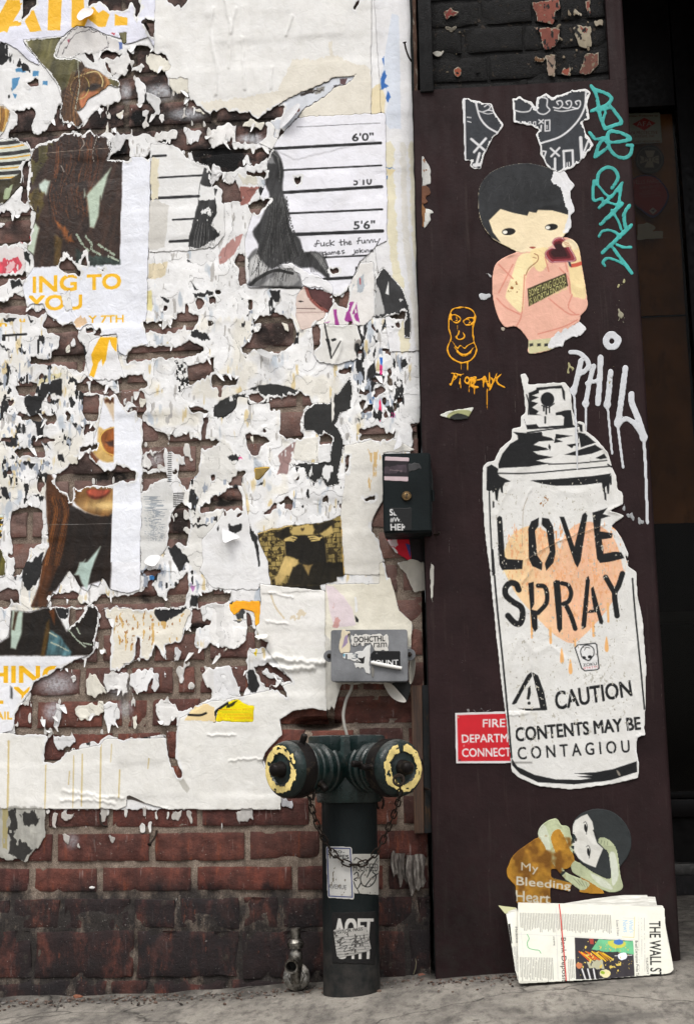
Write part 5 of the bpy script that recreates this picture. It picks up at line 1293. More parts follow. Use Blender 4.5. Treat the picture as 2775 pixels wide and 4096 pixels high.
# the long diagonal rip above the height chart: poster peeled off, paste and older paper laid bare
RIP = P('B', (330,838),(400,775),(480,712),(600,650),(720,603),(860,543),(936,533),(1010,514),(930,592),(850,618),(760,692),(640,762),(590,824),(500,925),(455,975),(425,960),(440,900),(400,850))
sl = c.box(RIP); d = c.sdf(RIP, 0.35, sl); c.H[sl][d < 0] = 0
c.sheet(RIP, (0.82,0.835,0.865), RES, 0.0002,0.35, var=0.08)
for q, cc in ((((410,800),(470,745),(500,752),(480,800),(430,830)),(0.45,0.30,0.28)),(((560,790),(600,752),(606,772),(575,800)),(0.42,0.26,0.24)),(((610,660),(700,612),(712,640),(640,668)),(0.30,0.27,0.25)),(((700,625),(780,600),(770,640),(715,660)),(0.55,0.54,0.52)),(((885,555),(938,545),(922,590),(890,590)),(0.36,0.27,0.28)),(((455,930),(500,900),(475,965)),(0.48,0.30,0.27))):
    c.ink(P('B', *q), cc, 0.4, [RES], var=0.3, wear=0.25)
for q, w_ in ((((400,778),(480,714),(600,652),(720,606),(862,546)),4),(((860,610),(760,690),(640,760),(590,822),(500,922)),5),(((620,668),(700,640),(770,630)),6),(((850,606),(930,590)),6)):
    c.line(P('B', *q), w_, (0.22,0.20,0.20), only=[RES], curve=True, torn=0.35, dry=0.3, rough=0.8)
# ---- where everything is torn away and the wall shows
HOLES = {'A': [[(705,365),(760,350),(815,372),(870,382),(900,345),(960,330),(1005,318),(1060,350),(1110,370),(1165,375),(1182,400),(1150,490),(1175,545),(1185,600),(1225,640),(1240,665),(1300,640),(1335,690),(1370,710),(1400,740),(1450,780),(1475,826),(1520,780),(1574,756),(1620,770),(1620,1000),(1560,1010),(1490,1030),(1440,1040),(1350,1045),(1290,1060),(1250,1030),(1110,990),(1095,950),(1050,930),(960,940),(900,960),(830,950),(770,930),(700,940),(640,910),(560,900),(600,850),(650,800),(700,740),(830,715),(850,690),(830,620),(830,560),(850,520),(790,530),(740,490),(740,420),(710,395)],
               [(85,775),(230,765),(240,800),(215,870),(235,930),(270,935),(310,900),(350,880),(385,830),(400,740),(420,730),(425,830),(440,882),(490,884),(540,908),(640,905),(580,940),(530,932),(440,935),(380,980),(345,985),(260,1010),(215,1040),(190,990),(130,985),(60,965),(65,920),(130,870),(120,800)],
               [(775,990),(905,985),(900,1112),(755,1116),(780,1060)], [(590,375),(655,385),(665,430),(640,440),(600,400)], [(150,1180),(190,1130),(202,1210),(192,1420),(150,1420),(175,1290)],
               [(1360,1020),(1480,1040),(1574,1000),(1620,1000),(1620,1180),(1550,1175),(1500,1165),(1400,1138),(1340,1110),(1290,1090),(1285,1060)], [(185,580),(265,550),(270,600),(225,612)],
               [(172,-60),(252,-60),(250,5),(195,70),(152,142),(165,70)], [(640,-40),(1000,-40),(960,30),(988,60),(958,138),(942,108),(950,60),(920,30),(870,72),(800,60),(755,62),(738,20),(680,12),(622,55)], [(1168,-60),(1335,-60),(1330,0),(1270,62),(1258,35),(1220,40),(1180,25)], [(1000,150),(1040,145),(1080,140),(1078,255),(1052,240),(1035,200)], [(1010,1100),(1050,1060),(1045,1100),(1020,1112)]],
         'B': [[(-20,780),(60,755),(110,772),(160,753),(190,790),(250,788),(320,832),(390,775),(470,720),(500,740),(480,810),(420,840),(370,850),(390,900),(380,960),(290,1000),(160,1000),(150,900),(170,880),(60,860),(-20,860)], [(0,1040),(120,1020),(320,1060),(420,1040),(400,1090),(330,1150),(190,1170),(180,1200),(80,1215),(-20,1180)], [(130,1050),(400,1020),(350,1120),(200,1130)], [(455,930),(500,905),(480,960),(462,968)],
               [(50,1280),(170,1260),(220,1399),(60,1420),(75,1330)], [(235,1205),(380,1195),(370,1230),(250,1235)], [(570,1245),(630,1232),(615,1280),(575,1275)], [(980,60),(1000,0),(1040,-30),(990,80)], [(0,1240),(60,1215),(90,1240),(60,1290),(0,1300)]],
         'C': [[(-150,200),(60,172),(110,200),(215,152),(210,390),(120,392),(40,402),(-150,430)], [(-150,640),(180,602),(165,640),(60,645),(20,690),(-150,700)], [(85,742),(160,762),(180,792),(190,850),(320,862),(320,900),(200,892),(-150,862),(-150,800),(40,790),(90,772)],
               [(300,960),(340,892),(430,972),(510,942),(545,1010),(540,1060),(580,1090),(600,1200),(590,1290),(470,1262),(380,1232),(330,1230),(210,1230),(220,1190),(350,1190),(360,1150),(400,1120),(415,1060),(380,1030),(330,1030)],
               [(1000,950),(1110,932),(1240,930),(1250,890),(1320,882),(1400,902),(1390,960),(1340,1000),(1250,1012),(1150,1030),(1060,1010),(1020,1000)], [(880,1190),(930,1142),(1040,1112),(1160,1102),(1230,1112),(1330,1072),(1420,1112),(1430,1150),(1350,1182),(1300,1192),(1200,1192),(1100,1192),(950,1216),(895,1222)],
               [(1310,1250),(1420,1232),(1480,1192),(1500,1182),(1490,1290),(1400,1362),(1320,1382)], [(410,548),(470,470),(525,540),(580,590),(560,622),(520,592),(430,592)], [(640,1030),(690,962),(705,1000),(680,1040)], [(690,570),(735,566),(720,585)], [(1360,790),(1420,770),(1440,800),(1390,850)], [(850,1320),(940,1340),(980,1399),(860,1399)], [(560,1360),(640,1340),(720,1399),(560,1399)], [(560,540),(600,440),(612,540)]],
         'D': [[(250,112),(330,92),(412,90),(380,132),(320,182),(280,172)], [(140,522),(170,480),(222,460),(232,520),(230,662),(200,692),(180,660),(190,580)], [(290,902),(420,882),(500,902),(560,940),(592,1000),(580,1080),(500,1142),(430,1152),(330,1132),(230,1162),(213,1130),(270,1080),(290,1020),(280,950)],
               [(690,1000),(720,960),(750,990),(740,1112),(700,1142),(690,1080)], [(830,755),(900,762),(962,700),(942,790),(940,850),(890,830),(850,790)], [(1222,902),(1352,866),(1350,912)], [(-10,1310),(120,1300),(190,1342),(150,1372),(60,1392),(-10,1410)], [(-20,760),(30,770),(20,810),(-20,820)], [(825,570),(885,560),(880,600),(840,604)], [(1280,940),(1315,930),(1310,980),(1290,970)], [(885,1275),(970,1260),(965,1300),(890,1300)]],
         'E': [[(118,72),(200,50),(262,40),(250,142),(130,142)], [(540,62),(620,10),(720,60),(800,102),(790,142),(700,130),(570,130),(530,100)], [(575,152),(690,142),(702,210),(672,322),(590,322),(570,250)], [(830,20),(990,-5),(1042,60),(1000,82),(960,112),(840,122)], [(810,132),(930,122),(1012,110),(1022,250),(1000,300),(960,300),(970,232),(900,180),(872,242),(840,190)],
               [(1005,312),(1040,330),(1090,382),(1160,402),(1240,442),(1300,402),(1420,442),(1532,456),(1520,490),(1412,512),(1402,600),(1402,690),(1340,722),(1312,800),(1240,722),(1250,622),(1302,640),(1290,572),(1200,552),(1160,512),(1060,532),(1002,552)], [(1002,682),(1060,692),(1160,682),(1166,722),(1050,782),(1000,822)], [(1310,210),(1370,216),(1460,242),(1440,262),(1340,252)], [(1420,292),(1452,282),(1450,450),(1420,440)],
               [(1490,842),(1600,832),(1600,912),(1400,962),(1400,902),(1480,892)], [(1210,942),(1280,882),(1322,930),(1332,1100),(1310,1202),(1240,1172),(1190,1222),(1165,1202),(1190,1042)], [(105,542),(230,512),(240,432),(302,482),(312,572),(200,572),(130,582)], [(590,352),(650,342),(672,382),(590,412)], [(560,512),(682,482),(670,512),(620,522),(560,552)],
               [(395,692),(460,652),(520,582),(622,542),(630,602),(690,632),(740,682),(806,662),(810,618),(880,652),(952,690),(940,742),(880,762),(820,746),(800,772),(720,772),(570,792),(500,782),(512,862),(490,892),(480,852),(430,802),(390,762)], [(78,962),(130,932),(230,922),(290,952),(302,990),(300,1060),(290,1192),(210,1212),(200,1292),(160,1382),(112,1420),(100,1280),(80,1180),(70,1060)], [(320,280),(380,300),(400,340),(330,350)], [(1010,560),(1150,520),(1155,650),(1010,670)], [(880,245),(960,235),(965,265),(900,262)]],
         'F': [[(-10,30),(100,40),(190,30),(160,62),(60,76),(-10,86)], [(240,152),(330,132),(372,170),(340,202),(270,202)], [(405,152),(480,162),(622,128),(672,152),(692,192),(642,232),(612,300),(602,400),(640,442),(560,446),(480,432),(465,402),(475,262),(410,242)], [(735,432),(790,416),(836,432),(830,472),(745,492)], [(1028,422),(1090,370),(1142,340),(1190,362),(1202,402),(1292,400),(1280,442),(1190,462),(1110,452),(1030,446)],
               [(1010,202),(1040,160),(1062,182),(1040,242)], [(1385,346),(1500,335),(1500,545),(1430,545),(1400,480),(1395,402)], [(230,416),(310,410),(390,432),(402,462),(340,502),(320,562),(270,562),(245,522)], [(-10,450),(52,462),(-10,492)], [(380,932),(460,892),(520,848),(572,880),(552,942),(450,942),(358,972)], [(770,855),(806,855),(800,896),(770,892)], [(-10,862),(60,842),(120,792),(190,792),(216,882),(220,932),(50,942),(-10,922)],
               [(928,572),(950,580),(945,672),(930,662)], [(1110,1040),(1146,1070),(1152,1150),(1120,1100)], [(1168,1105),(1200,1130),(1272,1250),(1292,1322),(1250,1420),(1215,1420),(1175,1250)], [(85,958),(102,962),(98,1002),(86,1000)], [(-5,700),(30,690),(20,740),(-5,750)], [(1060,860),(1145,845),(1140,885),(1080,880)]],
         'G': [[(-200,195),(60,182),(130,190),(142,292),(60,292),(70,312),(-200,312)], [(360,242),(440,212),(540,210),(560,272),(620,302),(690,262),(700,212),(760,242),(860,232),(930,222),(1000,192),(1080,150),(1100,222),(1180,272),(1170,212),(1230,172),(1312,60),(1312,202),(1290,292),(1240,322),(1100,308),(1000,340),(860,310),(720,310),(690,332),(640,302),(480,312),(370,312)], [(1398,222),(1600,200),(1600,272),(1420,302),(1380,322),(1370,252)], [(475,332),(585,320),(590,340),(510,432),(490,442)],
               [(700,322),(730,312),(736,392),(770,402),(780,602),(770,692),(720,692),(600,692),(640,652),(690,602),(660,542),(690,432)], [(100,1195),(110,1062),(150,992),(210,902),(270,842),(370,772),(430,742),(512,692),(772,692),(780,742),(872,742),(890,712),(940,692),(990,682),(1050,672),(1082,572),(1150,682),(1220,692),(1240,682),(1340,662),(1500,652),(1600,642),(1620,742),(1440,742),(1410,782),(1420,832),(1440,862),(1482,902),(1470,962),(1450,972),(1250,1042),(1232,1082),(1232,1205),(1150,1212),(950,1230),(730,1212),(690,1272),(600,1262),(480,1322),(380,1405),(308,1392),(310,1302),(340,1202)],
               [(1300,472),(1350,440),(1382,472),(1370,602),(1420,592),(1480,572),(1600,602),(1600,662),(1240,692),(1160,682),(1160,582),(1270,562)], [(960,512),(990,520),(980,602),(980,662),(940,692),(950,602)], [(1340,340),(1400,320),(1420,420),(1500,400),(1500,440),(1400,470),(1340,460)], [(1165,1212),(1232,1205),(1240,1420),(1190,1420)]],
         'H': [[(-20,562),(40,602),(160,612),(220,572),(240,502),(250,442),(290,470),(302,522),(330,582),(320,602),(250,602),(246,662),(252,742),(160,732),(-20,732)], [(130,740),(230,740),(242,862),(200,932),(180,872)], [(285,732),(400,702),(480,752),(553,837),(440,832),(490,882),(517,937),(430,902),(380,882),(340,832)], [(230,352),(260,382),(282,442),(240,452)], [(310,532),(382,542),(372,592),(330,592)], [(-20,205),(60,190),(120,205),(110,270),(30,285),(-20,280)]],
         'I': [[(1168,-30),(1230,-30),(1242,80),(1268,180),(1240,202),(1200,100)], [(305,75),(320,-20),(395,-20),(350,62)]]}
for cr in 'ABCDEFGHI':
    for q in HOLES[cr]:
        c.hole(P(cr, *q),0.75,8.0)
# ---- scraps that still cling inside the gaps
ISL = {'A': [[(740,410),(890,375),(915,430),(885,490),(905,520),(860,532),(790,520),(745,440)], [(1015,400),(1100,375),(1190,400),(1190,470),(1130,490),(1080,512),(1050,470),(1020,440)], [(945,570),(975,560),(1026,600),(1000,700),(985,752),(955,750),(965,640)], [(1020,640),(1060,650),(1122,690),(1105,802),(1060,800),(1080,760),(1015,690)], [(920,502),(1010,450),(1020,470),(930,522)], [(815,790),(850,760),(880,765),(850,826),(825,826)],
              [(680,770),(700,750),(722,780),(700,816)], [(985,770),(1040,760),(1030,800),(1000,822)], [(1110,810),(1152,780),(1140,852),(1115,850)], [(1185,545),(1300,540),(1320,650),(1230,662),(1200,610)], [(1285,870),(1300,900),(1420,920),(1400,990),(1350,1032),(1310,960),(1290,930)], [(1480,902),(1574,880),(1620,900),(1610,1000),(1500,1022),(1490,960)], [(1090,920),(1220,910),(1246,930),(1230,992),(1180,985),(1110,982)], [(730,890),(760,890),(745,930)], [(780,890),(815,900),(800,935)], [(830,930),(930,940),(900,975),(860,1040),(780,1060),(790,960)], [(600,900),(640,800),(700,720),(640,780)], [(1340,730),(1440,790),(1420,800),(1370,770)], [(1300,1070),(1340,1060),(1340,1110),(1320,1110)]],
       'B': [[(0,900),(60,865),(165,880),(160,930),(140,970),(60,1010),(0,1030)], [(210,900),(270,820),(330,850),(370,850),(370,890),(300,900)], [(190,1175),(330,1145),(390,1110),(380,1180),(330,1200),(210,1220)], [(0,1160),(60,1180),(85,1230),(50,1260),(0,1290)], [(90,1250),(140,1240),(150,1280),(110,1290)], [(190,1230),(300,1230),(310,1290),(220,1290)], [(200,1100),(240,1060),(260,1130),(280,1150),(240,1150)]],
       'C': [[(-150,250),(40,248),(12,292),(-150,300)], [(460,1100),(482,1090),(482,1152),(455,1150)], [(490,1080),(520,1060),(526,1100),(500,1122)], [(1100,970),(1170,960),(1150,982)], [(1250,1000),(1290,970),(1310,1040),(1270,1080)]],
       'D': [[(290,960),(352,948),(330,1012),(300,1020)], [(480,960),(520,940),(525,1020),(500,1010)]],
       'E': [[(1005,560),(1040,555),(1070,640),(1010,660)], [(470,560),(545,570),(540,620),(490,630)], [(640,660),(660,660),(650,690)], [(590,60),(640,40),(620,110)], [(860,180),(890,160),(880,230)], [(985,170),(1010,170),(1005,240),(975,230)]],
       'F': [[(410,165),(430,165),(425,190)], [(275,440),(300,430),(300,500)], [(440,910),(500,900),(495,945),(450,945)]],
       'G': [[(740,760),(900,760),(900,922),(840,900),(780,882),(750,902),(740,820)], [(600,832),(640,780),(700,820),(746,882),(740,912),(660,937),(600,912)], [(915,770),(970,740),(1070,745),(1082,800),(1040,862),(1040,902),(960,902),(910,862)], [(1080,800),(1112,780),(1122,850),(1090,912),(1065,882)], [(1260,790),(1292,800),(1286,842),(1265,842)], [(510,1012),(560,990),(650,980),(722,990),(720,1052),(660,1062),(600,1082),(560,1092),(520,1062)],
             [(730,990),(832,985),(832,1082),(790,1132),(750,1172),(735,1100)], [(385,990),(442,990),(425,1082),(410,1142),(373,1162),(390,1062)], [(1085,1002),(1140,970),(1232,980),(1252,1062),(1200,1092),(1170,1152),(1130,1132),(1085,1062)], [(925,1082),(970,1062),(972,1152),(940,1162)], [(1148,780),(1168,770),(1160,812)], [(370,1212),(522,1202),(532,1272),(440,1302),(380,1292)], [(500,800),(525,780),(535,830),(510,850)], [(720,600),(750,570),(755,630)], [(650,600),(700,530),(690,610)], [(1225,680),(1250,600),(1275,630),(1240,690)], [(1410,780),(1430,750),(1600,740),(1600,960),(1480,960),(1480,900),(1420,850)], [(540,215),(580,230),(570,280),(535,260)], [(440,250),(480,270),(470,300)], [(75,265),(100,270),(90,330)]],
       'H': [[(-10,300),(110,270),(130,400),(240,440),(235,520),(220,575),(160,610),(110,600),(60,580),(-10,560)], [(75,605),(100,610),(90,640)], [(0,740),(130,740),(185,870),(190,930),(0,960)], [(340,730),(430,770),(500,820),(440,815),(360,790)], [(380,850),(450,880),(440,900)]]}
for cr in ISL:
    for k, q in enumerate(ISL[cr]):
        c.sheet(P(cr, *q), [(0.885,0.88,0.875),(0.86,0.845,0.80),(0.90,0.90,0.905),(0.83,0.83,0.835)][k % 4], RES, 0.0005,0.9, var=0.10)
# ink that remained on the residue
BL = {'C': [[(70,650),(130,650),(160,680),(80,712)], [(1335,1002),(1440,1010),(1472,1050),(1400,1062),(1335,1042)], [(1115,760),(1150,770),(1185,790),(1180,808),(1140,792)], [(1350,740),(1495,728),(1490,750),(1370,768)], [(1310,510),(1340,512),(1320,530)], [(1335,660),(1390,712),(1360,715)], [(30,920),(110,915),(100,942),(30,945)], [(195,895),(235,930),(215,945)], [(40,1210),(70,1260),(65,1380),(40,1399),(50,1300)], [(130,1135),(190,1140),(185,1165),(135,1160)], [(800,1260),(830,1310),(825,1380),(805,1340)], [(560,1060),(600,1110),(625,1200),(590,1190)], [(0,1090),(60,1130),(85,1150),(30,1130)], [(170,450),(215,470),(210,560),(180,500)]],
      'D': [[(320,-5),(450,-5),(430,62),(340,62)], [(1060,950),(1092,900),(1080,1012),(1060,1062)], [(1080,1280),(1132,1210),(1146,1330),(1120,1420),(1080,1420)], [(1003,1342),(1062,1300),(1050,1352)], [(918,1410),(962,1320),(955,1410)], [(0,180),(20,200),(0,225)], [(0,310),(55,315),(25,345),(0,370)], [(1310,1200),(1320,1190),(1320,1260)], [(1355,1150),(1440,1148),(1440,1156)], [(560,1060),(610,990),(600,1090),(575,1095)], [(400,720),(480,720),(470,800),(420,780)]],
      'E': [[(170,150),(260,140),(290,60),(440,30),(430,150),(330,130),(290,222),(250,262),(312,332),(302,422),(352,522),(330,502),(270,432),(240,332),(180,232)], [(160,1420),(250,1290),(302,1240),(290,1420)], [(1170,1222),(1220,1190),(1332,1290),(1270,1362),(1220,1312)], [(1328,812),(1362,798),(1392,870),(1365,952),(1325,950)], [(325,172),(415,172),(405,202),(330,202)], [(400,560),(440,545),(450,600),(410,600)], [(125,620),(190,612),(240,625),(210,670),(190,630),(150,650)], [(60,700),(90,710),(80,780)], [(0,220),(30,240),(20,290)], [(40,-20),(70,-10),(50,70)], [(1330,1045),(1460,1045),(1440,1060),(1340,1060)], [(430,370),(445,380),(440,400),(428,395)], [(505,330),(540,360),(520,380)], [(740,310),(765,320),(750,335)], [(0,790),(50,800),(70,880),(20,860)], [(240,840),(310,860),(300,900)], [(130,350),(155,370),(130,380)], [(1485,240),(1500,210),(1574,180),(1574,300),(1520,302),(1490,285)]],
      'F': [[(260,1062),(310,1142),(332,1332),(320,1330),(290,1162),(260,1122)], [(120,1042),(196,1046),(202,1102),(130,1112)], [(35,1102),(46,1046),(52,1080)], [(328,772),(362,738),(356,776)], [(970,700),(1030,740),(1067,782),(1000,752)], [(95,570),(130,545),(182,560),(180,588),(110,590)], [(1020,5),(1050,0),(1040,30),(1005,45)], [(1090,10),(1140,0),(1145,70),(1110,90)], [(1165,0),(1195,0),(1185,70)], [(1300,160),(1330,140),(1330,210)], [(1010,310),(1030,310),(1025,340)], [(930,870),(970,830),(972,890),(940,885)], [(140,760),(170,755),(185,800),(165,860),(140,840)]],
      'G': [[(160,0),(300,0),(275,130),(200,190),(170,150)], [(400,320),(475,320),(470,382),(440,392),(400,372)], [(985,40),(1030,60),(1020,110),(990,90)], [(1080,60),(1110,40),(1100,130),(1075,130)], [(990,1220),(1060,1212),(1070,1270),(990,1280)], [(180,1010),(215,1005),(220,1170),(195,1190)], [(510,1275),(530,1260),(520,1312)], [(580,1240),(635,1260),(625,1290)], [(1150,1215),(1175,1230),(1170,1330)], [(1230,10),(1290,-10),(1300,50),(1250,60)], [(730,880),(745,860),(745,900)], [(1330,250),(1380,230),(1370,320),(1320,320)], [(95,80),(130,100),(120,130)]],
      'H': [[(245,762),(280,740),(332,872),(300,912),(240,882)], [(60,190),(0,178),(120,200)]]}
for cr in BL:
    for q in BL[cr]:
        c.ink(P(cr, *q),(0.15,0.15,0.155),0.6, [RES, CP1, CP2, CP4, MUGL], var=0.3, wear=0.2)
for q, cc in ((P('D', (1170,1190),(1192,1190),(1185,1240),(1170,1232)),(0.20,0.42,0.75)),(P('D', (1170,1236),(1186,1240),(1184,1312),(1168,1306)),(0.84,0.15,0.48)),(P('F', (1165,180),(1175,160),(1182,260),(1170,325),(1160,310)),(0.85,0.12,0.35)),(P('F', (1240,275),(1258,250),(1275,270),(1265,292),(1240,296)),(0.88,0.2,0.58)),(P('F', (180,570),(212,580),(200,586),(182,584)),(0.85,0.3,0.55)),(P('G', (1050,90),(1080,80),(1080,115),(1050,125)),(0.25,0.5,0.75)),(P('G', (1330,150),(1350,165),(1362,160),(1345,215),(1330,180)),(0.72,0.5,0.72)),(P('F', (1090,150),(1130,150),(1120,195),(1090,190)),(0.25,0.40,0.58)),(P('C', (190,318),(215,340),(215,372),(180,392)),(0.72,0.12,0.16)),(P('C', (140,385),(160,375),(160,395)),(0.72,0.12,0.16)),
              (P('D', (60,430),(130,362),(215,322),(200,390),(160,450),(90,522),(50,540),(40,470)),(0.70,0.53,0.51)),(P('D', (195,-5),(330,-5),(300,40),(250,112),(200,126)),(0.60,0.40,0.37)),(P('E', (265,70),(300,0),(440,-10),(430,22),(330,42)),(0.87,0.83,0.66)),(P('C', (1028,715),(1060,720),(1060,860),(1030,860)),(0.88,0.84,0.62)),(P('C', (1040,530),(1170,520),(1150,620),(1040,640)),(0.87,0.82,0.71))):
    c.ink(q, cc, 0.4, None, var=0.15, wear=0.18)
c.line(P('C', (25,1036),(88,1032)),9,(0.13,) * 3); c.line(P('C', (95,1031),(185,1026)),9,(0.13,) * 3)
c.text('n', tq('C', 0,50,950,972), YEL, 0.04); c.text('u', tq('C', 140,176,920,942), YEL, 0.04)
# comic-like dense prints and other fine black fragments
for q in (P('C', (1230,1205),(1320,1230),(1315,1399),(1240,1399)), P('E', (1240,0),(1315,0),(1300,100),(1260,110))):
    c.ink(q, (0.90,) * 3,0.2); c.speck(q, (0.12,) * 3,0.52,71,5,6, soft=1)
for k in range(8): c.line(P('E', (1215,830 + 13 * k),(1290 - 3 * k, 826 + 13 * k)),3.4,(0.14,) * 3, dry=0.2)
for k in range(16): c.line(P('E', (1175 + 2 * (k % 3),535 + 14 * k),(1200,534 + 14 * k)),3.4,(0.14,) * 3, dry=0.35)
for k in range(4): c.line(P('E', (130,372 + 11 * k),(182,370 + 11 * k)),3.2,(0.14,) * 3); c.line(P('E', (48,158 + 12 * k),(70,156 + 12 * k)),3,(0.14,) * 3)
for reg, dn, sd in ((P('E', (-150,-20),(560,-20),(540,520),(-150,600)),0.33,81),(P('E', (-150,560),(420,560),(330,900),(-150,960)),0.36,82),(P('C', (-150,1000),(330,1000),(600,1399),(-150,1399)),0.31,83),(P('D', (900,900),(1400,900),(1400,1399),(880,1399)),0.34,84),(P('F', (960,-20),(1380,-20),(1350,330),(1000,330)),0.35,85),(P('F', (-200,680),(240,640),(260,1060),(-200,1100)),0.30,86),(P('F', (540,600),(930,640),(960,960),(540,960)),0.28,87),(P('E', (560,40),(720,20),(720,480),(420,500)),0.33,88),(P('D', (180,700),(640,730),(600,900),(200,1200)),0.28,89),(P('G', (960,0),(1420,0),(1400,260),(960,200)),0.33,90)):
    c.speck(reg, (0.16,0.16,0.165), dn + 0.005, sd, 11,26, only=[RES, CP2], feather=0.02)
    c.speck(reg, (0.62,0.65,0.70), dn - 0.02, sd + 100,10,26, only=[RES, CP2])
    c.speck(reg, 0, dn - 0.03, sd + 200,20,22, hole=True)
# fine pitting of all torn areas: tiny gaps down to the wall
for reg, dn, sd in ((P('S', (-150,560),(620,900),(560,2500),(-150,2500)),0.215,301),(P('S', (560,1100),(1650,1250),(1560,2050),(560,2350)),0.215,302)):
    sl = c.box(reg, 20); d = c.sdf(reg, 1.0, sl)
    n_ = fnoise(c.X[sl], c.Y[sl], 44, sd, 4,1.4)
    m_ = (d < 0) & (n_ < dn) & (c.ID[sl] == RES)
    c.ID[sl][m_] = 0; c.H[sl][m_] = 0
# crisp streaky paste residue left on bare bricks
for reg, dn, sd in ((P('G', (100,690),(1500,690),(1460,1200),(110,1200)),0.285,401),(P('G', (1160,560),(1600,560),(1600,740),(1160,740)),0.30,402),(P('I', (300,415),(1574,425),(1574,560),(320,600)),0.31,403),(P('A', (700,340),(1574,500),(1574,1100),(700,1000)),0.27,404),(P('E', (560,100),(1500,100),(1500,1200),(560,800)),0.26,405)):
    sl = c.box(reg, 20); d = c.sdf(reg, 1.0, sl)
    n_ = fnoise(c.X[sl], c.Y[sl], 24, sd, 3,2.6)
    m_ = (d < 0) & (n_ < dn) & (c.ID[sl] == 0)
    c._put(sl, m_, (0.80,0.79,0.775), RES, 0.0002,0.12)
for q in (((370,430),(410,440),(400,500),(400,560),(380,550)),((430,440),(520,440),(500,480),(440,490)),((440,580),(500,600),(490,690),(460,640)),((1000,390),(1025,400),(1025,470),(1005,460)),((1200,430),(1280,430),(1250,510),(1200,500)),((1300,440),(1345,440),(1330,520)),((690,420),(740,425),(735,480),(710,500)),((770,590),(820,600),(790,650)),((120,960),(240,930),(262,1010),(160,1040),(110,1010)),((620,955),(668,950),(660,975),(625,978)),((550,640),(562,640),(556,690),(543,690))):
    c.sheet(P('I', *q),(0.72,0.70,0.68), RES, 0.0003,0.8, var=0.2)
c.sheet(P('J', (480,690),(550,690),(550,745),(500,760)),(0.66,0.66,0.68), RES, 0.0003,0.8, var=0.3); c.sheet(P('J', (160,770),(290,770),(280,830),(180,870)),(0.70,0.69,0.68), RES, 0.0003,1.0, var=0.3)

# the residue is many sheets thick: broken plates of older paper with their own edges
tier = np.floor(fnoise(c.X, c.Y, 170,901,4,1.2) * 11).astype(int)
tz = (c.ID == RES) & (c.Y > 480) & (c.Y < 2960)
tone = np.array([1.0,0.975,1.01,0.95,0.99,1.01,0.975,1.0,0.96,1.01,0.985,0.965,1.0,1.0])[np.clip(tier, 0,13)]
c.C[tz] *= tone[tz][:, None]
hs = np.array([0,3,1,4,2,5,1,3,0,4,2,3,1,2])[np.clip(tier, 0,13)]
c.H[tz] += 0.00016 * hs[tz]
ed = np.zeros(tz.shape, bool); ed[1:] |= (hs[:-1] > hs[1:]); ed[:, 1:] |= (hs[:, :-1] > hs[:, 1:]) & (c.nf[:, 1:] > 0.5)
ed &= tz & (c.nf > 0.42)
c.C[ed] = c.C[ed] * 0.80  # thin shadow below each plate edge, painted into the paper colour
# halftone streaks of the photographic prints: hair and cloth are never one flat tone
st = 0.62 + 0.76 * fnoise(c.X + 0.25 * c.Y + 30 * c.n1, c.Y, 16,905,3,7.0)
for k_ in (YP, YM, YL, YL2, MUG, MUGL, YF, SH, SEP):
    q = (c.ID == k_) & (c.C.mean(-1) < 0.55)
    c.C[q] = np.clip(c.C[q] * st[q][:, None], 0,1)
# ---- relief: paper clings to the bricks, sags into joints, lifts at torn edges
BH = np.zeros((c.ny, c.nx), np.float32)
for (Xa, Xb, za, zb, pr) in bricks_px:
    q = np.array([proj((x, -0.008, z)) for x, z in ((Xa, za),(Xb, za),(Xb, zb),(Xa, zb))])
    if q[:, 1].max() < c.y0 or q[:, 1].min() > c.y0 + c.ny * c.g: continue
    sl = c.box(q, 6); d = c.sdf([tuple(v) for v in q], 0.0, sl)
    BH[sl] = np.maximum(BH[sl], np.where(d < 3, pr + 0.0011,0))
BH = blur(grow(BH, 4),3,2)
BH = np.maximum(BH, 0.0030)
far = np.zeros(c.ID.shape, np.float32)
Mk = c.ID > 0
inner = ~Mk
for k in range(5):
    far += (~inner) / 5.0
    inner = grow(inner, 1)
edge = 1.0 - far
lift = np.clip(fnoise(c.X, c.Y, 55,501,3) - 0.50,0,1) * 4.0
wr = 0.0014 * (fnoise(c.X, c.Y, 200,502,3) - 0.5) + 0.0007 * (fnoise(c.X, c.Y, 40,503,3) - 0.5)
Hs = np.where(Mk, c.H, 0)
DEP = BH + Hs + 0.0005 + np.where(c.ID == RES, 0.35,1.0) * (wr + 0.0007) + edge * Mk * (0.0001 + 0.0018 * lift)
BULGE = np.isin(c.ID, [CT, BOT]) * 0.0010 * fnoise(c.X, c.Y, 90,505,3)
DEP = DEP + BULGE
PAPER = print_material('pasted_paper', 0.8,0.08)
GLOSS = print_material('glossy_poster_paper', 0.5,0.05,0.0008)
for key, (idn, name, label, cat, group, gloss) in SHEETS.items():
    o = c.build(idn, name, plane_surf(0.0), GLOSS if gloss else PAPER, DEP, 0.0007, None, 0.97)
    if o is None: print('empty sheet', key); continue
    tag(o, label, None if key == 'res' else cat, group, 'stuff' if key == 'res' else None)
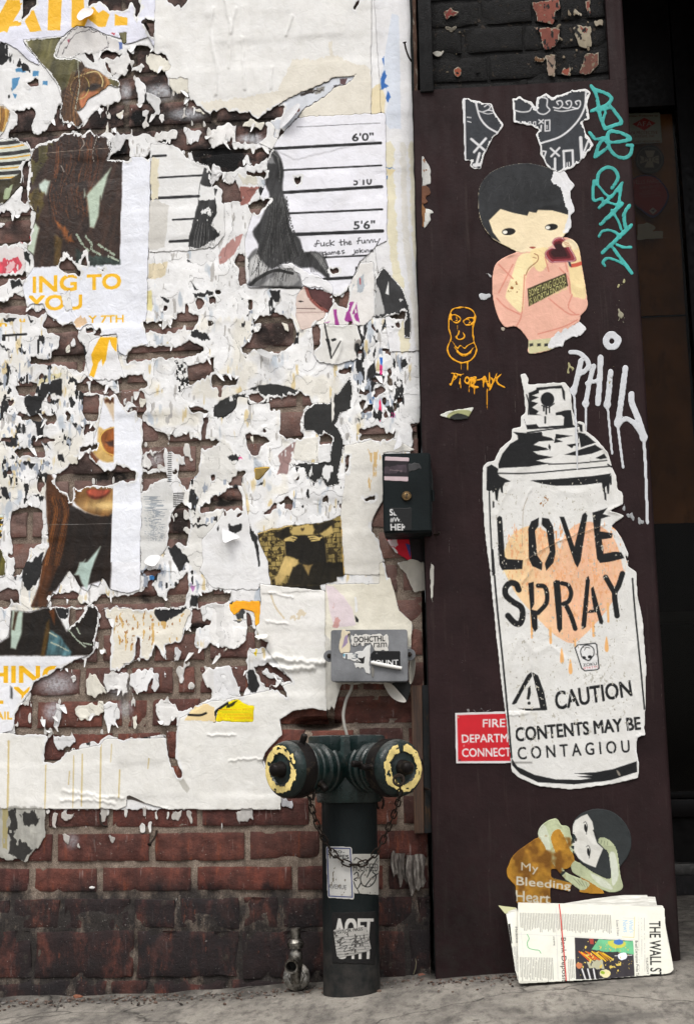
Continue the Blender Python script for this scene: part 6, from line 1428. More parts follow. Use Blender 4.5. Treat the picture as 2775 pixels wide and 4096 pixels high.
# small shreds that hang loose from torn edges all over the wall
SHRED, t, b = new_mat('torn_shreds'); p = position(t)
t.links.new(ramp(t, noise(t, p, 30,3), [(0.35,(0.50,0.49,0.47)),(0.55,(0.74,0.74,0.74))]), b.inputs['Base Color']); b.inputs['Roughness'].default_value = 0.85
up_ = (c.ID[:-3] == RES) & (c.ID[3:] == 0)
sj, si = np.nonzero(up_)
bm = bmesh.new(); rs = random.Random(21)
for k in range(130):
    q = rs.randrange(len(sj)); x0 = c.X[sj[q], si[q]]; y0 = c.Y[sj[q], si[q]]
    if not (-20 < x0 < 1600 and 60 < y0 < 3000): continue
    L = rs.uniform(10,44); w0 = rs.uniform(7,26); lean = rs.uniform(-0.7,0.7); dd = float(DEP[sj[q], si[q]]); cv = rs.uniform(0.002,0.008); tw = rs.uniform(-0.5,0.5)
    prev = None
    for s_ in range(6):
        f = s_ / 5.0; w = w0 * (1 - f ** 1.6 * 0.92) / 2
        y = y0 - 6 + L * (f if f < 0.75 else 0.75 + (f - 0.75) * 0.4); x = x0 + lean * L * f
        h = dd + 0.0006 + cv * f ** 1.7
        a_ = bm.verts.new(at(x - w, y, -h - tw * w * 0.0004)); b2 = bm.verts.new(at(x + w, y, -h + tw * w * 0.0004))
        if prev: bm.faces.new((prev[0], a_, b2, prev[1]))
        prev = (a_, b2)
tag(from_bm('paper_shreds', bm, SHRED, None), 'small loose shreds curling from torn poster edges', None, kind='stuff')
# curled flaps that stand off the wall: real bent paper
def flap(cr, pts, root, lift, name, label, cat, col, back=0.004, bend=1.0):
    """pts: outline (crop px); root: (a, b) indices of the edge that is still glued"""
    m, t, b = new_mat(name + '_paper')
    p = position(t)
    t.links.new(ramp(t, noise(t, p, 60,5), [(0.3, tuple(x * 0.86 for x in srgb(col))),(0.65, srgb(col))]), b.inputs['Base Color'])
    b.inputs['Roughness'].default_value = 0.8
    bump(t, b, noise(t, p, 120,4),0.002,0.5)
    q = smooth_path(P(cr, *pts),4, True)
    q = [np.array(v) for v in q]
    a, b2 = np.array(P(cr, root[0])[0]), np.array(P(cr, root[1])[0])
    ax = b2 - a; ax = ax / np.linalg.norm(ax); nrm = np.array([-ax[1], ax[0]])
    cen = sum(q) / len(q)
    if np.dot(cen - a, nrm) < 0: nrm = -nrm
    dm = max(np.dot(v - a, nrm) for v in q)
    bm = bmesh.new()
    n = len(q); rings = []
    for k in range(5):
        f = 1 - k / 4.6
        ring = []
        for v in q:
            w = cen + (v - cen) * f
            s = max(0.0, np.dot(w - a, nrm)) / dm
            ring.append(bm.verts.new(at(w[0], w[1], -0.013 - back - lift * s ** (1 + bend))))
        rings.append(ring)
    for r0, r1 in zip(rings, rings[1:]):
        for i in range(n): bm.faces.new((r0[i], r0[(i + 1) % n], r1[(i + 1) % n], r1[i]))
    bm.faces.new(rings[-1])
    bk = [bm.verts.new(v.co + Vector((0,0.0007,0))) for v in rings[0]]
    for i in range(n): bm.faces.new((rings[0][i], bk[i], bk[(i + 1) % n], rings[0][(i + 1) % n]))
    bmesh.ops.recalc_face_normals(bm, faces=bm.faces)
    o = from_bm(name, bm, m, None, angle=60)
    return tag(o, label, cat, 'paper flaps curling off the wall')
flap('A', [(540,112),(582,60),(652,64),(642,102),(600,122),(560,142)], ((600,58),(652,64)),0.02, 'paper_flap', 'curled pinkish flap hanging over the big yellow letters', 'paper flap', (0.90,0.87,0.86))
flap('F', [(1268,522),(1282,470),(1302,418),(1322,468),(1312,500)], ((1302,418),(1322,470)),0.022, 'paper_flap', 'white curled flap just above the key box', 'paper flap', (0.90,0.90,0.91))
flap('F', [(70,1072),(120,1092),(192,1132),(140,1152),(80,1168)], ((70,1072),(192,1132)),0.02, 'paper_flap', 'triangular white flap left of the sepia photo', 'paper flap', (0.92,0.92,0.93))
flap('E', [(1010,1310),(1050,1262),(1118,1265),(1105,1310),(1070,1338)], ((1010,1290),(1050,1262)),0.02, 'paper_flap', 'folded white flap under the wide white poster border', 'paper flap', (0.90,0.90,0.90))
flap('D', [(310,1142),(340,1130),(408,1160),(410,1195),(350,1178)], ((310,1142),(340,1130)),0.02, 'paper_flap', 'grey curled flap below the bare black bricks', 'paper flap', (0.70,0.70,0.70))
flap('H', [(300,512),(372,498),(386,515),(360,532),(310,528)], ((300,512),(372,496)),0.02, 'paper_flap', 'small cream flap beside the orange sticker remnant', 'paper flap', (0.88,0.87,0.84))
flap('B', [(470,880),(500,800),(590,725),(610,745),(560,820),(490,890)], ((470,880),(590,722)),0.012, 'paper_flap', 'long grey fold in the diagonal tear above the height chart', 'paper flap', (0.80,0.80,0.81))
flap('H', [(1195,845),(1250,850),(1300,900),(1350,960),(1340,978),(1290,968),(1240,930)], ((1190,840),(1270,850)),0.03, 'paper_flap', 'pleated white paper hanging below the grey junction box', 'paper flap', (0.82,0.80,0.76))
flap('H', [(1375,720),(1395,640),(1418,690),(1412,780),(1392,842),(1376,838)], ((1372,640),(1375,840)),0.02, 'paper_flap', 'narrow cream strip curling off right of the junction box', 'paper flap', (0.84,0.82,0.77))
flap('H', [(1255,845),(1370,835),(1386,850),(1372,930),(1350,975),(1300,900)], ((1255,843),(1375,835)),0.014, 'paper_flap', 'black torn paper behind the pleated white one', 'paper flap', (0.13,0.13,0.13), back=0.001)
flap('I', [(890,345),(905,318),(1010,366),(1000,372),(930,350)], ((890,345),(1010,372)),0.01, 'paper_flap', 'dark underside of the lifted bottom edge of the cream poster', 'paper flap', (0.45,0.42,0.40))
# ------------------------------------------------------------------ stickers and graffiti on the pillar
PS = {}
def pid(key, name, label, cat, mat='paper'):
    PS[key] = (len(PS) + 1, name, label, cat, mat)
    return PS[key][0]
CHIP = pid('chip', 'worn_patch', None, None)
BWL = pid('bwl', 'torn_sticker', 'left torn black and white line drawing sticker with an X', 'sticker')
BWR = pid('bwr', 'torn_sticker', 'right torn black and white line drawing sticker with waves and arc', 'sticker')
TEAL = pid('teal', 'graffiti_tag', 'teal marker graffiti down the right edge of the pillar', 'graffiti', 'ink')
GIRL = pid('girl', 'girl_sticker', 'cut out girl sticker in pink sweater holding a red heart', 'sticker')
YFACE = pid('yface', 'graffiti_drawing', 'yellow dripping face drawing with NYC lettering', 'graffiti', 'ink')
EYE = pid('eye', 'eye_sticker', 'small torn paper eye above the key box height', 'sticker')
SIGN0 = pid('sign', 'sign_face', None, None)
CAN = pid('can', 'spray_can_sticker', 'tall paper spray can sticker reading LOVE SPRAY', 'sticker')
PHIL = pid('phil', 'graffiti_tag', 'white dripping paint tag above the spray can sticker', 'graffiti', 'ink')
GIRL2 = pid('girl2', 'girl_sticker', 'cut out resting girl sticker in an orange dress above the newspaper', 'sticker')
FLK = pid('flk', 'paint_flake', 'white and rusty paint flakes along the pillar left edge', 'paint', 'ink')
SCUF = pid('scuf', 'paint_scuff', 'pale scuffs and yellowish spatter on the pillar paint', 'paint', 'ink')

# chips on the bare black bricks of the pillar, traced on their own plane
c = Canvas(1720,-60,2440,400,3.0,77)
RB = (0.52,0.30,0.255); WC = (0.66,0.62,0.55)
for q, cc in (((((890,15),(1090,-5),(1100,60),(1060,90),(1050,170),(980,172),(925,160),(910,80))), RB),(((895,205),(1100,200),(1085,300),(1050,350),(975,362),(955,240)), RB),(((975,405),(1056,402),(1050,565),(1000,560),(990,470)),(0.58,0.50,0.44)),(((1195,195),(1325,192),(1330,345),(1240,345),(1215,270)),(0.62,0.58,0.50)),(((1240,200),(1310,195),(1300,250),(1250,230)), RB),(((1280,395),(1380,392),(1380,470),(1320,540),(1280,550),(1230,540),(1270,470)),(0.44,0.29,0.25)),(((1180,60),(1260,100),(1250,130),(1200,110)), WC),(((1280,0),(1318,0),(1315,130),(1300,125)), RB),(((240,90),(300,65),(370,95),(300,110),(270,135)),(0.45,0.20,0.18)),(((315,510),(345,485),(372,510),(368,550),(335,565),(312,545)),(0.56,0.30,0.22)),(((1120,500),(1165,455),(1165,540),(1130,555),(1105,535)),(0.56,0.30,0.24)),(((260,190),(350,185),(340,215),(260,222)),(0.42,0.40,0.36)),(((1340,150),(1410,140),(1410,185),(1345,190)), WC),(((900,420),(980,418),(970,450),(905,452)),(0.42,0.30,0.2)),(((160,370),(260,370),(210,412),(180,405)),(0.78,0.77,0.74))):
    c.sheet(P('f', *q), cc, CHIP, 0.0,0.5, fringe=2.5, fcol=(0.62,0.58,0.52), var=0.22)
c.speck(P('f', (170,0),(420,0),(420,600),(170,600)),(0.40,0.36,0.30),0.26,7,8,8, idn=CHIP); c.speck(P('f', (850,0),(1430,0),(1430,600),(850,600)),(0.50,0.45,0.38),0.265,9,8,10, idn=CHIP)
c.speck(P('f', (150,130),(1430,110),(1430,210),(150,250)),(0.33,0.29,0.22),0.27,17,10,5, idn=CHIP); c.speck(P('f', (880,0),(1420,0),(1430,600),(880,600)),(0.12,0.12,0.12),0.34,19,8,12)
for q in (oval('f', 1138,478,20,24), oval('f', 492,518,22,20), oval('f', 340,535,11,9), oval('f', 830,600,30,20)): c.sheet(q, (0.05,0.045,0.045), CHIP, 0,0.3, var=0)
CHIPM = print_material('chipped_paint', 0.85,0.2,0.0008)
c.build(CHIP, 'worn_patch', plane_surf(BY + 0.006), CHIPM, np.full(c.ID.shape, 0.0094),0.0008, pil, 0.85)
for (x, y) in ((1138,478),(492,518),(340,535)):
    pass

c = Canvas(1686,290,2712,3900,3.0,23)
LW = (0.86,0.86,0.87)
DK = (0.215,0.225,0.245)
# --- b/w drawings
c.sheet(P('a', (335,525),(400,535),(440,550),(485,555),(500,600),(555,672),(520,712),(490,742),(450,832),(435,905),(400,908),(375,890),(385,862),(345,868)), DK, BWL, 0.0004,0.35, fringe=6, var=0.18)
S_ = sc('a')
def wl(pts, w, only, curve=True): c.line(P('a', *pts), w * S_, LW, only=only, curve=curve, dry=0.12)
wl([(341,525),(347,868)], 13, [BWL], False); wl([(402,538),(425,625),(465,678),(522,712)], 10, [BWL])
wl([(380,745),(455,808)], 13, [BWL], False); wl([(458,742),(395,815)], 13, [BWL], False); wl([(424,822),(405,890)], 14, [BWL], False); wl([(395,885),(440,880)], 18, [BWL], False)
wl([(415,592),(440,600),(470,590),(495,595)], 6, [BWL]); wl([(445,605),(470,610),(500,605)], 5, [BWL]); wl([(450,572),(470,560),(482,575),(470,590)], 6, [BWL]); wl([(358,628),(378,630)], 5, [BWL]); wl([(360,650),(378,655)], 5, [BWL])
c.sheet(P('a', (598,528),(640,520),(700,545),(724,578),(728,520),(780,495),(810,522),(900,490),(985,474),(1022,495),(1000,560),(1014,640),(975,660),(1000,730),(1036,780),(990,842),(920,900),(845,932),(790,902),(745,832),(745,780),(724,720),(746,700),(700,672),(608,660)), DK, BWR, 0.0004,0.4, fringe=8, var=0.18)
wl([(994,490),(985,580),(940,660),(860,730),(752,768)], 10, [BWR]); wl([(728,560),(745,525),(785,530),(785,568),(800,590),(770,612),(735,600),(728,560)], 7, [BWR]); wl([(610,590),(650,600),(690,595),(705,575),(728,585)], 7, [BWR])
for k in range(3): wl([(820 + 50 * k, 575),(850 + 50 * k, 580),(868 + 48 * k, 560),(860 + 50 * k, 540),(838 + 50 * k, 545),(845 + 50 * k, 560)], 7, [BWR])
wl([(825,590),(870,596),(950,582)], 6, [BWR]); wl([(775,645),(800,643),(800,700),(775,702),(775,645)], 7, [BWR], False); wl([(785,672),(785,690)], 5, [BWR], False); wl([(742,642),(765,660)], 7, [BWR], False); wl([(765,642),(742,662)], 7, [BWR], False); wl([(755,672),(752,700)], 8, [BWR], False)
for x in (625,655,685,712): wl([(x, 655),(x + 12,652),(x + 14,672),(x, 672),(x, 655)], 5, [BWR], False)
wl([(805,795),(850,835)], 11, [BWR], False); wl([(852,792),(808,838)], 11, [BWR], False); wl([(828,850),(828,912)], 13, [BWR], False); wl([(874,810),(922,805),(925,890)], 12, [BWR], False); wl([(874,810),(878,918)], 12, [BWR], False); wl([(892,872),(892,890)], 6, [BWR], False); wl([(904,870),(905,890)], 6, [BWR], False)
wl([(965,738),(972,845)], 18, [BWR], False); wl([(972,845),(1005,755),(1030,775)], 10, [BWR], False); wl([(755,808),(780,812),(772,838)], 8, [BWR], False)
# --- girl with heart
B = lambda *p: P('b', *p)
SK = (0.955,0.885,0.745); PE = (0.925,0.715,0.635)
HO = smooth_path(B((365,262),(380,190),(440,122),(540,84),(650,74),(740,94),(810,132),(850,200),(886,290),(872,370),(858,465),(800,512),(760,545),(700,562),(600,572),(540,548),(486,520),(440,490),(390,420),(368,340)),4, True)
BO = smooth_path(B((478,622),(560,580),(640,565),(700,560),(760,545),(830,495),(890,500),(928,545),(945,640),(975,830),(970,890),(935,930),(925,962),(800,1050),(790,1110),(650,1140),(646,1065),(580,990),(510,988),(462,890),(444,770),(452,672)),4, True)
c.sheet(BO, PE, GIRL, 0.0005,0.05, var=0.05); c.sheet(HO, SK, GIRL, 0.0005,0.05, var=0.02)
c.ink(smooth_path(B((590,600),(640,575),(700,588),(705,622),(640,690),(625,800),(610,912),(530,842),(520,805),(555,700)),3, True),(0.96,0.89,0.70),0.05, [GIRL])
c.ink(smooth_path(B((880,505),(925,540),(942,640),(970,822),(925,825),(890,808),(875,690),(862,570)),3, True),(0.95,0.86,0.66),0.05, [GIRL])
c.ink(smooth_path(B((660,560),(760,550),(750,640),(720,680),(690,670),(668,620)),3, True),(0.96,0.87,0.66),0.1, [GIRL])
HR = smooth_path(B((365,262),(380,190),(440,122),(540,84),(650,74),(740,94),(810,132),(850,200),(886,290),(866,362)),4) + B((780,338),(700,335),(690,352),(650,345),(640,368),(560,352),(490,330),(426,394),(448,460),(492,518),(440,490),(390,420),(368,340))
c.ink(HR, (0.175,0.18,0.19),0.03, [GIRL], var=0.3)
for k in range(40):
    x = 390 + 460 * rr.random(); y = 110 + 190 * rr.random(); c.line(B((x, y),(x + rr.uniform(-30,30), y + rr.uniform(20,60))),2, rr.choice([(0.27,0.27,0.28),(0.12,0.12,0.13)]), only=[GIRL], dry=0.6)
for x, y, rx, ry in ((536,457,38,20),(775,431,36,18)):
    c.ink(oval('b', x, y, rx, ry, -0.1),(0.12,0.11,0.11),0, [GIRL]); c.ink(oval('b', x - 20, y + 3,13,10,-0.1),(0.93,0.92,0.88),0, [GIRL])
c.ink(smooth_path(B((652,545),(668,541),(688,545),(670,552)),3, True),(0.62,0.26,0.22),0, [GIRL])
c.line(B((680,580),(700,592),(696,622),(650,662),(632,700)),3,(0.55,0.33,0.22), only=[GIRL], curve=True); c.line(B((672,600),(690,605)),2.5,(0.6,0.4,0.3), only=[GIRL])
for q in (((560,640),(520,720),(480,800)),((625,700),(610,910),(580,988)),((470,830),(520,880),(600,920)),((740,600),(760,680)),((820,660),(870,720),(880,800)),((760,830),(820,880),(880,920),(930,920)),((890,810),(870,880),(910,920)),((700,1030),(840,990),(920,950)),((480,640),(560,720)),((850,615),(865,680))):
    c.line(B(*q),5,(0.855,0.56,0.49), only=[GIRL], curve=True, dry=0.25)
HT = smooth_path(B((772,632),(742,600),(740,570),(770,548),(795,548),(778,520),(795,494),(830,488),(855,505),(880,545),(915,616),(860,628),(800,630)),4, True)
c.ink(HT, (0.56,0.22,0.25),0.02, [GIRL])
def shrink(pts, k):
    q = np.array(pts); m = q.mean(0); return [tuple(v) for v in (m + (q - m) * k)]
c.line(shrink(HT, 0.93) + [shrink(HT, 0.93)[0]], 2.5,(0.86,0.72,0.74), only=[GIRL]); c.ink(shrink(HT, 0.70),(0.34,0.12,0.14),0, [GIRL]); c.ink(shrink(HT, 0.52),(0.20,0.09,0.10),0, [GIRL])
c.ink(smooth_path(B((835,520),(870,498),(905,510),(925,545),(900,560),(880,540),(845,545)),3, True), SK, 0, [GIRL])
for k in range(4): c.line(B((838 + 6 * k, 512 + 9 * k),(870 + 6 * k, 520 + 8 * k)),2,(0.72,0.52,0.38), only=[GIRL])
c.line(B((888,648),(915,643),(942,634)),15,(0.80,0.36,0.28), only=[GIRL]); c.ink(B((866,622),(882,628),(888,655),(875,650)),(0.2,0.23,0.3),0, [GIRL])
c.ink(B((640,776),(856,688),(869,760),(648,876)),(0.255,0.23,0.14),0.05, [GIRL], var=0.2)
c.text('SOMETHING GOOD', B((648,784),(850,698),(852,738),(652,822)),(0.84,0.82,0.55),0.0, [GIRL]); c.text('IS WORTH FINDING', B((650,832),(856,738),(862,780),(656,870)),(0.84,0.82,0.55),0.0, [GIRL])
c.ink(B((640,1066),(790,1050),(800,1110),(650,1145)),(0.80,0.78,0.62),0.02, [GIRL], var=0.1)
for x in (662,705,745): c.ink(B((x - 10,1084),(x + 10,1080),(x + 11,1096),(x - 9,1100)),(0.2,0.2,0.19),0.05, [GIRL])
c.speck(B((520,720),(600,720),(600,790),(520,800)),(0.55,0.30,0.10),0.34,5,4,4, only=[GIRL], soft=4)
for q in (((788,132),(860,122),(885,170),(900,205),(868,232),(905,330),(882,362),(892,430),(862,472),(845,468),(872,370),(842,290),(822,205),(778,172)),((758,1085),(800,1032),(870,1002),(922,962),(976,1016),(920,1042),(850,1082),(780,1108))):
    c.sheet(B(*q),(0.89,0.89,0.90), GIRL, 0.0,0.7, var=0.04)
# --- yellow face, tag
YD = (0.95,0.66,0.08)
s7 = sc('b')
def yl(cr, pts, w): c.line(P(cr, *pts), w * s7 * 1.12, YD, idn=YFACE, curve=len(pts) > 2, dry=0.22, rough=0.3)
yl('b', [(205,932),(222,892),(270,882),(322,890),(350,930),(336,1000),(342,1070),(356,1120),(330,1172),(270,1190),(215,1162),(194,1112),(214,1052),(200,992),(205,932)], 8)
yl('b', [(210,928),(240,922),(268,945),(250,968),(222,958),(212,935)], 7); yl('b', [(280,958),(312,940),(345,945),(330,975),(300,982),(282,962)], 7); yl('b', [(240,935),(250,950),(238,958)], 6); yl('b', [(312,950),(322,962),(310,970)], 6)
yl('b', [(262,1010),(250,1040),(238,1045),(258,1062),(282,1055),(290,1040),(278,1020)], 7); yl('b', [(222,1072),(250,1110),(266,1092),(290,1112),(305,1095),(336,1080)], 7); yl('b', [(232,1105),(270,1142),(310,1140),(340,1105)], 7); yl('b', [(245,1130),(285,1155),(325,1135)], 6)
for x, a, b_ in ((270,1188,1228),(306,1186,1235),(250,985,1010)): yl('b', [(x, a),(x, b_)], 6)
for q in ([(215,130),(250,135),(240,160),(225,165)], [(232,140),(215,195),(205,190)], [(250,140),(285,135)], [(268,140),(262,190)], [(300,150),(290,175),(305,188),(318,170),(305,150)], [(330,155),(355,152),(335,170),(350,172),(335,205),(368,208)], [(325,155),(330,205)], [(395,210),(400,145),(425,205),(428,125)], [(440,155),(452,175),(470,130)], [(452,175),(430,225)], [(497,135),(470,160),(478,190),(515,210)], [(215,190),(235,150)], [(360,170),(395,160)]): yl('c', q, 8)
for x, a, b_ in ((315,190,240),(345,205,250),(416,215,335),(268,190,215)): c.line(P('c', (x, a),(x, b_)),4.5,(0.86,0.58,0.06), idn=YFACE, dry=0.35)
# --- paper eye
c.sheet(P('c', (143,366),(200,342),(345,318),(325,350),(308,386),(240,392)),(0.86,0.865,0.83), EYE, 0.0004,0.1)
c.ink(smooth_path(P('c', (190,372),(222,345),(282,334),(328,345),(312,382),(220,384)),3, True),(0.64,0.65,0.47),0, [EYE], var=0.2); c.ink(smooth_path(P('c', (205,380),(250,354),(312,372),(300,388),(235,390)),3, True),(0.14,0.15,0.14),0, [EYE])
# --- red sign, partly under the spray can
D_ = lambda *p: P('d', *p)
c.sheet(D_((237,912),(660,900),(668,1190),(243,1194)),(0.86,0.85,0.85), SIGN0,0.0022,0.0, var=0.02)
c.ink(D_((248,924),(650,912),(658,1179),(254,1182)),(0.80,0.13,0.175),0.02, [SIGN0], var=0.06)
c.text('FIRE', D_((392,948),(516,945),(516,990),(392,992)),(0.90,0.88,0.88),0.025, [SIGN0]); c.text('DEPARTMENT', D_((274,1034),(646,1026),(648,1072),(276,1078)),(0.90,0.88,0.88),0.025, [SIGN0]); c.text('CONNECTION', D_((275,1112),(648,1104),(650,1152),(277,1158)),(0.90,0.88,0.88),0.025, [SIGN0])
for x, y in ((254,936),(262,1176)): c.ink(oval('d', x, y, 5,5),(0.25,0.2,0.2) if y > 1000 else (0.75,0.6,0.5),0, [SIGN0])
c.speck(D_((260,960),(330,930),(420,1170),(260,1160)),(0.86,0.45,0.45),0.30,6,8,14, only=[SIGN0])
# --- spray can
CANP = P('c', (600,138),(628,132),(648,165),(640,195),(700,190),(780,184),(850,182),(884,222),(890,330),(914,396),(962,405),(968,450),(1032,502),(1090,572),(1112,650),(1136,700),(1145,782),(1172,798),(1176,862),(1100,902),(1185,926),(1108,985),(1150,1020),(1180,1080),(1205,1140),(1200,1200)) + D_((1180,5),(1208,60),(1200,90),(1250,125),(1256,250),(1286,400),(1304,650),(1300,870),(1294,1000),(1302,1036),(1254,1052),(1250,1122),(1266,1200),(1260,1276),(1100,1312),(880,1342),(700,1322),(590,1272),(554,1240),(540,1100),(510,850),(490,700),(478,560),(466,480),(450,300),(430,100),(415,0)) + P('c', (402,1000),(390,800),(393,650),(420,626),(455,620),(490,550),(552,500),(556,440),(605,430),(604,372),(632,350),(622,240),(612,190))
c.sheet(CANP, (0.875,0.872,0.86), CAN, 0.0008,0.10, var=0.035)
q_ = P('c', (1100,580),(1136,700),(1172,798),(1185,926),(1205,1140)) + D_((1205,60),(1250,125))
def clip_right(pts): c.hole(pts, 0.8,5,(0.92,0.92,0.92))
clip_right(P('c', (1140,700),(1165,790),(1300,780),(1300,650))); clip_right(P('c', (1178,865),(1195,915),(1300,910),(1300,850))); clip_right(P('c', (1120,985),(1172,1040),(1205,1120),(1225,1200),(1330,1180),(1300,960))); clip_right(D_((1215,30),(1222,92),(1270,120),(1330,60)))
clip_right(D_((1258,1054),(1256,1120),(1270,1190),(1330,1180),(1320,1040)))
INK = (0.105,0.108,0.115)
def ci(cr, *p, sm=False, **kw): c.ink(smooth_path(P(cr, *p),4, True) if sm else P(cr, *p), INK, kw.pop('torn', 0.04), [CAN], var=0.05, **kw)
s9 = sc('c')
def cl(cr, pts, w, curve=True, **kw): c.line(P(cr, *pts), w * s9, INK, only=[CAN], curve=curve, **kw)
# orange heart first
HEA = smooth_path(P('c', (508,1250),(515,1120),(560,1032),(640,986),(720,1002),(790,1060),(824,1112),(850,1032),(930,970),(1020,968),(1110,1036),(1152,1120),(1180,1240)) + D_((1195,60),(1170,180),(1090,330),(960,475),(890,522),(800,480),(700,385),(580,250),(510,120)),3, True)
def heart(X, Y):
    k = np.clip((X - 2010) / 260,0,1) * 0.9 + 0.25 * (fnoise(X, Y, 60,3,3) - 0.5)
    k = np.clip(k, 0,1)
    k = k + 0.35 * (vnoise(X, Y, 4,60,8) - 0.5)
    return np.stack([0.925 + 0 * k, 0.815 - 0.09 * k, 0.62 - 0.02 * k], -1)
c.ink(HEA, heart, 0.08, [CAN], var=0.08)
c.speck(P('c', (500,960),(1190,960),(1190,1259)) + D_((1000,480),(520,200)),(0.90,0.66,0.48),0.36,62,4,8, only=[CAN], feather=0.15)
for x, a, b_, w_ in ((663,350,490,12),(768,440,520,14),(1008,400,480,14),(1090,300,400,12),(905,500,540,10)): c.line(D_((x, a),(x + 3, b_)), w_ * s9,(0.92,0.70,0.46), only=[CAN], rough=0.3)
for x, y in ((832,595),(880,655),(1083,530)): c.ink(smooth_path(D_((x, y - 48),(x + 12, y + 10),(x + 8, y + 38),(x - 6, y + 36),(x - 10, y + 10)),3, True),(0.92,0.70,0.45),0.05, [CAN])
# can body lines and cap
ci('c', (478,640),(500,582),(545,525),(588,500),(586,478),(560,458),(640,466),(720,458),(725,480),(775,492),(790,505),(705,512),(675,530),(745,548),(760,558),(672,568),(700,585),(785,600),(690,618),(745,632),(780,634),(650,652),(480,662))
ci('c', (800,470),(892,480),(800,498),(840,512),(790,520)); ci('c', (760,525),(772,540),(768,565),(758,545)); ci('c', (925,460),(965,470),(1022,518),(940,545)); ci('c', (850,585),(920,562),(1020,530),(1060,556),(1000,580),(930,592)); ci('c', (1022,604),(1070,580),(1086,605),(1050,612)); ci('c', (860,530),(930,520),(925,540),(900,535),(890,550),(875,540))
cl('c', [(640,462),(760,445),(945,425)], 7); ci('c', (905,402),(948,420),(950,458),(936,456),(930,425)); cl('c', [(590,470),(720,468)], 8)
cl('c', [(760,640),(940,632),(1085,618)], 6); cl('c', [(470,690),(640,690),(860,672),(1110,650)], 7); cl('c', [(1090,640),(1112,655)], 7)
ci('c', (414,655),(440,640),(478,665),(474,690),(486,706),(548,735),(515,742),(503,765),(504,802),(494,795),(488,770),(480,790),(474,845),(464,838),(458,790),(448,800),(440,785),(430,792),(412,785)); ci('c', (446,845),(456,850),(456,880),(448,884)); ci('c', (655,730),(800,722),(1000,706),(1108,690),(1100,712),(1090,738),(950,756),(800,760),(720,748)); ci('c', (1055,735),(1092,715),(1110,700),(1112,752),(1104,756),(1100,740),(1096,804),(1088,806),(1082,760),(1074,770),(1076,805),(1064,790)); ci('c', (1068,795),(1080,800),(1082,842),(1072,836))
ci('c', (648,240),(690,222),(692,210),(770,204),(832,198),(850,232),(852,285),(840,270),(832,215),(770,216),(706,226),(704,242),(668,254),(704,266),(660,286),(700,298),(668,322),(704,342),(690,358),(720,366),(650,362)); c.ink(oval('c', 753,276,38,40), INK, 0.02, [CAN]); cl('c', [(722,310),(755,322),(790,300)], 6)
for x, a, b_, w_ in ((732,315,340,9),(746,318,358,9),(764,316,350,7),(740,375,408,9)): cl('c', [(x, a),(x, b_)], w_, False)
ci('c', (798,352),(850,338),(884,336),(896,424),(842,426),(846,376),(830,364),(800,366)); ci('c', (622,385),(632,420),(690,415),(705,432),(800,424),(900,420),(905,430),(700,442),(640,444)); cl('c', [(636,250),(648,300),(645,360)], 6)
cl('c', [(428,795),(432,950),(448,1259)], 8, False); cl('d', [(446,0),(470,300),(505,640),(535,960),(552,1160)], 10); cl('d', [(1228,160),(1240,320),(1268,600),(1295,890)], 9)
# LOVE
ci('c', (470,940),(484,928),(499,936),(515,1158),(528,1170),(616,1176),(612,1226),(500,1232),(484,1200), torn=0.03)
ci('c', (704,938),(662,960),(645,1002),(648,1165),(668,1210),(722,1232),(724,1190),(695,1148),(683,1012),(702,984)); ci('c', (722,938),(760,944),(784,988),(798,1130),(786,1190),(746,1234),(738,1196),(766,1130),(746,1002),(720,980))
ci('c', (820,934),(846,934),(904,1100),(948,922),(964,908),(976,926),(938,1180),(921,1217),(905,1192)); ci('c', (1005,910),(1040,900),(1088,884),(1062,918),(1102,930),(1052,944),(1046,1014),(1116,1026),(1112,1052),(1056,1060),(1066,1140),(1130,1128),(1165,1132),(1182,1165),(1100,1185),(1046,1192),(1030,1170),(1015,1040))
# SPRAY
cl('d', [(592,222),(578,192),(545,185),(518,215),(522,255),(560,290),(605,320),(614,365),(600,410),(570,408),(532,368)], 33); ci('d', (645,186),(676,178),(680,300),(664,332),(696,342),(698,440),(682,458),(666,430)); cl('d', [(700,200),(735,205),(750,245),(745,300),(700,352)], 25)
ci('d', (785,180),(800,168),(822,172),(832,300),(836,440),(820,464),(808,440)); cl('d', [(834,186),(868,198),(885,240),(872,285),(842,302)], 24); cl('d', [(852,300),(885,370),(908,440)], 26)
ci('d', (968,160),(982,144),(990,170),(980,300),(968,430),(948,445),(942,420)); ci('d', (996,215),(1010,205),(1028,270),(1065,400),(1060,416),(1044,412),(1028,350),(975,352),(990,335),(1012,335),(1000,270)); cl('d', [(1078,152),(1105,200),(1128,240)], 28); cl('d', [(1172,132),(1150,200),(1128,250),(1142,368)], 30)
# caution triangle and lettering
ci('d', (553,862),(640,700),(662,682),(668,705),(620,780),(580,856),(566,864)); ci('d', (668,684),(700,702),(735,800),(752,896),(640,900),(588,886),(640,888),(712,884),(706,850),(680,740)); ci('d', (645,770),(658,760),(660,800),(650,838),(638,836)); c.ink(oval('d', 650,857,9,9), INK, 0, [CAN])
c.text('CAUTION', D_((792,794),(1214,730),(1226,815),(802,896)), INK, 0.03, [CAN]); c.text('CONTENTS MAY BE', D_((572,996),(1268,934),(1276,1004),(578,1072)), INK, 0.03, [CAN]); c.text('C O N T A G I O U', D_((584,1104),(1208,1064),(1214,1132),(590,1174)), INK, 0.02, [CAN])
